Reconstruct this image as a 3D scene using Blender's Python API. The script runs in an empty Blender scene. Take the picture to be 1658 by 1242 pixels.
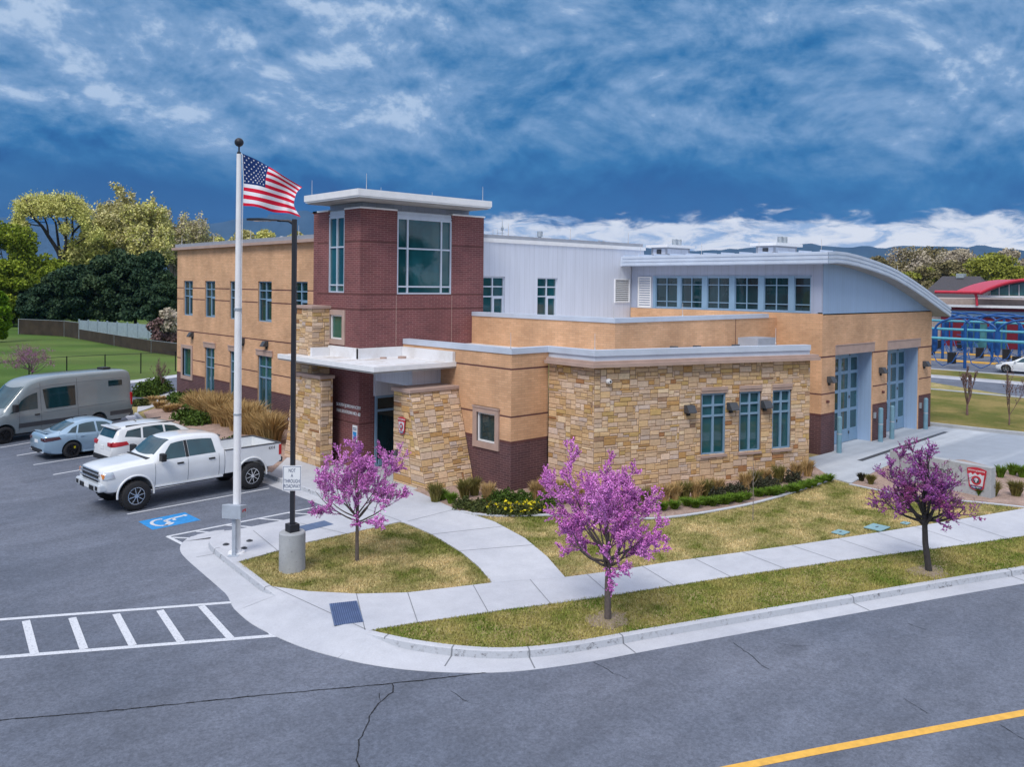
import bpy, bmesh, math, random
import numpy as np
from math import sin, cos, pi, radians, hypot, atan2, sqrt
from mathutils import Vector, Matrix
scene = bpy.context.scene
COL = scene.collection
# ------------------------------------------------------------------ camera
# world axes follow the building: +X runs along the front walls, +Y along the long side wall; camera stands at (0, 0, 7)
F_PX, CX_PX, CY_PX, PIT, ROL, YAW, HC = 1375.86, 829.0, 478.37, .0122, .0101, -.742, 7.0
fwd0 = Vector((-sin(YAW), cos(YAW), 0)); right0 = Vector((cos(YAW), sin(YAW), 0)); up0 = Vector((0, 0, 1))
c_r = right0*cos(ROL) + up0*(-sin(ROL))*1.0
def _inv(c):
    x, y, z = c
    x, z = x*cos(ROL) - z*sin(ROL), x*sin(ROL) + z*cos(ROL)
    y, z = y*cos(PIT) + z*sin(PIT), -y*sin(PIT) + z*cos(PIT)
    x, y = x*cos(YAW) - y*sin(YAW), x*sin(YAW) + y*cos(YAW)
    return Vector((x, y, z))
Rc, Fc, Uc = _inv((1, 0, 0)), _inv((0, 1, 0)), _inv((0, 0, 1))
cam_d = bpy.data.cameras.new('camera'); cam = bpy.data.objects.new('camera', cam_d); COL.objects.link(cam)
cam.matrix_world = Matrix(((Rc.x, Uc.x, -Fc.x, 0), (Rc.y, Uc.y, -Fc.y, 0), (Rc.z, Uc.z, -Fc.z, HC), (0, 0, 0, 1)))
cam_d.sensor_width = 36; cam_d.lens = F_PX/1658*36; cam_d.shift_y = (CY_PX - 621)/1658
cam_d.clip_start = .1; cam_d.clip_end = 30000
scene.camera = cam
# ------------------------------------------------------------------ light
SUN_AZ = radians(205)      # azimuth the light comes from (world axes), high and very soft: overcast
SUN_EL = radians(52)
sun_d = bpy.data.lights.new('sun', 'SUN'); sun_d.energy = 1.5; sun_d.angle = radians(22); sun_d.color = (1, .95, .88)
sun = bpy.data.objects.new('sun', sun_d); COL.objects.link(sun)
sv = Vector((cos(SUN_AZ)*cos(SUN_EL), sin(SUN_AZ)*cos(SUN_EL), sin(SUN_EL)))
sun.rotation_euler = sv.to_track_quat('Z', 'Y').to_euler()
scene.view_settings.view_transform = 'Standard'; scene.view_settings.look = 'None'
scene.view_settings.gamma = 1; scene.view_settings.use_curve_mapping = False
scene.view_settings.exposure = .64
try:
    scene.cycles.max_bounces = 5; scene.cycles.diffuse_bounces = 3; scene.cycles.use_denoising = True
    scene.cycles.sample_clamp_indirect = 6
except Exception: pass
W = bpy.data.worlds.new('World'); scene.world = W; W.use_nodes = True
nt = W.node_tree; N = nt.nodes; Lk = nt.links
N.clear()
def wn(t, **k):
    n = N.new(t)
    for a, b in k.items(): setattr(n, a, b)
    return n
def wmath(op, a, b=None, c=None, clamp=False):
    n = wn('ShaderNodeMath', operation=op, use_clamp=clamp)
    for i, v in enumerate((a, b, c)):
        if v is None: continue
        if isinstance(v, (int, float)): n.inputs[i].default_value = v
        else: Lk.new(v, n.inputs[i])
    return n.outputs[0]
def wmix(f, a, b):
    n = wn('ShaderNodeMix', data_type='RGBA', clamp_factor=True)
    for i, v in ((0, f), (6, a), (7, b)):
        if isinstance(v, (int, float)): n.inputs[i].default_value = v
        elif isinstance(v, tuple): n.inputs[i].default_value = v + (1,)
        else: Lk.new(v, n.inputs[i])
    return n.outputs[2]
def wramp(v, a, b, smooth=True):
    n = wn('ShaderNodeMapRange', interpolation_type='SMOOTHERSTEP' if smooth else 'LINEAR'); Lk.new(v, n.inputs[0])
    n.inputs[1].default_value = a; n.inputs[2].default_value = b
    return n.outputs[0]
tc = wn('ShaderNodeTexCoord'); sep = wn('ShaderNodeSeparateXYZ'); Lk.new(tc.outputs['Generated'], sep.inputs[0])
dx, dy, dz = sep.outputs
zc = wmath('MAXIMUM', dz, 0.0)
den = wmath('ADD', zc, .30)
comb = wn('ShaderNodeCombineXYZ')
Lk.new(wmath('DIVIDE', dx, den), comb.inputs[0]); Lk.new(wmath('DIVIDE', dy, den), comb.inputs[1]); Lk.new(wmath('MULTIPLY', zc, 4.0), comb.inputs[2])
def wnoise(scale, det=6, rough=.55, off=(0, 0, 0), dist=0.0, vec=None):
    m = wn('ShaderNodeMapping'); m.inputs['Location'].default_value = off; Lk.new(vec or comb.outputs[0], m.inputs[0])
    n = wn('ShaderNodeTexNoise'); n.inputs['Scale'].default_value = scale; n.inputs['Detail'].default_value = det
    n.inputs['Roughness'].default_value = rough; n.inputs['Distortion'].default_value = dist
    Lk.new(m.outputs[0], n.inputs['Vector']); return n.outputs[0]
# azimuth of the viewing direction measured on world axes (0 = towards the fire station, + = towards the garage)
fx, fy, rx, ry = -sin(YAW), cos(YAW), cos(YAW), sin(YAW)
dfw = wmath('ADD', wmath('MULTIPLY', dx, fx), wmath('MULTIPLY', dy, fy))
drt = wmath('ADD', wmath('MULTIPLY', dx, rx), wmath('MULTIPLY', dy, ry))
az = wmath('ARCTAN2', drt, dfw)
n_big = wnoise(1.1, 3, .5, (3.1, 1.7, .4), .3)
n_mid = wnoise(2.4, 9, .56, (1.3, 4.2, .7), .35)
n_fin = wnoise(8, 7, .6, (7.3, 2.2, .1), .3)
n_low = wnoise(6.0, 9, .6, (.3, 8.2, .5), .35)
pv_ = wn('ShaderNodeCombineXYZ'); Lk.new(dx, pv_.inputs[0]); Lk.new(dy, pv_.inputs[1]); Lk.new(wmath('MULTIPLY', dz, 1.7), pv_.inputs[2]); pv_ = pv_.outputs[0]
c_a = wnoise(2.0, 11, .55, (1.3, 4.2, .7), .35, pv_); c_b = wnoise(2.0, 11, .55, (1.3, 4.2, .74), .35, pv_)       # same field sampled a little higher: lit tops, dark undersides
c_c = wnoise(6.5, 10, .62, (4.3, 1.2, .2), .25, pv_); c_d = wnoise(6.5, 10, .62, (4.3, 1.2, .222), .25, pv_)
relief = wmath('ADD', wmath('MULTIPLY', wmath('SUBTRACT', c_a, c_b), 3.0), wmath('MULTIPLY', wmath('SUBTRACT', c_c, c_d), 2.3))
bil = wmath('ADD', wmath('MULTIPLY', wmath('ABSOLUTE', wmath('SUBTRACT', wnoise(3.6, 5, .5, (2.2, .4, 3.1), .2, pv_), .5)), 1.3), wmath('MULTIPLY', wmath('ABSOLUTE', wmath('SUBTRACT', wnoise(8.0, 6, .55, (.2, 1.4, 2.1), .2, pv_), .5)), .8))
relief = wmath('ADD', wmath('MULTIPLY', relief, .85), wmath('MULTIPLY', wmath('SUBTRACT', bil, .17), .72))
macro = wramp(wmath('ADD', wmath('MULTIPLY', c_a, .60), wmath('MULTIPLY', n_big, .40)), .36, .66, False)
lift = wramp(wmath('ADD', dz, wmath('MULTIPLY', wmath('SUBTRACT', c_a, .5), .16)), .06, .20)
tone = wmath('ADD', wmath('MULTIPLY', macro, .40), wmath('ADD', wmath('MULTIPLY', lift, .47), wmath('MULTIPLY', relief, wmath('ADD', .35, wmath('MULTIPLY', lift, .65)))))
tone = wmath('ADD', tone, .02, None, True)
cr = wn('ShaderNodeValToRGB'); Lk.new(tone, cr.inputs[0])
e = cr.color_ramp.elements
e[0].position = 0; e[0].color = (.0, .055, .23, 1)
e[1].position = 1; e[1].color = (.46, .58, .76, 1)
for p, c in ((.18, (.0, .080, .27)), (.38, (.018, .145, .36)), (.60, (.095, .235, .45)), (.84, (.22, .36, .58))):
    x = cr.color_ramp.elements.new(p); x.color = c + (1,)
deck = cr.outputs[0]
# darker towards the left of the place
leftd = wmath('MULTIPLY', wramp(az, .15, -.55), wramp(dz, .17, .05))
deck = wmix(wmath('MULTIPLY', leftd, .75), deck, (.0, .040, .165))
# clear bright strip under the cloud base, right half
edge = wmath('ADD', .078, wmath('MULTIPLY', wmath('SUBTRACT', n_low, .5), .075))
strip = wmath('MULTIPLY', wramp(wmath('SUBTRACT', edge, dz), -.006, .012), wramp(az, -.16, .02))
sc_n = wnoise(7, 9, .65, (5.3, 1.2, .9), .5)
bright = wmix(wramp(sc_n, .34, .58), (.40, .52, .74), (1.02, 1.0, 1.0))
col = wmix(strip, deck, bright)
# paler, brighter overcast overhead and behind the camera
col = wmix(wramp(dz, .30, .62), col, (.92, .98, 1.18))
back = wmath('MULTIPLY', wramp(dfw, .35, -.5), .75)
col = wmix(back, col, (.56, .64, .80))
col = wmix(wramp(dz, 0, -.05), col, (.10, .12, .10))
sky = wn('ShaderNodeTexSky', sky_type='NISHITA', sun_disc=False); sky.sun_elevation = SUN_EL; sky.sun_rotation = pi/2 - SUN_AZ
bg1 = wn('ShaderNodeBackground'); Lk.new(sky.outputs[0], bg1.inputs[0]); bg1.inputs[1].default_value = .05
bg2 = wn('ShaderNodeBackground'); Lk.new(col, bg2.inputs[0]); bg2.inputs[1].default_value = .70
mx = wn('ShaderNodeMixShader'); mx.inputs[0].default_value = .93
Lk.new(bg1.outputs[0], mx.inputs[1]); Lk.new(bg2.outputs[0], mx.inputs[2])
wo = wn('ShaderNodeOutputWorld'); Lk.new(mx.outputs[0], wo.inputs[0])

# ------------------------------------------------------------------ pixel (1658 x 1242 photo) -> plan helpers
def pdir(px, py): return _inv(((px - CX_PX)/F_PX, 1.0, -(py - CY_PX)/F_PX))
def G(px, py, z=0.0):
    d = pdir(px, py); t = (z - HC)/d.z
    return Vector((d.x*t, d.y*t, z))
def onX(px, py, X):
    d = pdir(px, py); t = X/d.x; return Vector((X, d.y*t, HC + d.z*t))
def onY(px, py, Y):
    d = pdir(px, py); t = Y/d.y; return Vector((d.x*t, Y, HC + d.z*t))
def far(px, py, dist):      # a point seen at that bearing, dist metres ahead
    d = pdir(px, py); f = d.x*fwd0.x + d.y*fwd0.y
    return Vector((d.x*dist/f, d.y*dist/f, HC + d.z*dist/f))
# ------------------------------------------------------------------ materials
MATS = {}
class Mt:
    def __init__(s, name):
        s.m = bpy.data.materials.new(name); s.m.use_nodes = True; MATS[name] = s.m
        s.t = s.m.node_tree; s.b = s.t.nodes['Principled BSDF']
    def n(s, t, **k):
        n = s.t.nodes.new(t)
        for a, b in k.items(): setattr(n, a, b)
        return n
    def l(s, a, b): s.t.links.new(a, b)
    def coord(s, kind='Object', scale=(1, 1, 1)):
        c = s.n('ShaderNodeTexCoord'); m = s.n('ShaderNodeMapping'); m.inputs['Scale'].default_value = scale
        s.l(c.outputs[kind], m.inputs[0]); return m.outputs[0]
    def noise(s, scale, det=4, rough=.55, co='Object', sc=(1, 1, 1), dist=0):
        n = s.n('ShaderNodeTexNoise'); n.inputs['Scale'].default_value = scale; n.inputs['Detail'].default_value = det
        n.inputs['Roughness'].default_value = rough; n.inputs['Distortion'].default_value = dist
        s.l(s.coord(co, sc), n.inputs['Vector']); return n.outputs[0]
    def rng(s, v, a, b, c=0., d=1.):
        n = s.n('ShaderNodeMapRange'); s.l(v, n.inputs[0])
        for i, x in enumerate((a, b, c, d)): n.inputs[i+1].default_value = x
        return n.outputs[0]
    def mix(s, f, a, b, mode='MIX'):
        n = s.n('ShaderNodeMix', data_type='RGBA', blend_type=mode)
        for i, v in ((0, f), (6, a), (7, b)):
            if isinstance(v, (int, float)): n.inputs[i].default_value = v
            elif isinstance(v, tuple): n.inputs[i].default_value = v[:3] + (1,)
            else: s.l(v, n.inputs[i])
        return n.outputs[2]
    def ramp(s, v, pts):
        n = s.n('ShaderNodeValToRGB'); s.l(v, n.inputs[0]); el = n.color_ramp.elements
        el[0].position = pts[0][0]; el[0].color = pts[0][1] + (1,)
        el[1].position = pts[-1][0]; el[1].color = pts[-1][1] + (1,)
        for p, c in pts[1:-1]: x = el.new(p); x.color = c + (1,)
        return n.outputs[0]
    def base(s, c):
        if isinstance(c, tuple): s.b.inputs['Base Color'].default_value = c + (1,)
        else: s.l(c, s.b.inputs['Base Color'])
        return s
    def set(s, rough=.7, metal=0, spec=.5, coat=0):
        s.b.inputs['Roughness'].default_value = rough; s.b.inputs['Metallic'].default_value = metal
        s.b.inputs['Specular IOR Level'].default_value = spec; s.b.inputs['Coat Weight'].default_value = coat
        s.b.inputs['Coat Roughness'].default_value = .04
        return s
    def bump(s, h, strength=.3, dist=.01):
        n = s.n('ShaderNodeBump'); n.inputs['Strength'].default_value = strength; n.inputs['Distance'].default_value = dist
        s.l(h, n.inputs['Height']); s.l(n.outputs[0], s.b.inputs['Normal']); return s
def simple(name, c, rough=.6, metal=0, var=.12, scale=3., spec=.5, coat=0):
    m = Mt(name); n = m.noise(scale, 5)
    lo = tuple(x*(1-var) for x in c); hi = tuple(min(1, x*(1+var)) for x in c)
    m.base(m.mix(m.rng(n, .3, .7), lo, hi)); m.set(rough, metal, spec, coat); return m.m
def brick(name, c1, c2, mortar, squash=1.0, big=.17):
    m = Mt(name); co = m.coord('UV')
    b = m.n('ShaderNodeTexBrick'); m.l(co, b.inputs['Vector'])
    b.inputs['Scale'].default_value = 1; b.inputs['Brick Width'].default_value = .305; b.inputs['Row Height'].default_value = .0813
    b.inputs['Mortar Size'].default_value = .0075; b.inputs['Mortar Smooth'].default_value = .2; b.inputs['Bias'].default_value = 0
    b.inputs['Color1'].default_value = c1 + (1,); b.inputs['Color2'].default_value = c2 + (1,); b.inputs['Mortar'].default_value = mortar + (1,)
    v = m.noise(.7, 5, .6, 'UV'); st = m.noise(.5, 4, .6, 'UV', (3, .35, 1))
    k = m.rng(v, .3, .7, 1-big, 1+big); k2 = m.rng(st, .35, .7, 1.04, .93)
    c = m.mix(1.0, b.outputs[0], k, 'MULTIPLY'); c = m.mix(1.0, c, k2, 'MULTIPLY')
    m.base(c); m.set(.85, 0, .3); m.bump(b.outputs['Fac'], -.25, .006); return m.m
brick('brick_tan', (.63, .365, .205), (.72, .435, .255), (.52, .32, .20))
brick('brick_band', (.115, .045, .045), (.14, .055, .05), (.11, .06, .055))
brick('brick_dark', (.090, .046, .052), (.125, .060, .064), (.21, .135, .135))
brick('brick_red', (.160, .058, .060), (.215, .076, .076), (.33, .19, .18))
simple('cast_stone', (.44, .315, .265), .85, var=.10, scale=2.)
simple('mortar', (.26, .17, .12), .95)
simple('white_trim', (.84, .84, .85), .45, var=.05)
simple('alu', (.64, .70, .80), .4, metal=.25, var=.06)
simple('alu_blue', (.22, .35, .49), .4, metal=.05, var=.05)
simple('grey_trim', (.36, .38, .43), .5, metal=.2, var=.07)
simple('roof_trim', (.57, .64, .75), .42, metal=.1, var=.08, scale=1.2)
simple('dark_metal', (.025, .027, .035), .45, metal=.3)
simple('dark_grey', (.06, .065, .075), .5)
simple('galv', (.45, .5, .55), .45, metal=.5, var=.15)
simple('soffit', (.34, .33, .32), .8)
simple('rod', (.62, .60, .60), .5, metal=.2)
simple('bollard', (.16, .30, .38), .5, var=.12)
simple('black', (.012, .012, .014), .55)
simple('tyre', (.018, .018, .020), .85, scale=20)
simple('chrome', (.7, .72, .75), .18, metal=.9)
simple('rim_dark', (.03, .03, .035), .3, metal=.6)
simple('rim_bright', (.65, .67, .70), .25, metal=.8)
simple('red_plastic', (.45, .010, .018), .25, coat=.5)
simple('amber', (.85, .28, .05), .25, coat=.5)
simple('lamp_clear', (.55, .6, .65), .1, metal=.4)
m = Mt('white_paint'); n1 = m.noise(26, 5, .8); m.base(m.mix(m.rng(n1, .52, .66), (.64, .66, .70), (.30, .32, .36))).set(.75)
simple('yellow_paint', (.78, .43, .07), .7, var=.12, scale=9)
simple('blue_paint', (.02, .25, .60), .7, var=.15, scale=9)
simple('sign_white', (.80, .82, .84), .4, var=.03)
simple('sign_ink', (.02, .05, .16), .5)
simple('red_ink', (.50, .03, .05), .4)
simple('silver_ink', (.62, .64, .68), .4)
simple('grate', (.10, .15, .26), .7, var=.2)
simple('pipe_blue', (.01, .085, .30), .4)
simple('pipe_teal', (.10, .38, .48), .4)
simple('red_metal', (.58, .03, .06), .4)
simple('dark_red', (.17, .008, .02), .5)
simple('tan_wall', (.40, .33, .29), .85)
simple('box_grey', (.42, .47, .54), .5, metal=.1)
simple('vinyl', (.30, .38, .44), .6)
simple('utility', (.22, .38, .42), .6)
def siding(name, c, pitch=.3):
    m = Mt(name); co = m.n('ShaderNodeTexCoord'); sp = m.n('ShaderNodeSeparateXYZ'); m.l(co.outputs['UV'], sp.inputs[0])
    mo = m.n('ShaderNodeMath', operation='FRACT'); dv = m.n('ShaderNodeMath', operation='DIVIDE'); m.l(sp.outputs[0], dv.inputs[0]); dv.inputs[1].default_value = pitch
    m.l(dv.outputs[0], mo.inputs[0]); g = m.rng(mo.outputs[0], 0, .10, 1, 0)
    st = m.noise(1.2, 5, .6, 'UV', (2.5, .25, 1)); k = m.rng(st, .3, .7, .93, 1.05)
    c0 = m.mix(m.rng(g, 0, 1, 0, .45), c, tuple(x*.55 for x in c)); m.base(m.mix(1.0, c0, k, 'MULTIPLY'))
    m.set(.45, .1, .5); m.bump(g, -.6, .02); return m.m
siding('siding_light', (.68, .71, .80)); siding('siding_blue', (.34, .47, .66), .2); siding('siding_grey', (.40, .45, .58), .38)
def glass(name, c, rough=.04):
    m = Mt(name); v = m.noise(.9, 2, .5, 'Object', (1.5, 1.5, .6)); m.base(m.mix(m.rng(v, .3, .7), tuple(x*.6 for x in c), tuple(min(1, x*1.35) for x in c))); m.set(rough, 0, .7, .25)
    n = m.noise(.9, 3); m.bump(n, .012, .3); return m.m
glass('glass', (.010, .075, .090)); glass('glass_green', (.015, .085, .060)); glass('glass_dark', (.006, .032, .040)); glass('car_glass', (.015, .055, .07))
glass('glass_teal', (.05, .18, .20))
m = Mt('blind'); m.base((.20, .30, .30)).set(.7)
def paint(name, c, metal=0.):
    m = Mt(name); n = m.noise(2, 3); m.base(m.mix(m.rng(n, .3, .7), tuple(x*.95 for x in c), tuple(min(1, x*1.04) for x in c)))
    m.set(.28, metal, .5, .8); return m.m
paint('paint_white', (.76, .78, .80)); paint('paint_grey', (.22, .265, .285)); paint('paint_blue', (.33, .47, .60), .3); paint('paint_silver', (.62, .66, .70), .1)
paint('paint_black', (.015, .017, .02))
# stone: colour per stone is stored on the mesh
m = Mt('stone'); a = m.n('ShaderNodeAttribute', attribute_name='stone'); n1 = m.noise(9, 6, .65); n2 = m.noise(2.2, 4)
c = m.mix(1.0, a.outputs[0], m.rng(n1, .25, .75, .80, 1.16), 'MULTIPLY'); c = m.mix(m.rng(n2, .62, .75, 0, .35), c, (.42, .22, .09))
m.base(c).set(.9, 0, .25); m.bump(n1, .5, .012)
# ground
m = Mt('asphalt'); n1 = m.noise(.16, 6, .6); n2 = m.noise(17, 6, .85); n3 = m.noise(.9, 5, .62, 'Object', (.35, 1.2, 1)); n4 = m.noise(3.5, 6, .7)
c = m.mix(m.rng(n1, .32, .68), (.110, .128, .168), (.158, .174, .216)); c = m.mix(1.0, c, m.rng(n3, .3, .7, .84, 1.14), 'MULTIPLY')
c = m.mix(1.0, c, m.rng(n2, .34, .66, .62, 1.40), 'MULTIPLY'); c = m.mix(1.0, c, m.rng(n4, .3, .72, .88, 1.08), 'MULTIPLY')
n5 = m.noise(.75, 4, .55, 'Object', (1, 1.6, 1)); c = m.mix(1.0, c, m.rng(n5, .60, .74, 1.0, .80), 'MULTIPLY'); n6 = m.noise(.42, 2, .5, 'Object', (.25, 2.2, 1)); c = m.mix(1.0, c, m.rng(n6, .3, .7, 1.06, .93), 'MULTIPLY')
m.base(c).set(.82, 0, .35); m.bump(n2, .5, .006)
m = Mt('concrete'); n1 = m.noise(.35, 6, .6); n2 = m.noise(30, 4, .6); n3 = m.noise(2.3, 7, .7)
c = m.mix(m.rng(n1, .32, .68), (.47, .485, .53), (.57, .58, .615)); c = m.mix(1.0, c, m.rng(n2, .3, .7, .93, 1.05), 'MULTIPLY'); c = m.mix(1.0, c, m.rng(n3, .35, .75, 1.04, .90), 'MULTIPLY')
m.base(c).set(.88, 0, .3); m.bump(n2, .25, .004)
m = Mt('concrete_old'); n1 = m.noise(1.3, 6, .7); n2 = m.noise(14, 6, .7)
c = m.mix(m.rng(n1, .3, .7), (.33, .345, .36), (.47, .485, .50)); c = m.mix(m.rng(n2, .57, .70, 0, .6), c, (.16, .16, .16))
m.base(c).set(.9, 0, .3); m.bump(n2, .4, .006)
def streaky(name):
    m = Mt(name); n1 = m.noise(.30, 4, .5, 'Object', (.12, 1.9, 1)); n2 = m.noise(25, 4); n3 = m.noise(1.4, 5)
    c = m.mix(m.rng(n1, .42, .60), (.34, .38, .44), (.52, .56, .61)); c = m.mix(1.0, c, m.rng(n2, .3, .7, .93, 1.06), 'MULTIPLY'); c = m.mix(1.0, c, m.rng(n3, .3, .7, .93, 1.05), 'MULTIPLY')
    m.base(c).set(.8, 0, .35); return m.m
streaky('apron')
simple('joint', (.20, .21, .23), .95); simple('crack', (.022, .024, .03), .95)
m = Mt('membrane'); n1 = m.noise(.9, 6, .7); n2 = m.noise(6, 5, .6)
c = m.mix(m.rng(n1, .48, .66), (.76, .76, .78), (.50, .43, .37)); m.base(m.mix(1.0, c, m.rng(n2, .3, .7, .93, 1.05), 'MULTIPLY')).set(.7)
m = Mt('membrane_clean'); n1 = m.noise(.9, 6, .7); m.base(m.mix(m.rng(n1, .45, .75), (.78, .78, .80), (.62, .60, .58))).set(.7)
def lawn(name, g1, g2, y1, y2, lo, hi, sc=.9, stripe=None):
    m = Mt(name); n1 = m.noise(sc, 6, .62); n2 = m.noise(22, 5, .7, 'Object', (1, 1, 1)); n3 = m.noise(5, 5, .65)
    grn = m.mix(m.rng(n3, .3, .7), g1, g2); yel = m.mix(m.rng(n3, .3, .7), y1, y2)
    c = m.mix(m.rng(n1, lo, hi), grn, yel); c = m.mix(1.0, c, m.rng(n2, .25, .75, .62, 1.35), 'MULTIPLY')
    if stripe:
        co = m.coord('Object'); w = m.n('ShaderNodeTexWave', wave_type='BANDS', bands_direction='DIAGONAL'); w.inputs['Scale'].default_value = stripe; w.inputs['Distortion'].default_value = 1.2
        w.inputs['Detail'].default_value = 2
        m.l(co, w.inputs[0]); c = m.mix(1.0, c, m.rng(w.outputs[1], .2, .8, .90, 1.12), 'MULTIPLY')
    m.base(c).set(.95, 0, .15); m.bump(n2, .9, .03); return m.m
lawn('lawn_dry', (.16, .165, .030), (.20, .20, .045), (.36, .28, .12), (.54, .43, .23), .36, .62, .75)
lawn('lawn_green', (.12, .17, .025), (.17, .21, .038), (.32, .26, .085), (.44, .35, .14), .50, .72, .8)
lawn('lawn_far', (.055, .115, .018), (.085, .15, .028), (.13, .18, .045), (.18, .20, .07), .42, .72, .05, .05)
lawn('lawn_side', (.10, .12, .022), (.15, .15, .035), (.23, .18, .06), (.32, .25, .09), .42, .62, .25)
m = Mt('mulch'); n1 = m.noise(28, 5, .75); n2 = m.noise(2, 4)
c = m.mix(m.rng(n1, .3, .7), (.24, .15, .12), (.62, .46, .38)); m.base(m.mix(1.0, c, m.rng(n2, .3, .7, .8, 1.15), 'MULTIPLY')).set(.95); m.bump(n1, 1.0, .03)
m = Mt('dirt'); n1 = m.noise(14, 5, .75); m.base(m.mix(m.rng(n1, .3, .7), (.20, .15, .10), (.42, .33, .25))).set(.95); m.bump(n1, .8, .03)
def leafy(name, a, b, rough=.7, sc=1.3, trans=.25):
    m = Mt(name); n = m.noise(sc, 4, .6); g = m.n('ShaderNodeNewGeometry')
    c = m.mix(m.rng(n, *((.38, .62) if name.startswith('blade') else (.3, .7))), a, b); c = m.mix(1.0, c, m.rng(g.outputs['Random Per Island'], 0, 1, .70, 1.35), 'MULTIPLY')
    m.base(c).set(rough, 0, .2); return m.m
leafy('blossom', (.56, .13, .50), (.86, .36, .80), sc=1.2); leafy('blossom_dark', (.30, .045, .18), (.42, .14, .52), sc=2.5); leafy('blossom_far', (.25, .12, .42), (.36, .19, .55))
leafy('pine', (.016, .045, .028), (.052, .092, .040), sc=.45); leafy('pine_light', (.026, .062, .034), (.075, .115, .048), sc=.45); leafy('spring_green', (.16, .22, .014), (.27, .32, .03), sc=.4); leafy('willow', (.52, .54, .13), (.68, .62, .24), sc=.3)
leafy('willow_pale', (.60, .53, .32), (.52, .50, .17), sc=.3); leafy('bare', (.40, .34, .29), (.48, .42, .28), sc=.3); leafy('hedge_bright', (.10, .20, .008), (.18, .30, .015), sc=.8)
leafy('shrub_green', (.045, .09, .015), (.09, .14, .02), sc=2); leafy('shrub_dark', (.03, .04, .02), (.07, .06, .04), sc=2); leafy('grass_gold', (.36, .23, .09), (.50, .35, .16), sc=2)
leafy('grass_bright', (.08, .15, .012), (.13, .21, .02), sc=2); leafy('grass_olive', (.20, .16, .05), (.12, .13, .03), sc=2); leafy('juniper', (.045, .065, .02), (.11, .12, .03), sc=3)
leafy('yellow_bloom', (.62, .52, .02), (.70, .60, .03)); leafy('twig', (.16, .10, .10), (.24, .15, .14))
leafy('blade_dry', (.17, .20, .04), (.66, .52, .26), sc=.75); leafy('blade_green', (.15, .21, .03), (.42, .36, .12), sc=.9)
leafy('far_olive', (.20, .18, .08), (.28, .23, .12), sc=.05); leafy('far_green', (.22, .25, .03), (.32, .32, .055), sc=.06)
simple('bark', (.13, .105, .095), .95, var=.25, scale=14); simple('bark_dark', (.05, .045, .045), .95, var=.25, scale=14); simple('bark_pale', (.24, .20, .18), .95, var=.25, scale=14)
simple('mountain_left', (.03, .05, .07), 1.0, var=.4, scale=.004); simple('mountain_right', (.03, .05, .07), 1.0, var=.25, scale=.004)
simple('shade_cloth', (.042, .030, .020), .95, var=.4, scale=.8); simple('tan_rock', (.38, .33, .27), .95)
simple('roof_shingle', (.08, .075, .085), .95); simple('interior', (.02, .03, .035), .9)
MT = MATS
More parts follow.
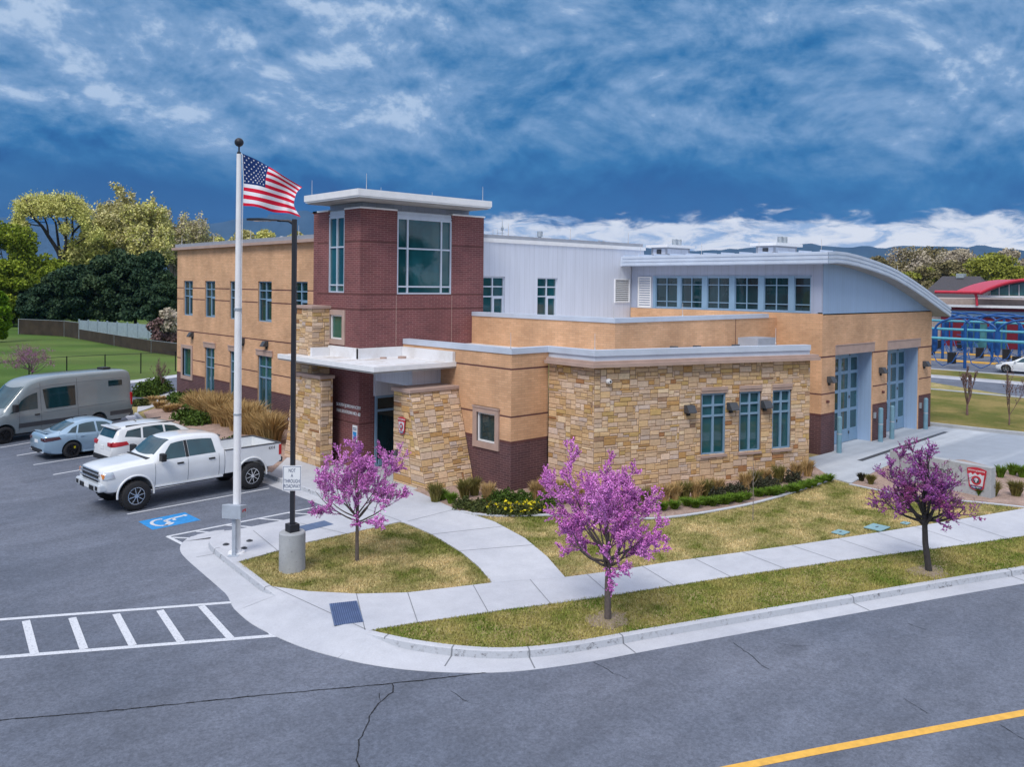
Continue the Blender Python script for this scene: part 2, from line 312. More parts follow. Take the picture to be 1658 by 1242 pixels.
# ------------------------------------------------------------------ mesh helpers
ROOTLOC = {}
class MB:
    def __init__(s): s.v = []; s.f = []; s.m = []; s.uv = {}; s.smooth = set()
    def add(s, vs, fs, mi=0, uvs=None, smooth=False):
        o = len(s.v); s.v += [tuple(v) for v in vs]
        for k, f in enumerate(fs):
            if smooth: s.smooth.add(len(s.f))
            if uvs: s.uv[len(s.f)] = uvs[k]
            s.f.append([o + i for i in f]); s.m.append(mi)
    def box(s, a, b, mi=0):
        x0, y0, z0 = [min(p, q) for p, q in zip(a, b)]; x1, y1, z1 = [max(p, q) for p, q in zip(a, b)]
        s.add([(x0,y0,z0),(x1,y0,z0),(x1,y1,z0),(x0,y1,z0),(x0,y0,z1),(x1,y0,z1),(x1,y1,z1),(x0,y1,z1)],
              [(3,2,1,0),(4,5,6,7),(0,1,5,4),(1,2,6,5),(2,3,7,6),(3,0,4,7)], mi)
    def obox(s, o, ux, uy, uz, mi=0):   # oriented box: corner and three edge vectors
        o, ux, uy, uz = map(Vector, (o, ux, uy, uz))
        p = [o, o+ux, o+ux+uy, o+uy]; p += [q+uz for q in p]
        fs = [(3,2,1,0),(4,5,6,7),(0,1,5,4),(1,2,6,5),(2,3,7,6),(3,0,4,7)]
        if ux.cross(uy).dot(uz) < 0: fs = [f[::-1] for f in fs]
        s.add(p, fs, mi)
    def prism(s, pts, z0, z1, mi=0, top=None):
        n = len(pts)
        ar = sum(pts[i][0]*pts[(i+1) % n][1] - pts[(i+1) % n][0]*pts[i][1] for i in range(n))
        if ar < 0: pts = pts[::-1]
        s.add([(p[0], p[1], z0) for p in pts] + [(p[0], p[1], z1) for p in pts],
              [tuple(range(n))[::-1]] + [(i, (i+1) % n, n+(i+1) % n, n+i) for i in range(n)], mi)
        s.add([(p[0], p[1], z1) for p in pts], [tuple(range(n))], mi if top is None else top)
    def tube(s, p0, p1, r0, r1=None, n=8, mi=0, cap=True, smooth=True):
        r1 = r0 if r1 is None else r1; p0, p1 = Vector(p0), Vector(p1); d = (p1-p0)
        if d.length < 1e-6: return
        d.normalize(); a = d.orthogonal().normalized(); b = d.cross(a)
        vs = []
        for p, r in ((p0, r0), (p1, r1)):
            for i in range(n):
                t = 2*pi*i/n; vs.append(p + a*(r*cos(t)) + b*(r*sin(t)))
        s.add(vs, [(i, (i+1) % n, n+(i+1) % n, n+i) for i in range(n)], mi, smooth=smooth)
        if cap: s.add(vs, [tuple(range(n))[::-1], tuple(range(n, 2*n))], mi)
    def path(s, pts, rs, n=6, mi=0, cap=True):
        pts = [Vector(p) for p in pts]
        if not hasattr(rs, '__len__'): rs = [rs]*len(pts)
        vs = []; fs = []; a = None
        for k, p in enumerate(pts):
            d = (pts[min(k+1, len(pts)-1)] - pts[max(k-1, 0)]).normalized()
            if a is None: a = d.orthogonal().normalized()
            else:
                a = (a - d*a.dot(d)); a = a.normalized() if a.length > 1e-6 else d.orthogonal().normalized()
            b = d.cross(a)
            for i in range(n):
                t = 2*pi*i/n; vs.append(p + a*(rs[k]*cos(t)) + b*(rs[k]*sin(t)))
            if k:
                for i in range(n): fs.append(((k-1)*n+i, (k-1)*n+(i+1) % n, k*n+(i+1) % n, k*n+i))
        s.add(vs, fs, mi, smooth=True)
        if cap: s.add(vs, [tuple(range(n))[::-1], tuple(range(len(vs)-n, len(vs)))], mi)
    def sphere(s, c, r, n=12, m=8, mi=0, sz=(1, 1, 1)):
        vs = [(c[0], c[1], c[2]-r*sz[2])]; fs = []
        for j in range(1, m):
            ph = -pi/2 + pi*j/m
            for i in range(n):
                t = 2*pi*i/n; vs.append((c[0]+r*cos(ph)*cos(t)*sz[0], c[1]+r*cos(ph)*sin(t)*sz[1], c[2]+r*sin(ph)*sz[2]))
        vs.append((c[0], c[1], c[2]+r*sz[2])); L = len(vs)-1
        for i in range(n): fs.append((0, 1+(i+1) % n, 1+i)); fs.append((L, L-n+i, L-n+(i+1) % n))
        for j in range(m-2):
            for i in range(n): fs.append((1+j*n+i, 1+j*n+(i+1) % n, 1+(j+1)*n+(i+1) % n, 1+(j+1)*n+i))
        s.add(vs, fs, mi, smooth=True)
    def build(s, name, mats, parent=None, bevel=0, world=True):
        me = bpy.data.meshes.new(name)
        off = ROOTLOC.get(parent.name) if (parent is not None and world) else None
        vs = s.v if off is None else [(x-off[0], y-off[1], z-off[2]) for x, y, z in s.v]
        me.from_pydata(vs, [], s.f)
        if not isinstance(mats, (list, tuple)): mats = [mats]
        for q in mats: me.materials.append(MT[q] if isinstance(q, str) else q)
        if len(mats) > 1: me.polygons.foreach_set('material_index', s.m)
        if s.smooth:
            fl = [False]*len(s.f)
            for i in s.smooth: fl[i] = True
            me.polygons.foreach_set('use_smooth', fl)
        uvl = me.uv_layers.new(name='UV')
        buf = np.zeros(len(me.loops)*2, np.float32)
        for p in me.polygons:
            if p.index in s.uv:
                for k, li in enumerate(p.loop_indices): buf[2*li:2*li+2] = s.uv[p.index][k]
            else:
                nn = p.normal
                if abs(nn.z) < .72:
                    t = Vector((-nn.y, nn.x, 0)); t.normalize()
                    if abs(t.x) > abs(t.y): t = t if t.x > 0 else -t
                    else: t = t if t.y > 0 else -t
                    for li, vi in zip(p.loop_indices, p.vertices):
                        co = s.v[vi]; buf[2*li] = co[0]*t.x + co[1]*t.y; buf[2*li+1] = co[2]
                else:
                    for li, vi in zip(p.loop_indices, p.vertices): buf[2*li] = s.v[vi][0]; buf[2*li+1] = s.v[vi][1]
        uvl.data.foreach_set('uv', buf)
        o = bpy.data.objects.new(name, me); COL.objects.link(o)
        if parent is not None:
            o.parent = parent; ROOTLOC[o.name] = ROOTLOC.get(parent.name, Vector((0, 0, 0)))
        if bevel:
            bv = o.modifiers.new('bevel', 'BEVEL'); bv.width = bevel; bv.segments = 2; bv.limit_method = 'ANGLE'; bv.angle_limit = radians(40)
        return o
def tag(o, label=None, cat=None, group=None, kind=None):
    if label: o['label'] = label
    if cat: o['category'] = cat
    if group: o['group'] = group
    if kind: o['kind'] = kind
    return o
def empty(name, loc, rz=0.0, label=None, cat=None, group=None):
    o = bpy.data.objects.new(name, None); COL.objects.link(o); o.location = loc; o.rotation_euler = (0, 0, rz); o.empty_display_size = .3
    ROOTLOC[o.name] = Vector(loc) if rz == 0 else Vector((0, 0, 0))
    return tag(o, label, cat, group)
def kids(o): return [c for c in bpy.data.objects if c.parent == o]
def copy_tree(o, parent=None):
    c = o.copy(); COL.objects.link(c); c.parent = parent
    for ch in kids(o): copy_tree(ch, c)
    return c
def struct(mb, name, mat):
    o = mb.build(name, mat); o['kind'] = 'structure'; return o
def fast_mesh(name, verts, nper, mat, parent=None, normals=None):
    # verts: (n*nper,3) numpy, separate polygons of nper corners each
    verts = np.asarray(verts, np.float32); n = len(verts)//nper
    if parent is not None and parent.name in ROOTLOC: verts = verts - np.array(ROOTLOC[parent.name], np.float32)
    me = bpy.data.meshes.new(name)
    me.vertices.add(len(verts)); me.vertices.foreach_set('co', verts.ravel())
    me.loops.add(n*nper); me.loops.foreach_set('vertex_index', np.arange(n*nper, dtype=np.int32))
    me.polygons.add(n); me.polygons.foreach_set('loop_start', np.arange(n, dtype=np.int32)*nper)
    try: me.polygons.foreach_set('loop_total', np.full(n, nper, np.int32))
    except Exception: pass
    me.update(calc_edges=True); me.materials.append(MT[mat])
    o = bpy.data.objects.new(name, me); COL.objects.link(o)
    if parent is not None: o.parent = parent; ROOTLOC[o.name] = ROOTLOC.get(parent.name, Vector((0, 0, 0)))
    return o
def text_mesh(name, body, size, mat, parent, M, extrude=.006, align='CENTER'):
    cu = bpy.data.curves.new(name, 'FONT'); cu.body = body; cu.size = size; cu.extrude = extrude; cu.align_x = align; cu.align_y = 'CENTER'
    t = bpy.data.objects.new(name, cu); COL.objects.link(t)
    dg = bpy.context.evaluated_depsgraph_get(); dg.update()
    me = bpy.data.meshes.new_from_object(t.evaluated_get(dg)); bpy.data.objects.remove(t)
    me.materials.clear(); me.materials.append(MT[mat])
    off = ROOTLOC.get(parent.name, Vector((0, 0, 0))) if parent is not None else Vector((0, 0, 0))
    me.transform(Matrix.Translation(-off) @ M)
    o = bpy.data.objects.new(name, me); COL.objects.link(o)
    if parent is not None: o.parent = parent; ROOTLOC[o.name] = off
    return o
def frame_M(o, ux, uy):     # text plane: origin, x direction, y direction
    ux = Vector(ux).normalized(); uy = Vector(uy).normalized(); uz = ux.cross(uy)
    return Matrix(((ux.x, uy.x, uz.x, o[0]), (ux.y, uy.y, uz.y, o[1]), (ux.z, uy.z, uz.z, o[2]), (0, 0, 0, 1)))
# leaf-sized faces: random quads round given centres
def leaf_quads(rs, cen, size, asp=1.0, up=0.0):
    n = len(cen); a = rs.normal(size=(n, 3)); a /= np.linalg.norm(a, axis=1)[:, None]
    if up: a[:, 2] = a[:, 2]*.3 + up; a /= np.linalg.norm(a, axis=1)[:, None]
    b = np.cross(a, rs.normal(size=(n, 3))); b /= np.linalg.norm(b, axis=1)[:, None] + 1e-9
    sz = np.asarray(size).reshape(-1, 1)*rs.uniform(.6, 1.3, (n, 1))
    a = a*sz*asp; b = b*sz/asp if asp != 1 else b*sz
    v = np.stack([cen-a*.5-b*.35, cen+a*.5-b*.5, cen+a*.5+b*.35, cen-a*.5+b*.5], 1)
    return v.reshape(-1, 3)
m = Mt('kerb_face'); n1 = m.noise(1.1, 4, .6); n2 = m.noise(11, 6, .75)
c = m.mix(m.rng(n2, .52, .64), (.46, .48, .52), m.mix(m.rng(n1, .45, .6), (.40, .41, .44), (.13, .13, .14))); m.base(c).set(.9, 0, .3)
# ================================================================== GROUND
ROADZ = -.15
def gp(pts, z=0.0): return [G(x, y, z) for x, y in pts]
def sheet(name, pts, z, mat, mb=None, zref=None, thick=.05):
    m = mb or MB(); P = gp(pts, z if zref is None else zref)
    m.prism([(p.x, p.y) for p in P], z - thick, z)
    if mb is None: return struct(m, name, mat)
# ground to the horizon
m = MB(); nn = 24; R = 12000
m.add([(0, 0, -.40)] + [(R*cos(2*pi*i/nn), R*sin(2*pi*i/nn), -.40) for i in range(nn)], [(0, 1+i, 1+(i+1) % nn) for i in range(nn)])
struct(m, 'ground', 'lawn_side')
# asphalt: street and car park as one sheet, edges run past the frame
m = MB(); m.prism([(-60, 46), (-30, -10), (10, -30), (90, -44), (90, -24.6), (63, -14), (40, -2), (30, 10), (25, 28), (17.3, 52), (16, 60), (5, 66), (-40, 70)], -.2, ROADZ)
struct(m, 'road', 'asphalt')
# the raised land inside the kerb (lawn colour), outline = back of kerb
kerb_back = [(1760, 898), (1658, 917), (1540, 936), (1415, 957), (1236, 987), (1036, 1021), (940, 1038), (870, 1047), (812, 1050), (750, 1047), (690, 1040), (640, 1031), (600, 1022)]
ramp_edge = [(560, 1012), (520, 998), (480, 980), (460, 968)]
kerb_back2 = [(455, 962), (430, 944), (400, 921), (372, 900), (352, 884), (347, 876), (350, 869), (358, 864)]
flush = [(372, 862), (415, 852), (469, 841), (520, 830), (572, 817)]
kerb_back3 = [(576, 816), (540, 803), (500, 789), (450, 771), (400, 754), (330, 729), (280, 706), (240, 684), (222, 668)]
landpx = kerb_back + ramp_edge + kerb_back2 + flush + kerb_back3
land = [(p.x, p.y) for p in gp(landpx)]
land += [(15.9, 50.0), (16.4, 53.2), (60, 62), (75, 40), (61.5, 17), (62, -9)]
m = MB(); m.prism(land, -.3, -.02); struct(m, 'lawn', 'lawn_dry')
# kerb + gutter sweep
def inward(P, i):
    a = P[max(i-1, 0)]; b = P[min(i+1, len(P)-1)]; d = (b-a); d.z = 0; d.normalize(); return Vector((d.y, -d.x, 0))
def smooth_line(P, n=4):
    out = []
    for i in range(len(P)-1):
        p0, p1, p2, p3 = P[max(i-1, 0)], P[i], P[i+1], P[min(i+2, len(P)-1)]
        for k in range(n):
            t = k/n; out.append(.5*((2*p1) + (-p0+p2)*t + (2*p0-5*p1+4*p2-p3)*t*t + (-p0+3*p1-3*p2+p3)*t**3))
    out.append(P[-1]); return out
def sweep(name, P, prof, mat, side=1, w0=None, w1=None, tl=3.0):
    P = smooth_line(P); m = MB(); k = len(prof); cum = [0]
    for a, b in zip(P[:-1], P[1:]): cum.append(cum[-1] + (b-a).length)
    wm = prof[-2][0]
    for i, p in enumerate(P):
        nrm = inward(P, i)*side
        w = wm
        if w0 is not None and cum[i] < tl: t = cum[i]/tl; t = t*t*(3-2*t); w = w0+(wm-w0)*t
        if w1 is not None and cum[-1]-cum[i] < tl: t = (cum[-1]-cum[i])/tl; t = t*t*(3-2*t); w = w1+(w-w1)*t
        for j, (d, z) in enumerate(prof):
            if j >= k-2: d = w + (.02 if j == k-1 else 0)
            tt = 1.0
            if w0 is not None: tt = min(tt, cum[i]/.8)
            if w1 is not None and w1 < 1.02: tt = min(tt, (cum[-1]-cum[i])/.8)
            if tt < 1 and 0 < j < k-1 and len(prof) > 6: zr = .007 + (ROADZ+.010-.007)*max(0, min(1, (d-.02)/max(.1, w-.02))); z = zr*(1-tt) + z*tt
            m.v.append((p.x + nrm.x*d, p.y + nrm.y*d, z))
    for i in range(len(P)-1):
        for j in range(k-1):
            q = [i*k+j, (i+1)*k+j, (i+1)*k+j+1, i*k+j+1]
            m.f.append(q if side > 0 else q[::-1]); m.m.append(1 if (isinstance(mat, list) and j == 3) else 0)
    return struct(m, name, mat), P
# profile, distance measured outwards from the back of the kerb: top, face, gutter pan
prof = [(-.02, -.3), (-.02, .006), (.10, .006), (.125, -.012), (.15, ROADZ+.012), (.60, ROADZ+.008), (.62, ROADZ-.05)]
kp1 = gp(kerb_back[::-1] ); 
def dirsign(P, ref):   # which side of the line the road lies on
    a, b = P[0], P[-1]; nrm = inward([a, b], 0); mid = P[len(P)//2]
    return 1 if (Vector(ref)-mid).dot(nrm) > 0 else -1
s1 = dirsign(kp1, (12, 6, 0)); k1, K1 = sweep('kerb', kp1, prof, ['concrete', 'kerb_face'], s1, w0=1.02, tl=4.0)
kp2 = gp(kerb_back2); s2 = dirsign(kp2, (6, 20, 0)); prof2 = prof[:5] + [(.84, ROADZ+.008), (.86, ROADZ-.05)]
k2, K2 = sweep('kerb', kp2, prof2, ['concrete', 'kerb_face'], s2, w0=1.02, w1=.9, tl=1.2)
kp3 = gp(kerb_back3); s3 = dirsign(kp3, (10, 30, 0)); k3, K3 = sweep('kerb', kp3, prof, ['concrete', 'kerb_face'], s3)
# flush ramps: sloping concrete between the raised walk and the asphalt
def strip(name, A, B, za, zb, mat):
    m = MB(); n = len(A)
    for a, b in zip(A, B): m.v += [(a.x, a.y, za), (b.x, b.y, zb)]
    for i in range(n-1):
        q = [2*i, 2*i+1, 2*i+3, 2*i+2]
        v = [Vector(m.v[j]) for j in q]
        if (v[1]-v[0]).cross(v[2]-v[0]).z < 0: q = q[::-1]
        m.f.append(q); m.m.append(0)
    return struct(m, name, mat)
rampprof = [(-.02, -.3), (-.02, .007), (.02, .007), (.70, ROADZ+.05), (1.02, ROADZ+.010), (1.04, ROADZ-.06)]
rp1 = gp([(600, 1022), (560, 1012), (520, 998), (480, 980), (455, 962)]); sweep('pavement_ramp', rp1, rampprof, 'concrete', dirsign(rp1, (6, 12, 0)))
rp2 = gp([(350, 869.5), (358, 864), (372, 862), (415, 852), (469, 841), (520, 830), (572, 817)]); sweep('pavement_ramp', rp2, w0=.9, w1=.6, tl=1.6, prof=[(-.02, -.3), (-.02, .007), (.02, .007), (.42, ROADZ+.012), (.44, ROADZ-.06)], mat='concrete', side=dirsign(rp2, (11, 26, 0)))
# pavements
m = MB()
for pts in ([(440, 950), (500, 958), (580, 962), (660, 960), (730, 952), (797, 944), (915, 935), (1000, 924), (1080, 911), (1190, 896), (1300, 881), (1400, 866), (1500, 850), (1580, 837), (1760, 806), (1760, 848), (1658, 868), (1580, 880), (1500, 890), (1400, 903), (1300, 917), (1190, 933), (1080, 950), (1000, 963), (900, 977), (835, 985), (740, 999), (650, 1012), (600, 1021), (560, 1012), (520, 998), (480, 980), (458, 966)],):
    P = gp(pts); m.prism([(p.x, p.y) for p in P], -.1, .006)
struct(m, 'pavement', 'concrete')
m = MB()   # entrance walk, plaza and the path down to the pavement
P = gp([(797, 944.5), (775, 918), (745, 893), (700, 866), (668, 852), (648, 845), (600, 856), (500, 878), (383, 911), (372, 900), (352, 884), (347, 876), (350, 869), (358, 864), (372, 862), (415, 852), (469, 841), (520, 830), (572, 817), (540, 803), (500, 789), (450, 771), (434, 765.5), (450, 742), (560, 700), (700, 700), (690, 800), (718, 816), (745, 826), (800, 845), (850, 872), (885, 901), (915, 935.5)])
m.prism([(p.x, p.y) for p in P], -.1, .010); struct(m, 'path', 'concrete')
m = MB(); P = gp([(222, 668), (226, 646), (300, 630), (340, 620), (340, 600), (400, 600), (330, 655), (262, 655)])
m.prism([(p.x, p.y) for p in gp([(222, 668), (224, 650), (290, 632), (300, 640), (240, 662)])], -.1, .014); struct(m, 'path', 'concrete')
# mulch beds
m = MB()
P = gp([(745, 828), (800, 834), (900, 833), (1000, 838), (1080, 837), (1180, 822), (1250, 806), (1310, 787), (1348, 774)]) + [Vector((33, 16.5, 0)), Vector((30, 17.5, 0)), Vector((22, 22, 0)), Vector((19.4, 24, 0)), Vector((17.0, 23.4, 0))] + gp([(684, 800), (718, 816)])
m.prism([(p.x, p.y) for p in P], -.1, .014); struct(m, 'mulch_bed', 'mulch')
m = MB()
P = gp([(440, 766), (400, 751), (330, 726), (280, 703), (240, 681), (232, 668), (270, 655), (292, 642)]) + [Vector((19.4, 50.2, 0)), Vector((19.4, 31, 0)), Vector((16.3, 31, 0))]
m.prism([(p.x, p.y) for p in P], -.1, .020); struct(m, 'mulch_bed', 'mulch')
m = MB(); P = gp([(1378, 784), (1430, 793), (1500, 805), (1590, 812), (1700, 824), (1700, 770), (1620, 760), (1560, 745), (1450, 748)])
m.prism([(p.x, p.y) for p in P], -.1, .014); struct(m, 'mulch_bed', 'mulch')
# white mowing strips
def mow(pts, w=.14):
    P = smooth_line(gp(pts), 4); m = MB()
    for i in range(len(P)-1):
        a, b = P[i], P[i+1]; d = (b-a).normalized(); nrm = Vector((-d.y, d.x, 0))*w*.5
        m.add([a-nrm, b-nrm, b+nrm, a+nrm] + [q + Vector((0, 0, .035)) for q in (a-nrm, b-nrm, b+nrm, a+nrm)], [(4, 5, 6, 7), (0, 1, 5, 4), (2, 3, 7, 6)])
    struct(m, 'path_edging', 'concrete')
mow([(745, 829), (800, 836), (900, 835), (1000, 840), (1080, 839), (1180, 824), (1250, 808), (1310, 789), (1348, 776)])
mow([(1376, 785), (1430, 796), (1500, 807), (1590, 815), (1700, 827)])
# drive apron in front of the engine bays
m = MB(); P = [Vector((28.5, 17.6, 0)), Vector((33.6, 17.4, 0)), Vector((45.35, 17.4, 0)), Vector((46.2, 10, 0)), Vector((46.6, 0, 0)), Vector((44, -6, 0)), Vector((36, -1, 0))] + gp([(1700, 770), (1620, 760), (1560, 745), (1450, 748), (1378, 783), (1348, 775), (1320, 757)])
m.prism([(p.x, p.y) for p in P], -.1, .018); m.box((34.7, 17.3, -.1), (43.7, 18.4, .012)); struct(m, 'driveway', 'apron')
m = MB(); a, b = G(1392, 747), G(1532, 700)
d = (b-a).normalized(); nr = Vector((-d.y, d.x, 0))*.11
m.add([a-nr+Vector((0, 0, .0225)), b-nr+Vector((0, 0, .0225)), b+nr+Vector((0, 0, .0225)), a+nr+Vector((0, 0, .0225))], [(0, 1, 2, 3)])
tag(m.build('trench_drain', 'dark_grey'), 'dark straight trench drain crossing the pale driveway in front of the bay doors', 'drain')
kline = [Vector((45.15, 17.8, 0)), Vector((45.4, 15, 0)), Vector((45.7, 13, 0)), Vector((46.2, 9, 0)), Vector((46.8, 0, 0)), Vector((47, -8, 0))]
sweep('kerb', kline, [(0, -.1), (0, .02), (0, .16), (.03, .175), (.2, .175), (.2, -.1)], 'concrete_old', -dirsign(kline, (40, 10, 0)))
# side street on the right: kerb, road, verge, kerb
m = MB(); m.prism([(45.3, 60), (45.3, 17.7), (45.8, 12), (47, -10), (62, -10), (61.9, 60)], -.3, -.012); struct(m, 'lawn', 'lawn_side')
m = MB(); m.prism([(61.9, 90), (61.9, -25), (72.6, -27), (72.6, 90)], -.35, -.10); struct(m, 'road', 'asphalt')
m = MB(); m.box((61.75, -25, -.3), (62.2, 90, .03)); m.box((62.2, -25, -.3), (62.6, 90, -.09)); struct(m, 'kerb', 'concrete_old')
m = MB(); m.box((71.1, -27, -.3), (71.9, 90, -.085)); m.box((71.9, -27, -.3), (72.15, 90, .04)); struct(m, 'kerb', 'concrete')
m = MB(); m.prism([(72.15, 90), (72.15, -27), (77.6, -27), (77.6, 90)], -.3, .0); struct(m, 'lawn', 'lawn_side')
m = MB(); m.prism([(77.6, 90), (77.6, -40), (140, -40), (140, 90)], -.3, -.03); struct(m, 'driveway', 'asphalt')
m = MB(); m.box((77.4, -27, -.2), (77.75, 90, .05)); struct(m, 'kerb', 'concrete')
m = MB()
for X in (87.5, 98.0):
    m.box((X, 24, -.03), (X+.7, 48, .10))
struct(m, 'kerb', 'yellow_paint')
# background on the left: side road, kerb and big lawn
m = MB(); P = gp([(-60, 652), (0, 640), (217, 620.5), (330, 606), (330, 622), (290, 632), (222, 650), (150, 660), (-60, 690)])
m.prism([(p.x, p.y) for p in P], -.2, .004); struct(m, 'road', 'asphalt')
m = MB(); P = gp([(-60, 646), (0, 634), (217, 616.5), (330, 602), (330, 606.5), (217, 621), (0, 641), (-60, 653)])
m.prism([(p.x, p.y) for p in P], -.2, .05); struct(m, 'kerb', 'concrete')
m = MB(); P = gp([(-200, 690), (-60, 646), (0, 634), (217, 616), (330, 601), (700, 560)]) + [Vector((200, 180, 0)), Vector((90, 330, 0)), Vector((-60, 330, 0)), Vector((-90, 120, 0))]
m.prism([(p.x, p.y) for p in P], -.3, .001); struct(m, 'lawn', 'lawn_far')
# joints in the pavement and kerbs
def jointline(mb, a, b, z=.0105, w=.018):
    a, b = G(*a), G(*b); d = (b-a).normalized(); n_ = Vector((-d.y, d.x, 0))*w*.5; Z = Vector((0, 0, z))
    mb.add([a-n_+Z, b-n_+Z, b+n_+Z, a+n_+Z], [(0, 1, 2, 3)])
m = MB()
for a, b in (((577, 962), (591, 1021)), ((660, 960), (676, 1008)), ((766, 948), (790, 991)), ((858, 939), (892, 979)), ((951, 931), (990, 965)), ((1039, 917), (1090, 948)), ((1124, 905), (1182, 934)), ((1203, 895), (1270, 921)), ((1282, 884), (1356, 909)), ((1357, 873), (1432, 898)), ((1421, 863), (1500, 889)), ((1480, 853), (1562, 879)), ((1543, 843), (1630, 872)),
             ((440, 950), (592, 1020))):
    jointline(m, a, b)
for a, b in (((660, 845), (790, 812)), ((700, 866), (815, 853)), ((745, 893), (865, 883)), ((410, 860), (450, 893)), ((486, 848), (560, 865)), ((572, 817), (650, 845)), ((560, 790), (640, 812))): jointline(m, a, b, .0145)
struct(m, 'pavement_joints', 'joint')
m = MB()
for K, s, lst in ((K1, s1, 8), (K2, s2, 12)):
    for i in range(3, len(K)-2, lst):
        nr = inward(K, i)*s; t = Vector((nr.y, -nr.x, 0)); w = .014; prev = None
        for d, z in prof[1:6]:
            q = (K[i] + nr*d); q.z = z + .003
            if prev is not None:
                o = nr*.003; m.add([prev-t*w+o, q-t*w+o, q+t*w+o, prev+t*w+o], [(0, 1, 2, 3)])
            prev = q
struct(m, 'kerb_joints', 'joint')
# paint on the asphalt
def paintline(mb, pts, w, z, close=False):
    P = [G(x, y, ROADZ) for x, y in pts]
    for a, b in zip(P[:-1], P[1:]):
        d = (b-a).normalized(); n_ = Vector((-d.y, d.x, 0))*w*.5; e_ = d*w*.0; Z = Vector((0, 0, z))
        mb.add([a-n_-e_+Z, b-n_+e_+Z, b+n_+e_+Z, a+n_-e_+Z], [(0, 1, 2, 3)])
m = MB(); paintline(m, [(-200, 1014), (0, 1004), (388, 975)], .13, .0045); paintline(m, [(-200, 1081), (0, 1065), (476, 1027.5)], .14, .0045)
m2 = MB()
for a, b in (((388, 975), (444, 1029)), ((326, 982), (374, 1035)), ((259, 989), (293, 1040)), ((188, 995), (215, 1046)), ((117, 1001), (136, 1052)), ((42, 1006), (56, 1060)), ((-35, 1010), (-25, 1066))): paintline(m2, [a, b], .15, .0075)
struct(m, 'crossing_markings', 'white_paint'); struct(m2, 'crossing_markings', 'white_paint')
m = MB()   # parking bays
for pts in (((206, 833), (436, 791)), ((160, 810), (300, 783)), ((86, 769), (160, 756)), ((54, 753), (158, 737)), ((27, 738), (60, 732.5)), ((0, 725), (54, 716)), ((-40, 700), (0, 694))): paintline(m, pts, .10, .0045)
struct(m, 'parking_markings', 'white_paint')
m = MB(); paintline(m, [(271, 869), (520, 820)], .11, .0045); m2 = MB(); paintline(m2, [(271, 869), (306, 887), (350, 877)], .11, .0075)
for a, b in (((279, 871), (345, 874)), ((318, 861), (375, 866)), ((365, 851), (448, 857)), ((415, 840), (498, 847)), ((466, 831), (538, 836))):
    paintline(m2, [a, b], .10, .0085 if a[0] > 279 else .0095)
struct(m, 'parking_markings', 'white_paint'); struct(m2, 'parking_markings', 'white_paint')
# accessible bay symbol
q = [G(x, y, ROADZ) for x, y in ((224, 845), (299, 830), (325, 842.5), (247, 858.5))]
m = MB(); m.add([p + Vector((0, 0, .0045)) for p in q], [(0, 1, 2, 3)] if (q[1]-q[0]).cross(q[2]-q[0]).z > 0 else [(3, 2, 1, 0)]); struct(m, 'parking_symbol', 'blue_paint')
def sq(u, v):   # bilinear inside the blue square: u along the long bay direction, v across
    a = q[0].lerp(q[1], u); b = q[3].lerp(q[2], u); p = a.lerp(b, v); return Vector((p.x, p.y, ROADZ+.0085))
def stroke(mb, pts, w):
    for a, b in zip(pts[:-1], pts[1:]):
        d = (b-a).normalized(); n_ = Vector((-d.y, d.x, 0))*w*.5
        mb.add([a-n_, b-n_, b+n_, a+n_], [(0, 1, 2, 3)])
m = MB()
ring = [sq(.34 + .23*cos(t)*.85, .52 + .33*sin(t)) for t in [radians(a) for a in range(35, 311, 12)]]
stroke(m, ring, .10); stroke(m, [sq(.86, .30), sq(.60, .33), sq(.42, .42), sq(.46, .62), sq(.30, .86)], .11); stroke(m, [sq(.62, .34), sq(.60, .55)], .09)
m.add([sq(.90 + .05*cos(t), .30 + .08*sin(t)) for t in np.linspace(0, 2*pi, 12, endpoint=False)], [tuple(range(12))[::1]])
struct(m, 'parking_symbol', 'white_paint')
# yellow centre line and a worn white dash
m = MB(); paintline(m, [(1090, 1265), (1200, 1242), (1330, 1216), (1500, 1184), (1658, 1155), (1800, 1128)], .17, .0045); struct(m, 'road_markings', 'yellow_paint')
# seam and cracks
def crack(mb, pts, w, jit, seed, z=.006):
    rr = random.Random(seed); P = [G(x, y, ROADZ) for x, y in pts]; out = [P[0]]
    for a, b in zip(P[:-1], P[1:]):
        n_ = max(2, int((b-a).length/.12))
        for k in range(1, n_+1): out.append(a.lerp(b, k/n_) + Vector((rr.uniform(-jit, jit), rr.uniform(-jit, jit), 0)))
    for a, b in zip(out[:-1], out[1:]):
        d = (b-a); d.z = 0
        if d.length < 1e-4: continue
        d.normalize(); ww = w*rr.uniform(.5, 1.4); n_ = Vector((-d.y, d.x, 0))*ww*.5
        mb.add([a-n_-d*.01+Vector((0, 0, z)), b-n_+d*.01+Vector((0, 0, z)), b+n_+d*.01+Vector((0, 0, z)), a+n_-d*.01+Vector((0, 0, z))], [(0, 1, 2, 3)])
m = MB(); crack(m, [(-100, 1178), (0, 1167), (200, 1150), (400, 1129), (640, 1107), (760, 1093), (812, 1086)], .026, .012, 1)
crack(m, [(635, 1108), (637, 1120), (620, 1133), (605, 1148), (595, 1170), (583, 1200), (578, 1225), (580, 1250)], .018, .035, 2, .0065)
crack(m, [(614, 1124), (617, 1136)], .014, .03, 3, .0068); crack(m, [(1188, 1042), (1205, 1054), (1228, 1073), (1245, 1085)], .013, .03, 4)
crack(m, [(962, 1074), (985, 1086), (1012, 1100)], .013, .03, 5); crack(m, [(730, 1120), (745, 1130), (758, 1137)], .010, .025, 6); crack(m, [(1252, 1040), (1285, 1047), (1312, 1046)], .010, .025, 7)
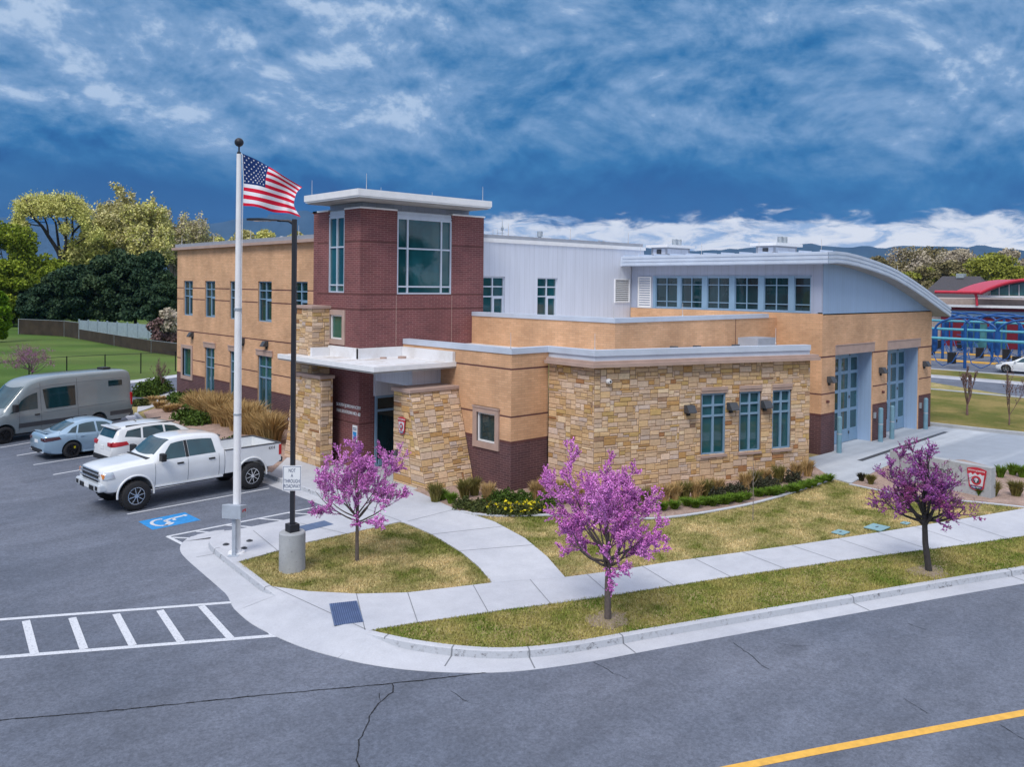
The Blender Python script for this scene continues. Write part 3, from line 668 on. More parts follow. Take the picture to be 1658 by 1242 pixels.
crack(m, [(1470, 1010), (1498, 1020)], .010, .01, 8); crack(m, [(1620, 1175), (1640, 1187), (1660, 1200)], .012, .01, 9); crack(m, [(1465, 1133), (1500, 1155)], .008, .01, 10)
struct(m, 'road_cracks', 'crack')
# tactile plates and little things let into the ground
def plate(pts, z, name, mat, label, cat, group=None):
    P = gp(pts); m = MB(); m.prism([(p.x, p.y) for p in P], z-.01, z)
    o = m.build(name, mat); tag(o, label, cat, group); return o, P
o, P = plate([(533, 979), (578, 974), (589, 1008), (541, 1014)], .014, 'tactile_plate', 'grate', 'square blue grey tactile paving plate on the corner ramp by the street', 'tactile plate')
m = MB()
for i in range(1, 14):
    a = P[0].lerp(P[1], i/14); b = P[3].lerp(P[2], i/14); d = (b-a); n_ = Vector((-d.y, d.x, 0)).normalized()*.008
    m.obox(a-n_+Vector((0, 0, .012)), n_*2, d, (0, 0, .008))
m.build('ribs', 'sign_ink', o)
plate([(477, 855), (525, 844), (540, 850), (490, 862)], .018, 'tactile_plate', 'grate', 'narrow blue grey tactile paving plate beside the accessible bay and lamp base', 'tactile plate')
def lid(px, py, r, lab):
    c = G(px, py); m = MB(); m.box((c.x-r, c.y-r*.8, 0), (c.x+r, c.y+r*.8, .03)); o = m.build('utility_lid', 'utility', bevel=.01); tag(o, lab, 'utility cover', 'green utility covers in the lawn by the pavement')
    m = MB(); m.box((c.x-r*.25, c.y-.02, .03), (c.x+r*.25, c.y+.02, .036)); m.build('handle_slot', 'dark_grey', o)
lid(1361, 863, .22, 'green utility cover leftmost of the three in the lawn by the pavement'); lid(1420, 855, .32, 'largest green utility cover, middle of three in the lawn'); lid(1466, 848, .13, 'smallest green utility cover, nearest the right street tree')
for px, py in ((366, 883), (404, 877), (395, 889)):
    c = G(px, py); m = MB(); m.tube((c.x, c.y, .011), (c.x, c.y, .03), .085, n=12); m.tube((c.x, c.y, .03), (c.x, c.y, .05), .045, n=10)
    tag(m.build('ground_light', 'dark_grey'), 'small dark round ground light set in the concrete round the flagpole', 'ground light', 'ground lights round the flagpole')
# ================================================================== FIRE STATION
XA, YT, XT = 19.36, 27.41, 17.37
FS = empty('fire_station', (XA, 17.45, 0), 0, 'tan and red brick fire station with entrance tower, curved stone wing and two bay doors', 'fire station')
BANDM = ['brick_tan', 'brick_band', 'brick_dark', 'brick_red']
TANB = [(1.62, 1.70), (2.50, 2.56), (4.12, 4.18), (5.98, 6.04), (6.62, 6.68)]
def wall(name, P, u, L, z0, z1, opens=(), zone=None, bands=None, mats=BANDM, thick=.30, parent=None, uoff=0.0, recess=.14):
    """vertical wall panel: P start (x,y), u unit direction; outward normal is u rotated by -90 deg. opens: (u0,u1,v0,v1)"""
    ux = Vector((u[0], u[1], 0)).normalized(); nx = Vector((ux.y, -ux.x, 0)); P = Vector((P[0], P[1], 0)); m = MB()
    us = sorted({0, L} | {o[0] for o in opens} | {o[1] for o in opens}); vs = {z0, z1} | {o[2] for o in opens} | {o[3] for o in opens}
    if bands:
        for a, b in bands:
            if z0 < a < z1: vs.add(a)
            if z0 < b < z1: vs.add(b)
    vs = sorted(v for v in vs if z0 <= v <= z1)
    def pt(a, v, d=0): return P + ux*a + nx*d + Vector((0, 0, v))
    for i in range(len(us)-1):
        for j in range(len(vs)-1):
            a, b, c, d = us[i], us[i+1], vs[j], vs[j+1]; mu, mv = (a+b)/2, (c+d)/2
            if any(o[0] < mu < o[1] and o[2] < mv < o[3] for o in opens): continue
            mi = zone(mv, mu) if zone else 0
            m.add([pt(a, c), pt(b, c), pt(b, d), pt(a, d)], [(0, 1, 2, 3)], mi, [[(a+uoff, c), (b+uoff, c), (b+uoff, d), (a+uoff, d)]])
    for o in opens:
        a, b, c, d = o[:4]; q = o[4] if len(o) > 4 else recess; mi = zone((c+d)/2, a-.01) if zone else 0
        m.add([pt(a, c), pt(a, d), pt(a, d, -q), pt(a, c, -q)], [(0, 1, 2, 3)], mi)
        m.add([pt(b, c, -q), pt(b, d, -q), pt(b, d), pt(b, c)], [(0, 1, 2, 3)], mi)
        m.add([pt(a, d), pt(b, d), pt(b, d, -q), pt(a, d, -q)], [(0, 1, 2, 3)], mi)
        m.add([pt(a, c, -q), pt(b, c, -q), pt(b, c), pt(a, c)], [(0, 1, 2, 3)], mi)
    m.add([pt(0, z1), pt(L, z1), pt(L, z1, -thick), pt(0, z1, -thick)], [(0, 1, 2, 3)], 0)
    return m.build(name, mats, parent or FS)
def ztan(v, u=0):
    if v < 1.62: return 2
    for a, b in TANB:
        if a <= v <= b: return 1
    return 0
def window(P, u, a, b, c, d, cols, rows, gl='glass', fr='alu', q=.10, fw=.055, parent=None, casement=False, name='window', panes=None, sub=True, blind=None):
    """frame with mullions; cols/rows are fractions of the dividing bars"""
    ux = Vector((u[0], u[1], 0)).normalized(); nx = Vector((ux.y, -ux.x, 0)); O = Vector((P[0], P[1], 0)); m = MB()
    def bar(a0, b0, c0, d0, f0, t=.06): m.obox(O + ux*a0 - nx*(q+t-f0) + Vector((0, 0, c0)), ux*(b0-a0), nx*t, (0, 0, d0-c0))
    bar(a, a+fw, c, d, .03); bar(b-fw, b, c, d, .03); bar(a+fw, b-fw, c, c+fw, .027); bar(a+fw, b-fw, d-fw, d, .027)
    for k in cols: x = a+(b-a)*k; bar(x-fw*.55, x+fw*.55, c+fw, d-fw, .024)
    for k in rows: z = c+(d-c)*k; bar(a+fw, b-fw, z-fw*.5, z+fw*.5, .020)
    if casement:
        x0 = a+(b-a)*cols[0]+fw*.55; x1 = b-fw; z1 = c+(d-c)*rows[0]-fw*.5; z0 = c+fw
        bar(x0, x0+.06, z0, z1, .034); bar(x1-.06, x1, z0, z1, .034); bar(x0+.06, x1-.06, z1-.07, z1, .034); bar(x0+.06, x1-.06, z0, z0+.07, .034)
    o = m.build(name, fr, parent or FS)
    g = MB(); p = [O + ux*x - nx*(q+.035) + Vector((0, 0, z)) for x, z in ((a+.01, c+.01), (b-.01, c+.01), (b-.01, d-.01), (a+.01, d-.01))]
    g.add(p, [(0, 1, 2, 3)]); g.add([v - nx*.012 for v in p], [(3, 2, 1, 0)])
    for i in range(4): j = (i+1) % 4; g.add([p[i], p[i]-nx*.012, p[j]-nx*.012, p[j]], [(0, 1, 2, 3)])
    if sub: g.build('pane', gl, o)
    if blind:
        for (x0, x1, z0, z1) in blind:
            k = MB(); k.add([O + ux*x - nx*(q+.033) + Vector((0, 0, z)) for x, z in ((x0, z0), (x1, z0), (x1, z1), (x0, z1))], [(0, 1, 2, 3)]); k.build('blind', 'glass_teal', o)
    return o
UX = (1, 0); UYm = (0, -1)    # front walls run +X (facing -Y); side walls run -Y (facing -X)
# ---- long two storey side wing, wall on X = XA seen from the car park: starts at the far end
Yf = 50.40
def su(Y): return Yf - Y
ups = [(49.44, 48.11), (46.41, 45.05), (43.20, 41.80), (39.92, 38.46), (36.35, 34.95)]
lows = [onX(303, 590, XA).y]
op = []; winspecs = []
for y0, y1 in ups: op.append((su(y0), su(y1), 5.06, 7.06))
L_ = [(49.50, 48.25, 1.55, 3.15, 'single'), (46.35, 45.10, .62, 3.38, 'tall'), (43.15, 41.85, .62, 3.38, 'tall'), (39.90, 38.42, .62, 3.38, 'tall'), (36.5, 35.0, .62, 3.38, 'tall')]
for y0, y1, a, b, k in L_: op.append((su(y0), su(y1), a, b))
wall('brick_wall', (XA, Yf), UYm, Yf-27.6, -.2, 8.86, op, ztan, TANB)
for y0, y1 in ups: window((XA, Yf), UYm, su(y0), su(y1), 5.06, 7.06, (.5,), (.56, .77), 'glass_dark', 'alu_blue', casement=True)
for y0, y1, a, b, k in L_:
    if k == 'tall':
        w = window((XA, Yf), UYm, su(y0), su(y1), a, b, (.5,), (.60, .80), 'glass', 'alu_blue')
        m = MB(); m.box((XA-.05, y1-.14, b), (XA+.1, y0+.14, b+.24)); m.box((XA-.075, y1-.14, b+.24), (XA+.1, y0+.14, b+.30)); m.build('lintel', 'cast_stone', w)
        m = MB(); m.box((XA-.07, y1-.05, a-.10), (XA+.1, y0+.05, a)); m.build('sill', 'white_trim', w)
        m = MB(); m.box((XA-.015, y1, -.1), (XA+.1, y0, a-.10)); m.build('panel', 'brick_tan', w)
    else:
        w = window((XA, Yf), UYm, su(y0)+.0, su(y1), a, b, (), (), 'glass_green', 'alu_blue')
        m = MB()
        for s in ((y1-.2, y1), (y0, y0+.2)): m.box((XA-.05, s[0], a-.2), (XA+.1, s[1], b+.2))
        m.box((XA-.05, y1, b), (XA+.1, y0, b+.2)); m.box((XA-.05, y1, a-.2), (XA+.1, y0, a)); m.build('surround', 'cast_stone', w)
def lamp(P, n, parent=FS):   # wall lamp: wedge shaped hood on a back plate
    n = Vector(n); t = Vector((-n.y, n.x, 0)); P = Vector(P); m = MB(); w = .17
    pr = [(0, .14), (.16, .14), (.30, -.09), (.30, -.12), (0, -.12)]
    vs = [P + n*a + Vector((0, 0, z)) - t*w for a, z in pr] + [P + n*a + Vector((0, 0, z)) + t*w for a, z in pr]
    k = len(pr); m.add(vs, [tuple(range(k))[::-1], tuple(range(k, 2*k))] + [(i, (i+1) % k, k+(i+1) % k, k+i) for i in range(k)])
    o = m.build('wall_lamp', 'dark_grey', parent); m = MB(); m.obox(P - t*.07 + Vector((0, 0, -.24)), t*.14, n*.05, (0, 0, .12)); m.build('back_plate', 'dark_metal', o)
for px, py in ((303 + 0, 552), (387, 559), (425, 566)): p = onX(px+9 if px == 303 else px+7, py, XA); lamp((XA, p.y, 3.98), (-1, 0, 0))
# roof edge of the two storey wing
m = MB(); m.box((XA-.26, 27.86, 8.86), (XA+.4, Yf+.26, 9.0)); m.build('eaves', 'cast_stone', FS)
m = MB(); m.box((XA-.10, 27.95, 9.0), (34.8, Yf+.1, 9.20)); m.build('roof', 'grey_trim', FS)
m = MB(); m.box((XA+.25, 27.78, 8.86), (34.83, 27.94, 9.03)); m.build('parapet_cap', 'white_trim', FS)
# ---- metal clad upper wall facing the street, Y = 27.83
mw = (XA+.3, 27.83); 
def mu(x): return x - mw[0]
opm = [(mu(23.75), mu(25.09), 5.2, 7.37), (mu(27.09), mu(28.40), 5.2, 7.35), (mu(32.44), mu(33.60), 6.17, 7.36)]
wall('metal_wall', mw, UX, 34.75-mw[0], 4.0, 8.86, opm, None, None, ['siding_light'])
for a, b in ((23.75, 25.09), (27.09, 28.40)): window(mw, UX, mu(a), mu(b), 5.2, 7.36, (.5,), (.60, .80), 'glass', 'alu', casement=True)
def louvre(P, u, a, b, c, d, n=11):
    ux = Vector((u[0], u[1], 0)); nx = Vector((ux.y, -ux.x, 0)); O = Vector((P[0], P[1], 0)); m = MB()
    for s in ((a, a+.05, c, d), (b-.05, b, c, d), (a+.05, b-.05, c, c+.05), (a+.05, b-.05, d-.05, d)):
        m.obox(O + ux*s[0] + nx*-.02 + Vector((0, 0, s[2])), ux*(s[1]-s[0]), nx*.07, (0, 0, s[3]-s[2]))
    for i in range(n):
        z = c+.06+(d-c-.12)*i/n; m.obox(O + ux*(a+.05) + nx*.02 + Vector((0, 0, z)), ux*(b-a-.1), nx*-.06 + Vector((0, 0, .05)), (0, 0, .02))
    o = m.build('louvre', 'white_trim', FS)
    m = MB(); m.obox(O + ux*a - nx*.10 + Vector((0, 0, c)), ux*(b-a), nx*.02, (0, 0, d-c)); m.build('backing', 'black', o)
louvre(mw, UX, mu(32.44), mu(33.60), 6.17, 7.36)
wall('metal_wall', (34.75, 27.83), (0, 1), 10, 4, 8.86, (), None, None, ['siding_light'])
wall('brick_wall', (XA, Yf), (1, 0), 15, -.2, 8.86, (), ztan, TANB) if False else None
m = MB(); m.box((XA+.35, 28.2, 8.0), (34.5, Yf-.1, 8.6)); m.box((34.4, 38, 0), (34.7, Yf, 8.8)); m.box((XA+.3, Yf-.3, 0), (34.6, Yf-.003, 8.8)); m.build('rear_wall', 'brick_tan', FS)
# ---- lower yellow brick wall, X = XA, between the stone pier and the corner at Y = 21.1
yA0, yA1 = 27.40, 21.10
def ya(Y): return yA0 - Y
wall('brick_wall', (XA, yA0), UYm, yA0-yA1, -.2, 4.665, [(ya(22.86), ya(21.88), 1.50, 2.53)], ztan, TANB)
w = window((XA, yA0), UYm, ya(22.86), ya(21.88), 1.50, 2.53, (), (), 'glass_dark', 'white_trim', q=.06)
m = MB()
for s in ((21.68, 21.88), (22.86, 23.06)): m.box((XA-.06, s[0], 1.29), (XA+.1, s[1], 2.75))
m.box((XA-.06, 21.88, 2.53), (XA+.1, 22.86, 2.75)); m.box((XA-.06, 21.88, 1.29), (XA+.1, 22.86, 1.50)); m.box((XA-.085, 21.66, 2.69), (XA, 23.08, 2.75)); m.build('surround', 'cast_stone', w)
wall('brick_wall', (XA, yA1), UX, 21.12-XA, -.2, 4.665, (), ztan, TANB, uoff=.3)
# corner soldier: tidy outer corner is shared by the two panels
# ---- curved stone wing
arc = [(21.10, 21.05), (21.10, 20.88), (21.08, 18.90)]
cur = [(21.08, 18.90), (22.64, 18.40), (24.0, 17.98), (25.17, 17.62), (26.5, 17.17), (27.82, 16.70), (28.9, 16.32), (29.93, 15.98)]
rightend = [(29.93, 15.98), (32.2, 20.0)]
class Path2:
    def __init__(s, pts):
        s.p = [Vector((a, b, 0)) for a, b in pts]; s.c = [0]
        for a, b in zip(s.p[:-1], s.p[1:]): s.c.append(s.c[-1] + (b-a).length)
        s.L = s.c[-1]
    def at(s, u):
        u = min(max(u, 0), s.L-1e-6); i = max(k for k in range(len(s.c)) if s.c[k] <= u); i = min(i, len(s.p)-2)
        d = (s.p[i+1]-s.p[i]).normalized(); return s.p[i] + d*(u-s.c[i]), Vector((d.y, -d.x, 0))
    def u_of_pixel(s, px, py=700):
        best = min(np.linspace(0, s.L, 800), key=lambda u: abs(proj_x(s.at(u)[0], 2.5) - px)); return float(best)
def proj_x(p, z):
    d = Vector((p[0], p[1], z-HC)); return CX_PX + F_PX*d.dot(Rc)/d.dot(Fc)
PAL = [((.68, .51, .36), 5), ((.62, .46, .32), 6), ((.66, .48, .29), 5), ((.60, .42, .24), 3.5), ((.70, .56, .46), 4.5), ((.60, .47, .38), 5), ((.50, .31, .14), 1.3), ((.38, .20, .10), .6), ((.57, .41, .19), 2.2), ((.36, .24, .17), .5), ((.64, .54, .50), 1.6), ((.74, .60, .44), 2)]
def ashlar(name, L, H, mp, seed, opens=(), unit=.076, parent=None, v0=0.0, hmax=3):
    rr = random.Random(seed); nu, nv = int(L/unit), int(round(H/unit)); du, dv = L/nu, H/nv
    occ = [[False]*nu for _ in range(nv)]
    def isopen(i, j): u, v = (i+.5)*du, v0+(j+.5)*dv; return any(o[0] < u < o[1] and o[2] < v < o[3] for o in opens)
    for j in range(nv):
        for i in range(nu):
            if isopen(i, j): occ[j][i] = True
    m = MB(); cols = []; tot = sum(w for _, w in PAL)
    def addstone(i, j, w, h):
        g = .009; a, b, c, d = i*du+g, (i+w)*du-g, v0+j*dv+g, v0+(j+h)*dv-g
        pr = rr.uniform(.012, .030); bv = .012
        j1, j2, j3, j4 = [rr.uniform(-.006, .006) for _ in range(4)]
        back = [mp(a, c, 0), mp(b, c, 0), mp(b, d, 0), mp(a, d, 0)]
        front = [mp(a+bv, c+bv+j1, pr), mp(b-bv, c+bv+j2, pr), mp(b-bv, d-bv+j3, pr), mp(a+bv, d-bv+j4, pr)]
        m.add(back+front, [(4, 5, 6, 7), (0, 1, 5, 4), (1, 2, 6, 5), (2, 3, 7, 6), (3, 0, 4, 7)])
        x = rr.uniform(0, tot); cc = PAL[0][0]
        for cc, wgt in PAL:
            x -= wgt
            if x <= 0: break
        k = rr.uniform(.86, 1.12); cols.extend([(cc[0]*k*1.03, cc[1]*k*.97, cc[2]*k*.88, 1)]*5)
    for j in range(nv):
        for i in range(nu):
            if occ[j][i]: continue
            h = rr.choice([1, 1, 2, 2, 2, 3]); w = rr.choice([3, 4, 5, 6, 7]) if h == 1 else (rr.choice([3, 4, 5, 6, 7]) if h == 2 else rr.choice([5, 6, 7]))
            h = min(h, nv-j); ww = 0
            while ww < w and i+ww < nu and not occ[j][i+ww]: ww += 1
            w = max(1, ww); ok = 1
            while ok < h and all(not occ[j+ok][i+q] for q in range(w)): ok += 1
            h = min(h, ok)
            for q in range(h):
                for r_ in range(w): occ[j+q][i+r_] = True
            addstone(i, j, w, h)
    o = m.build(name, 'stone', parent or FS); at = o.data.attributes.new('stone', 'FLOAT_COLOR', 'FACE')
    at.data.foreach_set('color', np.array(cols, np.float32).ravel()); return o
def stone_run(pts, H, seed, opens=(), z0=0.0, name='stone_wall'):
    P = Path2(pts)
    def mp(u, v, d): p, n = P.at(u); return p + n*d + Vector((0, 0, v))
    o = ashlar(name, P.L, H-z0, mp, seed, opens, v0=z0)
    # mortar bed behind the stones, with the reveals of the openings
    us = sorted({0, P.L} | {c for c in P.c} | {x for op in opens for x in op[:2]}); vs = sorted({z0, H} | {x for op in opens for x in op[2:4]}); m = MB()
    for i in range(len(us)-1):
        for j in range(len(vs)-1):
            a, b, c, d = us[i], us[i+1], vs[j], vs[j+1]
            if b-a < 1e-5 or any(q[0] < (a+b)/2 < q[1] and q[2] < (c+d)/2 < q[3] for q in opens): continue
            n1 = P.at((a+b)/2)[1]; A, B = P.at(a+1e-7)[0], P.at(b)[0]
            m.add([A+Vector((0, 0, c)), B+Vector((0, 0, c)), B+Vector((0, 0, d)), A+Vector((0, 0, d))], [(0, 1, 2, 3)])
    for a, b, c, d in [q[:4] for q in opens]:
        A, nA = P.at(a); B, _ = P.at(b); n_ = P.at((a+b)/2)[1]; q = .16; Z = lambda v: Vector((0, 0, v))
        m.add([A+Z(c)+n_*.02, A+Z(d)+n_*.02, A+Z(d)-n_*q, A+Z(c)-n_*q], [(0, 1, 2, 3)]); m.add([B+Z(c)-n_*q, B+Z(d)-n_*q, B+Z(d)+n_*.02, B+Z(c)+n_*.02], [(0, 1, 2, 3)])
        m.add([A+Z(d)+n_*.02, B+Z(d)+n_*.02, B+Z(d)-n_*q, A+Z(d)-n_*q], [(0, 1, 2, 3)]); m.add([A+Z(c)-n_*q, B+Z(c)-n_*q, B+Z(c)+n_*.02, A+Z(c)+n_*.02], [(0, 1, 2, 3)])
    m.build('mortar_bed', 'mortar', o); return P
stone_run(arc, 4.30, 11)
PC = Path2(cur)
wpx = [(1135, 1175), (1197, 1231), (1250, 1280)]
ops = [(PC.u_of_pixel(a), PC.u_of_pixel(b), 1.02, 3.22) for a, b in wpx]
stone_run(cur, 4.30, 23, ops); stone_run(rightend, 4.30, 5)
for k, (a, b, c, d) in enumerate(ops):
    A, B = PC.at(a)[0], PC.at(b)[0]; u = (B-A).normalized(); Lw = (B-A).length
    w = window((A.x, A.y), (u.x, u.y), .0, Lw, c, d, (.5,), (.63, .80), 'glass_teal' if k == 9 else 'glass', 'alu_blue', q=.05, fw=.07)
    nx = Vector((u.y, -u.x, 0)); m = MB()
    m.obox(A - u*.03 + nx*-.05 + Vector((0, 0, c-.09)), u*(Lw+.06), nx*.13, (0, 0, .088)); m.build('sill', 'cast_stone', w)
    m = MB(); m.obox(A - u*.03 + nx*-.05 + Vector((0, 0, d+.002)), u*(Lw+.06), nx*.10, (0, 0, .10)); m.obox(A - u*.03 + nx*-.05 + Vector((0, 0, d+.102)), u*(Lw+.06), nx*.125, (0, 0, .12)); m.build('lintel', 'cast_stone', w)
for px, py in ((1119, 680), (1188, 675), (1243, 669)):
    u = PC.u_of_pixel(px-6); p, n_ = PC.at(u); lamp((p.x+n_.x*.03, p.y+n_.y*.03, 2.72), n_)
# cornice and parapet follow the same plan line
full = arc[1:2] + arc[2:] + cur[1:]
def ribbon(name, pts, o0, o1, z0, z1, mat, ends=True):
    P = [Vector((a, b, 0)) for a, b in pts]; out = []; inn = []
    for i, p in enumerate(P):
        ds = []
        if i: ds.append((P[i]-P[i-1]).normalized())
        if i < len(P)-1: ds.append((P[i+1]-P[i]).normalized())
        ns = [Vector((d.y, -d.x, 0)) for d in ds]; nb = sum(ns, Vector()).normalized(); k = 1/max(.5, nb.dot(ns[0]))
        out.append(p + nb*o1*k); inn.append(p + nb*o0*k)
    m = MB(); n = len(P)
    for z, q in ((z1, 1), (z0, -1)):
        for i in range(n-1):
            v = [inn[i], out[i], out[i+1], inn[i+1]]; v = [a + Vector((0, 0, z)) for a in v]; m.add(v, [(0, 1, 2, 3)] if q > 0 else [(3, 2, 1, 0)])
    for i in range(n-1):
        m.add([out[i]+Vector((0, 0, z0)), out[i+1]+Vector((0, 0, z0)), out[i+1]+Vector((0, 0, z1)), out[i]+Vector((0, 0, z1))], [(0, 1, 2, 3)])
        m.add([inn[i]+Vector((0, 0, z0)), inn[i+1]+Vector((0, 0, z0)), inn[i+1]+Vector((0, 0, z1)), inn[i]+Vector((0, 0, z1))], [(3, 2, 1, 0)])
    for i in (0, n-1): m.add([inn[i]+Vector((0, 0, z0)), out[i]+Vector((0, 0, z0)), out[i]+Vector((0, 0, z1)), inn[i]+Vector((0, 0, z1))], [(0, 1, 2, 3)])
    return m.build(name, mat, FS)
ext = [(21.10, 21.0)] + full[1:] + [(30.15, 15.90)]
ribbon('cornice', ext, -.2, .30, 4.30, 4.42, 'cast_stone'); ribbon('cornice', ext, -.2, .20, 4.42, 4.50, 'cast_stone')
par = [(XA, 27.38), (XA, 21.10), (21.10, 21.10), (21.08, 18.90)] + cur[1:]
ribbon('parapet', [(21.10, 21.10), (21.08, 18.90)] + cur[1:], -.25, -.02, 4.50, 4.66, 'roof_trim')
ribbon('parapet_cap', par, -.28, .035, 4.66, 4.86, 'roof_trim')
m = MB(); m.prism([(XA+.2, 27.35), (XA+.2, 21.3), (21.3, 21.3), (21.3, 19.1), (29.8, 16.3), (33.6, 20.2), (33.6, 19.5), (22.9, 19.5), (22.9, 27.35)][:6] + [(33.55, 19.56), (22.86, 19.6), (22.86, 27.4)], 4.3, 4.55); m.build('roof', 'membrane_clean', FS)
# ---- upper tan volume behind the stone wing
XU, YU = 22.86, 19.56
ZU = 5.70
wall('brick_wall', (XU, YT), UYm, YT-YU, 4.5, ZU, (), None, None)
wall('brick_wall', (XU, YU), UX, 33.68-XU, 4.5, ZU, (), None, None)
ribbon('parapet_cap', [(XU, YT-.02), (XU, YU), (32.95, YU)], -.3, .035, ZU, ZU+.17, 'roof_trim')
m = MB(); m.box((XU+.3, YU+.3, 5.2), (33.5, 27.8, 5.3)); m.build('roof', 'membrane_clean', FS)
m = MB(); m.box((30.43, YU-.012, 4.55), (30.45, YU-.002, ZU)); m.build('movement_joint', 'brick_band', FS)
# ---- engine bay: brick up to 5.94, metal above, vaulted roof
XG, YG, XG1 = 33.68, 17.45, 45.05
def zg(v, u=0):
    if v < 1.62: return 2
    for a, b in ((1.62, 1.70), (2.50, 2.56), (4.06, 4.13)):
        if a <= v <= b: return 1
    return 0
GB = [(1.62, 1.70), (2.50, 2.56), (4.06, 4.13)]
d1, d2 = (34.85-XG, 38.45-XG), (39.95-XG, 43.55-XG)
ZB = 5.92
wall('brick_wall', (XG, YG), UX, XG1-XG, -.2, ZB, [d1+(-.2, 4.13, .75), d2+(-.2, 4.13, .75)], zg, GB)
wall('brick_wall', (XG, 27.8), UYm, 27.8-YG, -.2, ZB, (), zg, GB)
wall('brick_wall', (XG1, YG), (0, 1), 22, -.2, ZB, (), zg, GB)
for a, b in (d1, d2):
    m = MB(); m.box((XG+a-.03, YG-.02, 4.13), (XG+b+.12, YG+.05, 4.53)); m.box((XG+a-.03, YG-.04, 4.53), (XG+b+.12, YG+.05, 4.57)); m.build('lintel', 'cast_stone', FS)
    # light blue jambs and head lining of the recess
    m = MB(); m.box((XG+b-.02, YG+.06, 0), (XG+b-.002, YG+.74, 4.12)); m.build('door_jamb', 'siding_blue', FS); m = MB(); m.box((XG+a+.002, YG+.06, 0), (XG+a+.02, YG+.74, 4.12)); m.build('door_jamb', 'siding_blue', FS)
    y = YG+.68; m = MB(); W_ = (b-a); lw = W_/4
    for k in range(4):
        x0 = XG+a+k*lw+.012; x1 = XG+a+(k+1)*lw-.012
        st = .13
        m.box((x0, y, .03), (x0+st, y+.05, 4.1)); m.box((x1-st, y, .03), (x1, y+.05, 4.1))
        zs = [.03, .62, 1.42, 1.56, 2.30, 2.44, 3.12, 3.26, 3.84, 4.1]
        for i in range(0, 10, 2): m.box((x0+st, y+.002, zs[i]), (x1-st, y+.048, zs[i+1]))
    o = m.build('bay_door', 'alu_blue', FS)
    for k in range(4):
        x0 = XG+a+k*lw+.012; x1 = XG+a+(k+1)*lw-.012; g = MB()
        for i in range(1, 9, 2): g.box((x0+.12, y+.02, zs[i]-.01), (x1-.12, y+.035, zs[i+1]+.01))
        g.build('pane', 'glass' if k > 1 else 'glass_dark', o)
    g = MB(); g.box((XG+a, y+.06, 0), (XG+b, y+.08, 4.12)); g.build('door_seal', 'black', o)
    for z in (.38, 2.0, 3.95): g = MB(); g.box((XG+a+3*lw-.04, y-.03, z), (XG+a+3*lw+.04, y, z+.12)); g.build('hinge', 'dark_grey', o)
for x, z in ((34.30, 3.12), (39.22, 3.22), (44.15, 3.25)): lamp((x, YG, z), (0, -1, 0))
# metal gable with the vaulted profile
prof_o = [(32.9, 8.50), (33.6, 8.54), (34.6, 8.52), (35.6, 8.44), (36.6, 8.33), (37.6, 8.20), (38.6, 8.05), (39.6, 7.86), (40.6, 7.62), (41.6, 7.36), (42.6, 7.08), (43.6, 6.78), (44.6, 6.48), (45.9, 6.10)]
def ztop(x):
    for (a, za), (b, zb) in zip(prof_o[:-1], prof_o[1:]):
        if a <= x <= b: return za + (zb-za)*(x-a)/(b-a)
TH = .50
XS = XG+.05
xs = [XS] + [p[0] for p in prof_o if XS < p[0] < XG1-.05] + [XG1-.05]
m = MB(); top = [(x, ztop(x)-TH+.06) for x in xs]
fr = [Vector((x, YG+.02, z)) for x, z in top] + [Vector((xs[-1], YG+.02, ZB)), Vector((xs[0], YG+.02, ZB))]
fr = fr[::-1]
m.add(fr, [tuple(range(len(fr)))]); m.add([p + Vector((0, .2, 0)) for p in fr], [tuple(range(len(fr)))[::-1]])
m.box((XS, YG+.0, ZB-.05), (XG1-.05, YG+.24, ZB+.05))
m.build('metal_gable', 'siding_blue', FS)
# clerestory on the side of the engine bay
cY0, cY1 = 27.8, YG+.03
def cu(Y): return cY0 - Y
cw = [(26.24, 24.92), (24.72, 23.50), (23.22, 22.01), (21.73, 20.51), (20.24, 19.04), (18.78, 18.02)]
wall('clerestory_wall', (XS, cY0), UYm, cY0-cY1, ZB-.02, 8.06, [(cu(a), cu(b), 5.99, 7.46, .06) for a, b in cw], None, None, ['siding_grey'])
for k, (a, b) in enumerate(cw): window((XS, cY0), UYm, cu(a), cu(b), 5.99, 7.46, (.5,) if k < 5 else (), (.20, .76), 'glass_dark', 'alu_blue', q=.03, fw=.036)
m = MB()
for a, b in zip([x[1] for x in cw[:-1]], [x[0] for x in cw[1:]]): m.box((XS-.03, b+.0, 5.97), (XS-.002, a-.0, 7.48))
m.box((XS-.03, 26.24, 5.97), (XS-.002, 26.4, 7.48)); m.box((XS-.05, 18.0, 7.48), (XS-.002, 26.42, 7.52)); m.box((XS-.05, 18.0, 5.93), (XS-.002, 26.42, 5.97)); m.build('mullion_panel', 'alu_blue', FS)
louvre((XS-.03, cY0), UYm, cu(27.32), cu(26.50), 5.93, 7.48, 12)
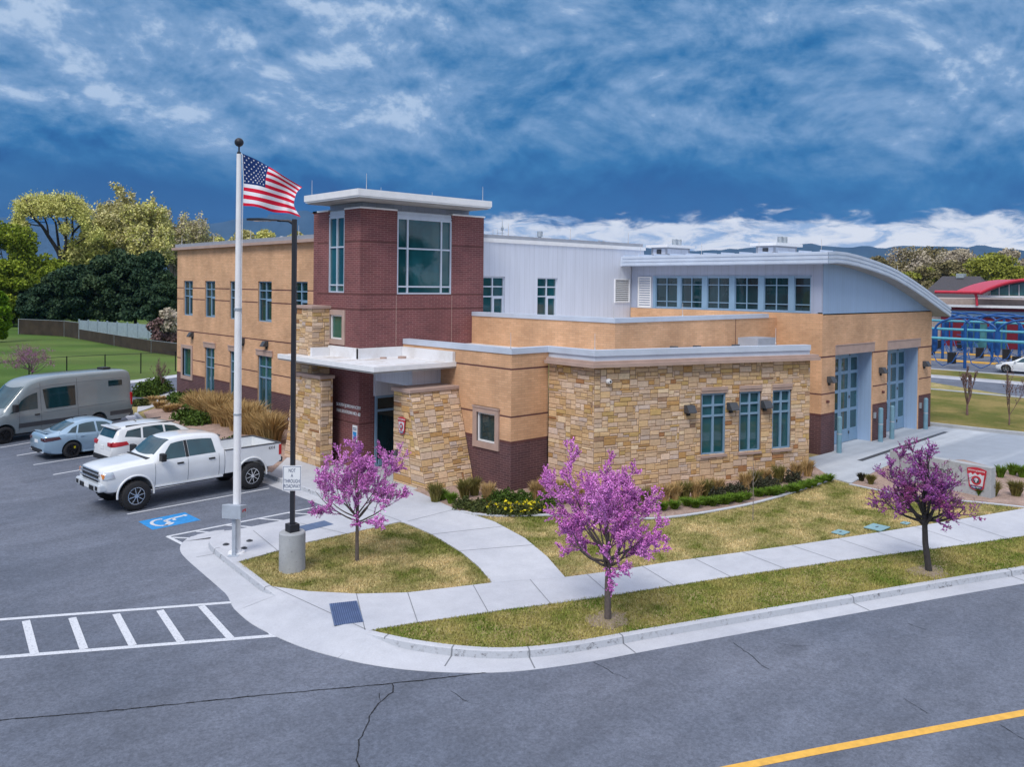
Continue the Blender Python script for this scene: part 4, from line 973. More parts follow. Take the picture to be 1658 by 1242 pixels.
# roof vault
m = MB(); Y0r, Y1r = 16.86, 38.0; Pq = prof_o; n = len(Pq)
for y in (Y0r, Y1r):
    for x, z in Pq: m.v.append((x, y, z))
    for x, z in Pq: m.v.append((x, y, z-TH+.02*0))
for i in range(n-1):
    a = i; b = i+1
    m.f += [[a, b, 2*n+b, 2*n+a], [n+b, n+a, 3*n+a, 3*n+b], [n+a, n+b, b, a], [2*n+a, 2*n+b, 3*n+b, 3*n+a]]; m.m += [0, 2, 1, 1]
m.f += [[0, 2*n, 3*n, n], [n-1, 2*n-1, 4*n-1, 3*n-1]]; m.m += [1, 1]
m.build('vaulted_roof', ['roof_trim', 'roof_trim', 'soffit'], FS)
m = MB()    # fascia ribs: three thin horizontal shadow steps along both visible edges
for dz in (.0, .17, .34):
    P_ = [Vector((x, Y0r-.03, z-dz-.02)) for x, z in Pq]
    for a, b in zip(P_[:-1], P_[1:]): m.add([a, b, b-Vector((0, 0, .10)), a-Vector((0, 0, .10)), a+Vector((0, .03, 0)), b+Vector((0, .03, 0)), b+Vector((0, .03, -.10)), a+Vector((0, .03, -.10))], [(3, 2, 1, 0), (0, 1, 5, 4), (2, 3, 7, 6)])
    z = 8.50-dz-.02; m.add([(32.87, Y0r-.03, z), (32.87, 27.7, z), (32.87, 27.7, z-.10), (32.87, Y0r-.03, z-.10), (32.9, Y0r-.03, z), (32.9, 27.7, z), (32.9, 27.7, z-.1), (32.9, Y0r-.03, z-.1)], [(0, 1, 2, 3), (4, 5, 1, 0), (3, 2, 6, 7)])
m.build('fascia', 'roof_trim', FS)
m = MB()
for i in range(22): y = 17.2+i*.95; m.box((32.95, y, 8.5), (34.0, y+.03, 8.585))
m.build('standing_seam', 'roof_trim', FS)
# ---- two roof boxes on the vault
def roofbox(px, X, w, l, h):
    p = onX(px, 408, X); y = p.y; z0 = ztop(X)-.1; FSb = MB()
    FSb.box((X, y, z0), (X+w, y+l, z0+h)); o = FSb.build('roof_monitor', 'siding_light', FS)
    c = MB(); c.box((X-.22, y-.22, z0+h), (X+w+.22, y+l+.22, z0+h+.14)); c.build('cap', 'white_trim', o)
    t = MB()
    for dz in (.05, h*.5, h-.07): t.box((X-.02, y-.02, z0+dz), (X+w+.02, y+l+.02, z0+dz+.05))
    for a, b in ((X-.025, y-.025), (X+w-.05, y-.025), (X-.025, y+l-.05)): t.box((a, b, z0), (a+.075, b+.075, z0+h))
    t.build('trim', 'grey_trim', o)
    g = MB(); g.box((X-.03, y+l*.35, z0+h*.55), (X+.0, y+l*.65, z0+h-.1)); g.build('vent_grille', 'dark_grey', o)
    for k in (0, 1):
        q = MB(); xx = X+w*.66+k*.42; q.tube((xx, y+l*.5, z0+h+.1), (xx, y+l*.5, z0+h+.42), .09, n=10); q.tube((xx, y+l*.5, z0+h+.20), (xx, y+l*.5, z0+h+.50), .13, n=10); q.build('flue', 'galv', o)
roofbox(1079, 36.2, 2.0, .95, .80); roofbox(1254, 36.2, 2.0, .95, .72)
# ---- entrance tower
twl = [(YT+3.46-29.70, YT+3.46-28.54, 6.64, 9.74), ]
Ytb = 30.87
wall('tower_wall', (XT, Ytb), UYm, Ytb-YT, -.2, 9.84, [(Ytb-29.70, Ytb-28.54, 6.64, 9.84, .10), (Ytb-29.52, Ytb-28.61, 4.82, 5.77, .10)], lambda v, u: 1 if any(a <= v <= b for a, b in ((1.66, 1.72), (5.98, 6.05), (6.56, 6.63), (8.56, 8.63))) else 3, [(1.66, 1.72), (5.98, 6.05), (6.56, 6.63), (8.56, 8.63)])
wall('tower_wall', (XT, YT), UX, 23.47-XT, -.2, 9.84, [(19.05-XT, 21.74-XT, 6.60, 9.84, .10)], lambda v, u: 1 if any(a <= v <= b for a, b in ((1.66, 1.72), (5.98, 6.05), (6.56, 6.63), (8.56, 8.63))) else 3, [(1.66, 1.72), (5.98, 6.05), (6.56, 6.63), (8.56, 8.63)])
wall('tower_wall', (23.47, YT), (0, 1), 3.46, 4.5, 9.84, (), lambda v, u: 3); wall('tower_wall', (XT, Ytb), (1, 0), 6.1, 0, 9.84, (), lambda v, u: 3)
m = MB(); m.box((XT-.003, Ytb-.3, 0), (23.4, Ytb+.01, 9.8)); m.build('tower_back', 'brick_red', FS)
window((XT, Ytb), UYm, Ytb-29.70, Ytb-28.54, 6.64, 9.60, (.5,), (.10, .60), 'glass', 'alu', q=.04)
window((XT, YT), UX, 19.05-XT, 21.74-XT, 6.60, 9.60, (.19, .81), (.10, .60), 'glass', 'alu', q=.04, fw=.06)
m = MB(); m.box((XT+.04, 28.54, 9.60), (XT+.1, 29.70, 9.86)); m.box((XT+.0, 28.5, 9.66), (XT+.05, 29.74, 9.70)); m.build('window_head', 'alu', FS); m = MB(); m.box((19.05, YT+.04, 9.60), (21.74, YT+.1, 9.86)); m.box((19.0, YT+.0, 9.66), (21.8, YT+.05, 9.70)); m.build('window_head', 'alu', FS)
w = window((XT, Ytb), UYm, Ytb-29.52, Ytb-28.61, 4.82, 5.77, (), (), 'glass_green', 'white_trim', q=.05)
m = MB()
for s in ((28.42, 28.61), (29.52, 29.71)): m.box((XT-.05, s[0], 4.62), (XT+.1, s[1], 5.97))
m.box((XT-.05, 28.61, 5.77), (XT+.1, 29.52, 5.97)); m.box((XT-.05, 28.61, 4.62), (XT+.1, 29.52, 4.82)); m.build('surround', 'cast_stone', w)
m = MB()
for a, b in (((XT-.04, YT-.04), (XT+.3, 28.52)), ((XT-.04, 29.72), (XT+.3, Ytb+.04))): m.box((a[0], a[1], 9.84), (b[0], b[1], 9.90))
for a, b in (((XT+.3, YT-.04), (19.03, YT+.3)), ((21.76, YT-.04), (23.51, YT+.3)), ((23.2, YT+.3), (23.51, Ytb)), ((XT-.04, Ytb-.3), (23.2, Ytb+.04))): m.box((a[0], a[1], 9.84), (b[0], b[1], 9.90))
m.build('parapet_cap', 'white_trim', FS)
m = MB(); m.box((17.62, 27.66, 9.3), (22.85, 30.05, 10.16)); m.build('roof_clerestory', 'siding_grey', FS)
m = MB(); m.box((16.64, 26.4, 10.14), (22.97, 30.25, 10.20)); m.box((16.60, 26.36, 10.20), (23.0, 30.3, 10.44)); m.build('tower_roof', 'white_trim', FS)
m = MB(); m.box((16.70, 26.46, 10.10), (22.9, 30.2, 10.138)); m.build('tower_soffit', 'soffit', FS)
m = MB()
for x in (19.02, 21.77): m.box((x-.008, YT-.006, 4.6), (x+.008, YT+.01, 6.55))
m.build('movement_joint', 'cast_stone', FS)
# ---- stone piers
def pier(name, x0, x1, y0, y1, z1, batY0, batY1, seed, cap=.13):
    """walls facing -X and -Y; the -Y face leans out by batY0 at the foot, the +Y end by batY1"""
    H = z1
    def yfront(v): return y0 - batY0*(1-v/H)
    def yback(v): return y1 + batY1*(1-v/H)
    def mA(u, v, d): t = u/1.0; y = yback(v) + (yfront(v)-yback(v))*u/(y1-y0); return Vector((x0-d, y, v))
    def mB_(u, v, d): return Vector((x0+u, yfront(v)-d, v))
    def mC(u, v, d): return Vector((x1-u, yback(v)+d, v))
    o = ashlar(name, y1-y0, H, mA, seed); ashlar('stone_face', x1-x0, H, mB_, seed+1, parent=o); ashlar('stone_face', x1-x0, H, mC, seed+2, parent=o)
    m = MB(); b = [(x0, yfront(0)), (x1, yfront(0)), (x1, yback(0)), (x0, yback(0))]; t = [(x0, y0), (x1, y0), (x1, y1), (x0, y1)]
    m.add([(p[0], p[1], 0) for p in b] + [(p[0], p[1], H) for p in t], [(0, 1, 5, 4), (1, 2, 6, 5), (2, 3, 7, 6), (3, 0, 4, 7), (4, 5, 6, 7)]); m.build('core', 'mortar', o)
    m = MB(); m.box((x0-.08, y0-.08, H), (x1+.05, y1+.08, H+cap)); m.build('coping', 'cast_stone', o, bevel=.015); return o
rp = pier('stone_pier', 17.25, XA-.01, 23.97, 24.95, 3.22, .95, .0, 31)
pier('stone_pier', 16.40, 16.92, 28.55, 30.45, 3.36, .0, .95, 41); pier('stone_pier', 16.58, XT-.01, 29.55, 30.75, 6.0, .0, .80, 51, cap=.12)
# ---- entrance canopy
m = MB(); m.box((15.85, 24.09, 3.97), (XA-.01, 30.9, 4.03)); m.build('canopy_soffit', 'soffit', FS)
m = MB(); m.box((15.82, 24.06, 4.03), (XA-.01, 24.2, 4.20)); m.box((15.82, 24.2, 4.03), (15.96, 30.9, 4.20)); m.build('canopy_edge', 'white_trim', FS)
m = MB(); m.box((15.96, 24.2, 4.03), (XA-.01, 30.9, 4.17)); m.build('canopy_roof', 'membrane', FS)
m = MB(); m.box((XA-.14, 24.12, 4.17), (XA-.012, YT-.14, 4.56)); m.box((XT-.14, YT-.13, 4.17), (XA-.012, YT-.01, 4.56)); m.box((XT-.14, YT-.135, 4.17), (XT-.01, 29.45, 4.562)); m.box((16.45, 29.32, 4.17), (XT-.14, 29.45, 4.50)); m.build('upstand', 'membrane_clean', FS)
m = MB(); m.tube((18.75, 26.6, 4.17), (18.75, 26.6, 4.25), .16, n=12); m.tube((18.1, 26.9, 4.17), (18.1, 26.9, 4.23), .13, n=12); m.build('roof_drain', 'cast_stone', FS)
# vestibule cladding and the glazed door
m = MB(); m.box((18.00, YT-.12, 2.72), (19.34, YT-.01, 3.97)); m.box((18.06, 24.98, 3.3), (XA-.005, 25.05, 3.97)); m.box((18.06, 25.05, 3.3), (18.12, YT-.12, 3.97)); m.build('entrance_cladding', 'siding_light', FS)
dr = window((18.02, YT), UX, .0, 1.32, .02, 2.72, (), (.79,), 'glass_dark', 'alu_blue', q=-.10, fw=.09, name='entrance_door')
m = MB(); m.box((18.14, YT-.19, .05), (19.22, YT-.135, .30)); m.build('kick_plate', 'alu_blue', dr); m = MB(); m.tube((19.05, YT-.24, .9), (19.05, YT-.24, 1.5), .02); m.build('handle', 'chrome', dr)
# wall lettering beside the door and small plates
text_mesh('lettering', 'SOUTH JORDAN CITY', .175, 'sign_white', FS, frame_M((XT-.012, 28.14, 2.30), (0, -1, 0), (0, 0, 1)), .012)
text_mesh('lettering', 'FIRE STATION NO. 62', .175, 'sign_white', FS, frame_M((XT-.012, 28.14, 2.06), (0, -1, 0), (0, 0, 1)), .012)
p = onX(575, 712, XT); m = MB(); m.box((XT-.02, p.y-.16, 1.02), (XT-.002, p.y+.16, 1.62)); o = m.build('access_sign', 'sign_white', FS)
m = MB(); m.box((XT-.026, p.y-.12, 1.07), (XT-.02, p.y+.12, 1.38)); m.build('symbol', 'blue_paint', o)
m = MB(); m.box((XT-.026, p.y-.12, 1.44), (XT-.02, p.y+.12, 1.47)); m.box((XT-.026, p.y-.12, 1.50), (XT-.02, p.y+.12, 1.53)); m.build('text_lines', 'sign_ink', o)
def shield(name, O, ux, n, w, h, parent, base=True):
    O, ux, n = Vector(O), Vector(ux).normalized(), Vector(n).normalized(); up = n.cross(ux); up = up if up.z > 0 else -up
    def P(x, y, d): return O + ux*(x*w) + up*(y*h) + n*d
    top = [(-.52 + 1.04*t, .42 + .08*sin(pi*t)) for t in np.linspace(0, 1, 9)]
    body = [(.50, .20), (.44, -.05), (.40, -.34), (.30, -.44), (0, -.50), (-.30, -.44), (-.40, -.34), (-.44, -.05), (-.50, .20)]
    def plate(pts, d0, d1, mat, nm, par):
        m = MB(); k = len(pts); vs = [P(x, y, d0) for x, y in pts] + [P(x, y, d1) for x, y in pts]
        m.add(vs, [tuple(range(k, 2*k))] + [(i, (i+1) % k, k+(i+1) % k, k+i) for i in range(k)])
        # face the front outwards
        v = [Vector(q) for q in vs[k:k+3]]
        o = m.build(nm, mat, par); return o
    o = plate(top + body, 0, .03, 'red_ink', name, parent)
    sil = [(-.42, .18), (-.30, .24), (-.2, .16), (-.08, .26), (.06, .17), (.2, .25), (.30, .18), (.42, .22), (.38, -.02), (.34, -.28), (-.34, -.28), (-.38, -.02)]
    plate(sil, .028, .036, 'silver_ink', 'field', o); plate([(-.35, -.31), (.35, -.31), (.27, -.41), (0, -.46), (-.27, -.41)], .028, .036, 'sign_ink', 'scroll', o)
    ring = [(.27*cos(t), -.06 + .20*sin(t)) for t in np.linspace(0, 2*pi, 20, endpoint=False)]; plate(ring, .030, .042, 'red_ink', 'ring', o)
    inner = [(.17*cos(t), -.06 + .125*sin(t)) for t in np.linspace(0, 2*pi, 18, endpoint=False)]; plate(inner, .036, .047, 'dark_grey', 'roundel', o)
    plate([(-.04, -.15), (.04, -.15), (.03, -.07), (.11, -.05), (.09, .02), (0, .05), (-.09, .02), (-.11, -.05), (-.03, -.07)], .040, .052, 'silver_ink', 'tree_mark', o)
    text_mesh('lettering', 'SOUTH JORDAN', h*.095, 'sign_white', o, frame_M(tuple(P(0, .355, .034)), ux, up), .003)
    text_mesh('lettering', 'FIRE DEPT', h*.085, 'sign_white', o, frame_M(tuple(P(0, -.37, .038)), ux, up), .003)
    return o
pp = onX(653, 689, 17.25); shield('emblem', (17.20, pp.y, pp.z), (0, -1, 0), (-1, 0, 0), .40, .62, FS)
p = onX(643.5, 733, 17.25); m = MB(); m.box((17.13, p.y-.07, p.z-.10), (17.24, p.y+.07, p.z+.10)); m.build('key_box', 'dark_grey', FS)
# camera on the stone wall
u = PC.u_of_pixel(983); p, n_ = PC.at(u); q = p + Vector((0, 0, 3.82)); m = MB(); m.tube(q, q+n_*.10, .09, n=12); m.tube(q+n_*.09, q+n_*.2, .075, .06, n=12); o = m.build('security_camera', 'white_trim', FS); m = MB(); m.tube(q+n_*.195, q+n_*.21, .035, n=10); m.build('lens', 'black', o)
# sconces and little fittings by the bay doors
for x in (33.95, 39.25): m = MB(); m.tube((x+.2, YG, 2.20), (x+.2, YG-.10, 2.20), .06, n=8); m.build('door_bell', 'brick_band', FS)
for x in (38.62, 43.72): m = MB(); m.box((x-.05, YG-.08, 1.05), (x+.07, YG-.002, 1.32)); m.build('key_switch', 'galv', FS)
# ---- lightning rods
def rod(x, y, z, h=.6, r=.012):
    m = MB(); m.tube((x, y, z), (x, y, z+h), r, r*.6, n=5); m.tube((x, y, z), (x, y, z+.05), r*2.5, n=6); m.build('lightning_rod', 'rod', FS)
for x, y in ((16.75, 29.95), (17.1, 26.6), (22.7, 26.6), (22.6, 29.9), (20, 30)): rod(x, y, 10.42, .62)
for p in ((826.5, 566), (963.5, 567)): g = G(p[0], p[1], 4.86); rod(g.x+.12, g.y+.12, 4.86, .55)
rod(29.2, 17.0, 4.86, .6); rod(22.95, 19.7, 5.87, .55); rod(27.0, 19.7, 5.87, .5)
for y in (17.3, 20.2, 23.2, 26.8): rod(33.2, y, 8.5, .55)
rod(40.3, 17.2, 7.6, .5)
for y in (31.5, 36.0, 41.0, 45.5, 50.0): rod(XA+.1, y, 9.2, .5, .014)
for x in (25.5, 29.5, 33.8): rod(x, 28.1, 9.2, .55, .014)
for y, x in ((33, 21), (38.5, 19.9), (43, 20.2)): m = MB(); m.sphere((x, y, 9.21), .16, sz=(1, 1, .5)); m.build('roof_vent', 'white_trim', FS)
# pipes and aerials on the two storey roof
def at_roof(px, Y=30.5, z=9.2): q = onY(px, 390, Y); return q.x, Y
def pipe(px, h, r, capr=None, Y=30.5, mat='galv', nm='flue'):
    x, y = at_roof(px, Y); m = MB(); m.tube((x, y, 9.1), (x, y, 9.1+h), r, n=10)
    if capr: m.tube((x, y, 9.1+h*.55), (x, y, 9.1+h*.98), capr, n=12)
    m.build(nm, mat, FS)
pipe(874, .62, .085, .14); pipe(905, .24, .07, .10, nm='roof_vent'); pipe(970, .34, .07, .07); pipe(977, .34, .07, .07); pipe(931, .3, .02, None, nm='aerial')
x, y = at_roof(813); m = MB(); m.tube((x, y, 9.1), (x, y, 9.9), .02); m.tube((x, y, 9.9), (x, y, 10.15), .012); m.box((x-.05, y-.05, 9.62), (x+.05, y+.05, 9.78)); m.tube((x-.3, y, 9.5), (x+.1, y, 9.5), .012); m.build('aerial', 'galv', FS)
for px in (798, 805): pipe(px, .55, .012, None, nm='aerial')
# air handling unit on the stone wing roof
m = MB(); q = onY(1256, 552, 18.3); m.box((29.6, 18.0, 4.62), (30.9, 18.9, 5.0)); m.build('roof_unit', 'grey_trim', FS)
for x, y in ((25.3, 18.8), (26.3, 18.5), (28.1, 18.0)): m = MB(); m.box((x, y, 4.55), (x+.22, y+.22, 4.82)); m.build('roof_vent', 'dark_grey', FS)
m = MB()
for i in range(7): m.box((20.0+i*.4, 24.5-i*.7, 4.55), (20.05+i*.4, 24.53-i*.7, 4.7))
simple('tail_smoked', (.06, .012, .016), .2, coat=.6)
# ================================================================== VEHICLES
def crom(pts, x):     # smooth curve through control points (x, y), clamped at the ends
    if x <= pts[0][0]: return pts[0][1]
    if x >= pts[-1][0]: return pts[-1][1]
    for i in range(len(pts)-1):
        if pts[i][0] <= x <= pts[i+1][0]:
            x0, y0 = pts[i]; x1, y1 = pts[i+1]; t = (x-x0)/(x1-x0); h = x1-x0
            m0 = 0 if i == 0 else (y1-pts[i-1][1])/(x1-pts[i-1][0]); m1 = 0 if i+2 >= len(pts) else (pts[i+2][1]-y0)/(pts[i+2][0]-x0)
            if i == 0: m0 = (y1-y0)/h
            if i+2 >= len(pts): m1 = (y1-y0)/h
            return (2*t**3-3*t*t+1)*y0 + (t**3-2*t*t+t)*h*m0 + (-2*t**3+3*t*t)*y1 + (t**3-t*t)*h*m1
class Shell:
    """vehicle body: x runs from nose (0) to tail (L), y sideways, z up"""
    def __init__(s, L, bot, belt, top, half, thalf, crown=.07):
        s.L, s.bot, s.belt, s.top, s.half, s.thalf, s.crown = L, bot, belt, top, half, thalf, crown
    def ring(s, x):
        zb, zt, w = crom(s.bot, x), crom(s.top, x), crom(s.half, x); zl = crom(s.belt, x); wt = crom(s.thalf, x)
        cr = s.crown; ze = zt-cr
        if ze < zl+.015: zl = ze-.015; wt = max(wt, w-.10)
        hb = zl-zb
        g = ze-zl
        return [(0, zb), (w*.86, zb), (w-.045, zb+.05), (w-.012, zb+.28*hb), (w+.004, zb+.52*hb), (w, zb+.72*hb), (w-.018, zb+.90*hb), (w-.045, zl),
                (w-.05+(wt-w+.05)*.33, zl+g*.33), (w-.05+(wt-w+.05)*.68, zl+g*.68), (wt, ze-min(.03, g*.1)), (wt-.05, ze+cr*.45), (wt-.15, ze+cr*.80), (wt*.55, zt-.006), (0, zt)]
    def side(s, x, t):    # t 0 = belt, 1 = roof edge
        r = s.ring(x); pts = r[7:11]; u = t*3; i = min(2, int(u)); f = u-i; return Vector((x, pts[i][0]+(pts[i+1][0]-pts[i][0])*f, pts[i][1]+(pts[i+1][1]-pts[i][1])*f))
    def over(s, x, t):    # t 0 = centre, 1 = roof edge
        r = s.ring(x)[10:][::-1]; u = (1-t); 
        ts = [0, .55, .86, .95, 1.0]
        for i in range(4):
            if ts[i] <= t <= ts[i+1]+1e-9:
                f = (t-ts[i])/(ts[i+1]-ts[i]); a, b = r[i], r[i+1]; return Vector((x, a[0]+(b[0]-a[0])*f, a[1]+(b[1]-a[1])*f))
    def flank(s, x, z):   # point of the body side at height z
        r = s.ring(x)
        for a, b in zip(r[1:11], r[2:12]):
            if a[1] <= z <= b[1]: f = (z-a[1])/(b[1]-a[1]+1e-9); return Vector((x, a[0]+(b[0]-a[0])*f, z))
        return Vector((x, r[5][0], z))
    def mesh(s, name, mat, root, arches=(), n=72, extra_cut=None):
        xs = sorted(set(np.round(np.linspace(0, s.L, n), 4)) | {.03, .08, s.L-.03, s.L-.08}); m = MB(); k = None
        for x in xs:
            r = s.ring(x); pr = [(a, b) for a, b in r] + [(-a, b) for a, b in r[-2:0:-1]]; k = len(pr)
            for a, b in pr: m.v.append((x, a, b))
        for i in range(len(xs)-1):
            for j in range(k): m.f.append([i*k+j, i*k+(j+1) % k, (i+1)*k+(j+1) % k, (i+1)*k+j]); m.m.append(0); m.smooth.add(len(m.f)-1)
        m.f.append(list(range(k))[::-1]); m.f.append([(len(xs)-1)*k+j for j in range(k)]); m.m += [0, 0]
        m.v = [(a, -b, c) for a, b, c in m.v]     # keeps normals outwards
        m.uv = {}
        o = m.build(name, mat, root, world=False)
        cuts = []
        for (cx, cz, rr) in arches:
            c = MB(); c.tube((cx, -1.6, cz), (cx, 1.6, cz), rr, n=28, smooth=False); c.box((cx-rr, -1.6, cz-1.0), (cx+rr, 1.6, cz-.02)) if False else None
            cuts.append(c.build('cutter', mat, None))
        if extra_cut: cuts.append(extra_cut)
        for c in cuts:
            bm_ = o.modifiers.new('cut', 'BOOLEAN'); bm_.operation = 'DIFFERENCE'; bm_.object = c; bm_.solver = 'EXACT'
        if cuts:
            dg = bpy.context.evaluated_depsgraph_get(); dg.update(); me = bpy.data.meshes.new_from_object(o.evaluated_get(dg))
            o.modifiers.clear(); o.data = me
            for c in cuts: bpy.data.objects.remove(c)
            if not me.materials: me.materials.append(MT[mat])
        try: me = o.data; me.polygons.foreach_set('use_smooth', [True]*len(me.polygons)); me.set_sharp_from_angle(angle=radians(38))
        except Exception: pass
        return o
    def patch(s, name, mat, root, corners, fn, sgn=1, n=8, off=.006, m2=6):
        """corners: four (x, t) pairs; fn: side/over/flank"""
        m = MB(); P = []
        for i in range(n+1):
            u = i/n
            for j in range(m2+1):
                v = j/m2; a = [corners[0][q]*(1-u)+corners[1][q]*u for q in (0, 1)]; b = [corners[3][q]*(1-u)+corners[2][q]*u for q in (0, 1)]
                x, t = a[0]*(1-v)+b[0]*v, a[1]*(1-v)+b[1]*v; P.append(fn(x, t))
        k = m2+1; nv = []
        for i in range(n+1):
            for j in range(k):
                p = P[i*k+j]; du = P[min(i+1, n)*k+j]-P[max(i-1, 0)*k+j]; dv = P[i*k+min(j+1, m2)]-P[i*k+max(j-1, 0)]
                nn = du.cross(dv); nn = nn.normalized() if nn.length > 1e-9 else Vector((0, 1, 0))
                if nn.dot(Vector((0, 1, .35))) < 0: nn = -nn
                q = p + nn*off; nv.append((q.x, q.y*sgn, q.z))
        F = [(i*k+j, (i+1)*k+j, (i+1)*k+j+1, i*k+j+1) for i in range(n) for j in range(m2)]
        a, b, c = [Vector(nv[i]) for i in F[0][:3]]
        if (b-a).cross(c-a).dot(Vector((0, sgn, .35))) < 0: F = [f[::-1] for f in F]
        m.add(nv, F, smooth=True); return m.build(name, mat, root, world=False)
    def top_patch(s, name, mat, root, x0a, x0b, x1a, x1b, te=.97, off=.006, n=10):
        """glass across the roofline between x0 (centre x0a, edge x0b) and x1"""
        m = MB(); ts = np.linspace(-te, te, 15); V = []
        for i in range(n+1):
            u = i/n
            for t in ts:
                q = abs(t)/te; xa = x0a+(x0b-x0a)*q*q; xb = x1a+(x1b-x1a)*q*q; x = xa*(1-u)+xb*u; p = s.over(x, abs(t)); e = .02
                p2 = s.over(x+e, abs(t)); d = (p2-p); nn = Vector((-d.z, 0, d.x)).normalized(); p = p + nn*off; V.append((p.x, p.y*(1 if t >= 0 else -1), p.z))
        k = len(ts); m.add(V, [(i*k+j, (i+1)*k+j, (i+1)*k+j+1, i*k+j+1) for i in range(n) for j in range(k-1)], smooth=True); return m.build(name, mat, root, world=False)
def wheel(root, x, y, r, w, rimmat='rim_bright', spokes=5, rr=.62, name='wheel', caliper=None):
    s = 1 if y > 0 else -1; m = MB(); prof = [(-w/2, r*rr), (-w/2, r*.93), (-w/2+.03, r*.99), (0, r), (w/2-.03, r*.99), (w/2, r*.93), (w/2, r*rr)]; n = 28
    for a, b in prof:
        for i in range(n): t = 2*pi*i/n; m.v.append((x+b*cos(t), y+a*s, r+b*sin(t)))
    for j in range(len(prof)-1):
        for i in range(n): f = [j*n+i, j*n+(i+1) % n, (j+1)*n+(i+1) % n, (j+1)*n+i]; m.f.append(f if s < 0 else f[::-1]); m.m.append(0); m.smooth.add(len(m.f)-1)
    o = m.build(name, 'tyre', root, world=False)
    if w > .26:     # chunky tread blocks
        t_ = MB()
        for i in range(30):
            t0 = 2*pi*i/30
            for a in (-w*.38, w*.16): c = Vector((x+(r+.004)*cos(t0), 0, r+(r+.004)*sin(t0))); d = Vector((cos(t0), 0, sin(t0))); q = Vector((-sin(t0), 0, cos(t0))); t_.obox(c + Vector((0, y+a, 0)) - d*.02 - q*.028, q*.056, Vector((0, w*.22, 0)), d*.032)
        t_.build('tread', 'tyre', o, world=False)
    m = MB(); m.tube((x, y-s*w*.1, r), (x, y+s*(w/2-.06), r), r*rr, n=24); m.build('rim_barrel', 'black', o, world=False)
    m = MB(); yo = y+s*(w/2-.02)
    if caliper: c_ = MB(); c_.box((x-r*.42, y+s*(w/2-.05)-.02, r+.03), (x-r*.22, y+s*(w/2-.05)+.02, r+r*.42)); c_.build('brake_caliper', caliper, o, world=False)
    for i in range(spokes):
        t0 = 2*pi*(i+.25)/spokes; d = Vector((cos(t0), 0, sin(t0))); q = Vector((-sin(t0), 0, cos(t0))); ww = r*rr*(.55 if spokes < 7 else .40)*2.2/spokes
        c = Vector((x, yo, r))
        m.obox(c + d*r*.10 - q*ww*.35 - Vector((0, .018, 0)), q*ww*.7, Vector((0, .036, 0)), d*(r*rr*.90-r*.10))
    m.tube((x, yo-s*.03, r), (x, yo+s*.01, r), r*.13, n=12)
    N_ = 24; a0, a1 = r*rr*.90, r*rr
    m.add([(x+rad*cos(2*pi*i/N_), yo, r+rad*sin(2*pi*i/N_)) for rad in (a0, a1) for i in range(N_)], [((i, (i+1) % N_, N_+(i+1) % N_, N_+i) if s > 0 else (N_+i, N_+(i+1) % N_, (i+1) % N_, i)) for i in range(N_)])
    m.build('rim', rimmat, o, world=False); return o
def bx(root, name, mat, a, b, bevel=0, both=False):
    o = None
    m = MB(); m.box(a, b); o = m.build(name, mat, root, world=False, bevel=bevel)
    if both: m = MB(); m.box((a[0], -a[1], a[2]), (b[0], -b[1], b[2])); m.build(name, mat, root, world=False, bevel=bevel)
    return o
def place(root, nose, tail, z=ROADZ):
    """put local nose (x=0,y=0) at a plan point, heading towards tail"""
    d = tail-nose; a = atan2(d.y, d.x); root.location = (nose.x, nose.y, z); root.rotation_euler = (0, 0, a)
def wells(root, xs, r, w, z):
    for x in xs:
        for s in (1, -1):
            m = MB(); m.tube((x, s*(w-.42), z), (x, s*(w-.40), z), r*1.02, n=20); m.build('wheel_well', 'black', root, world=False)

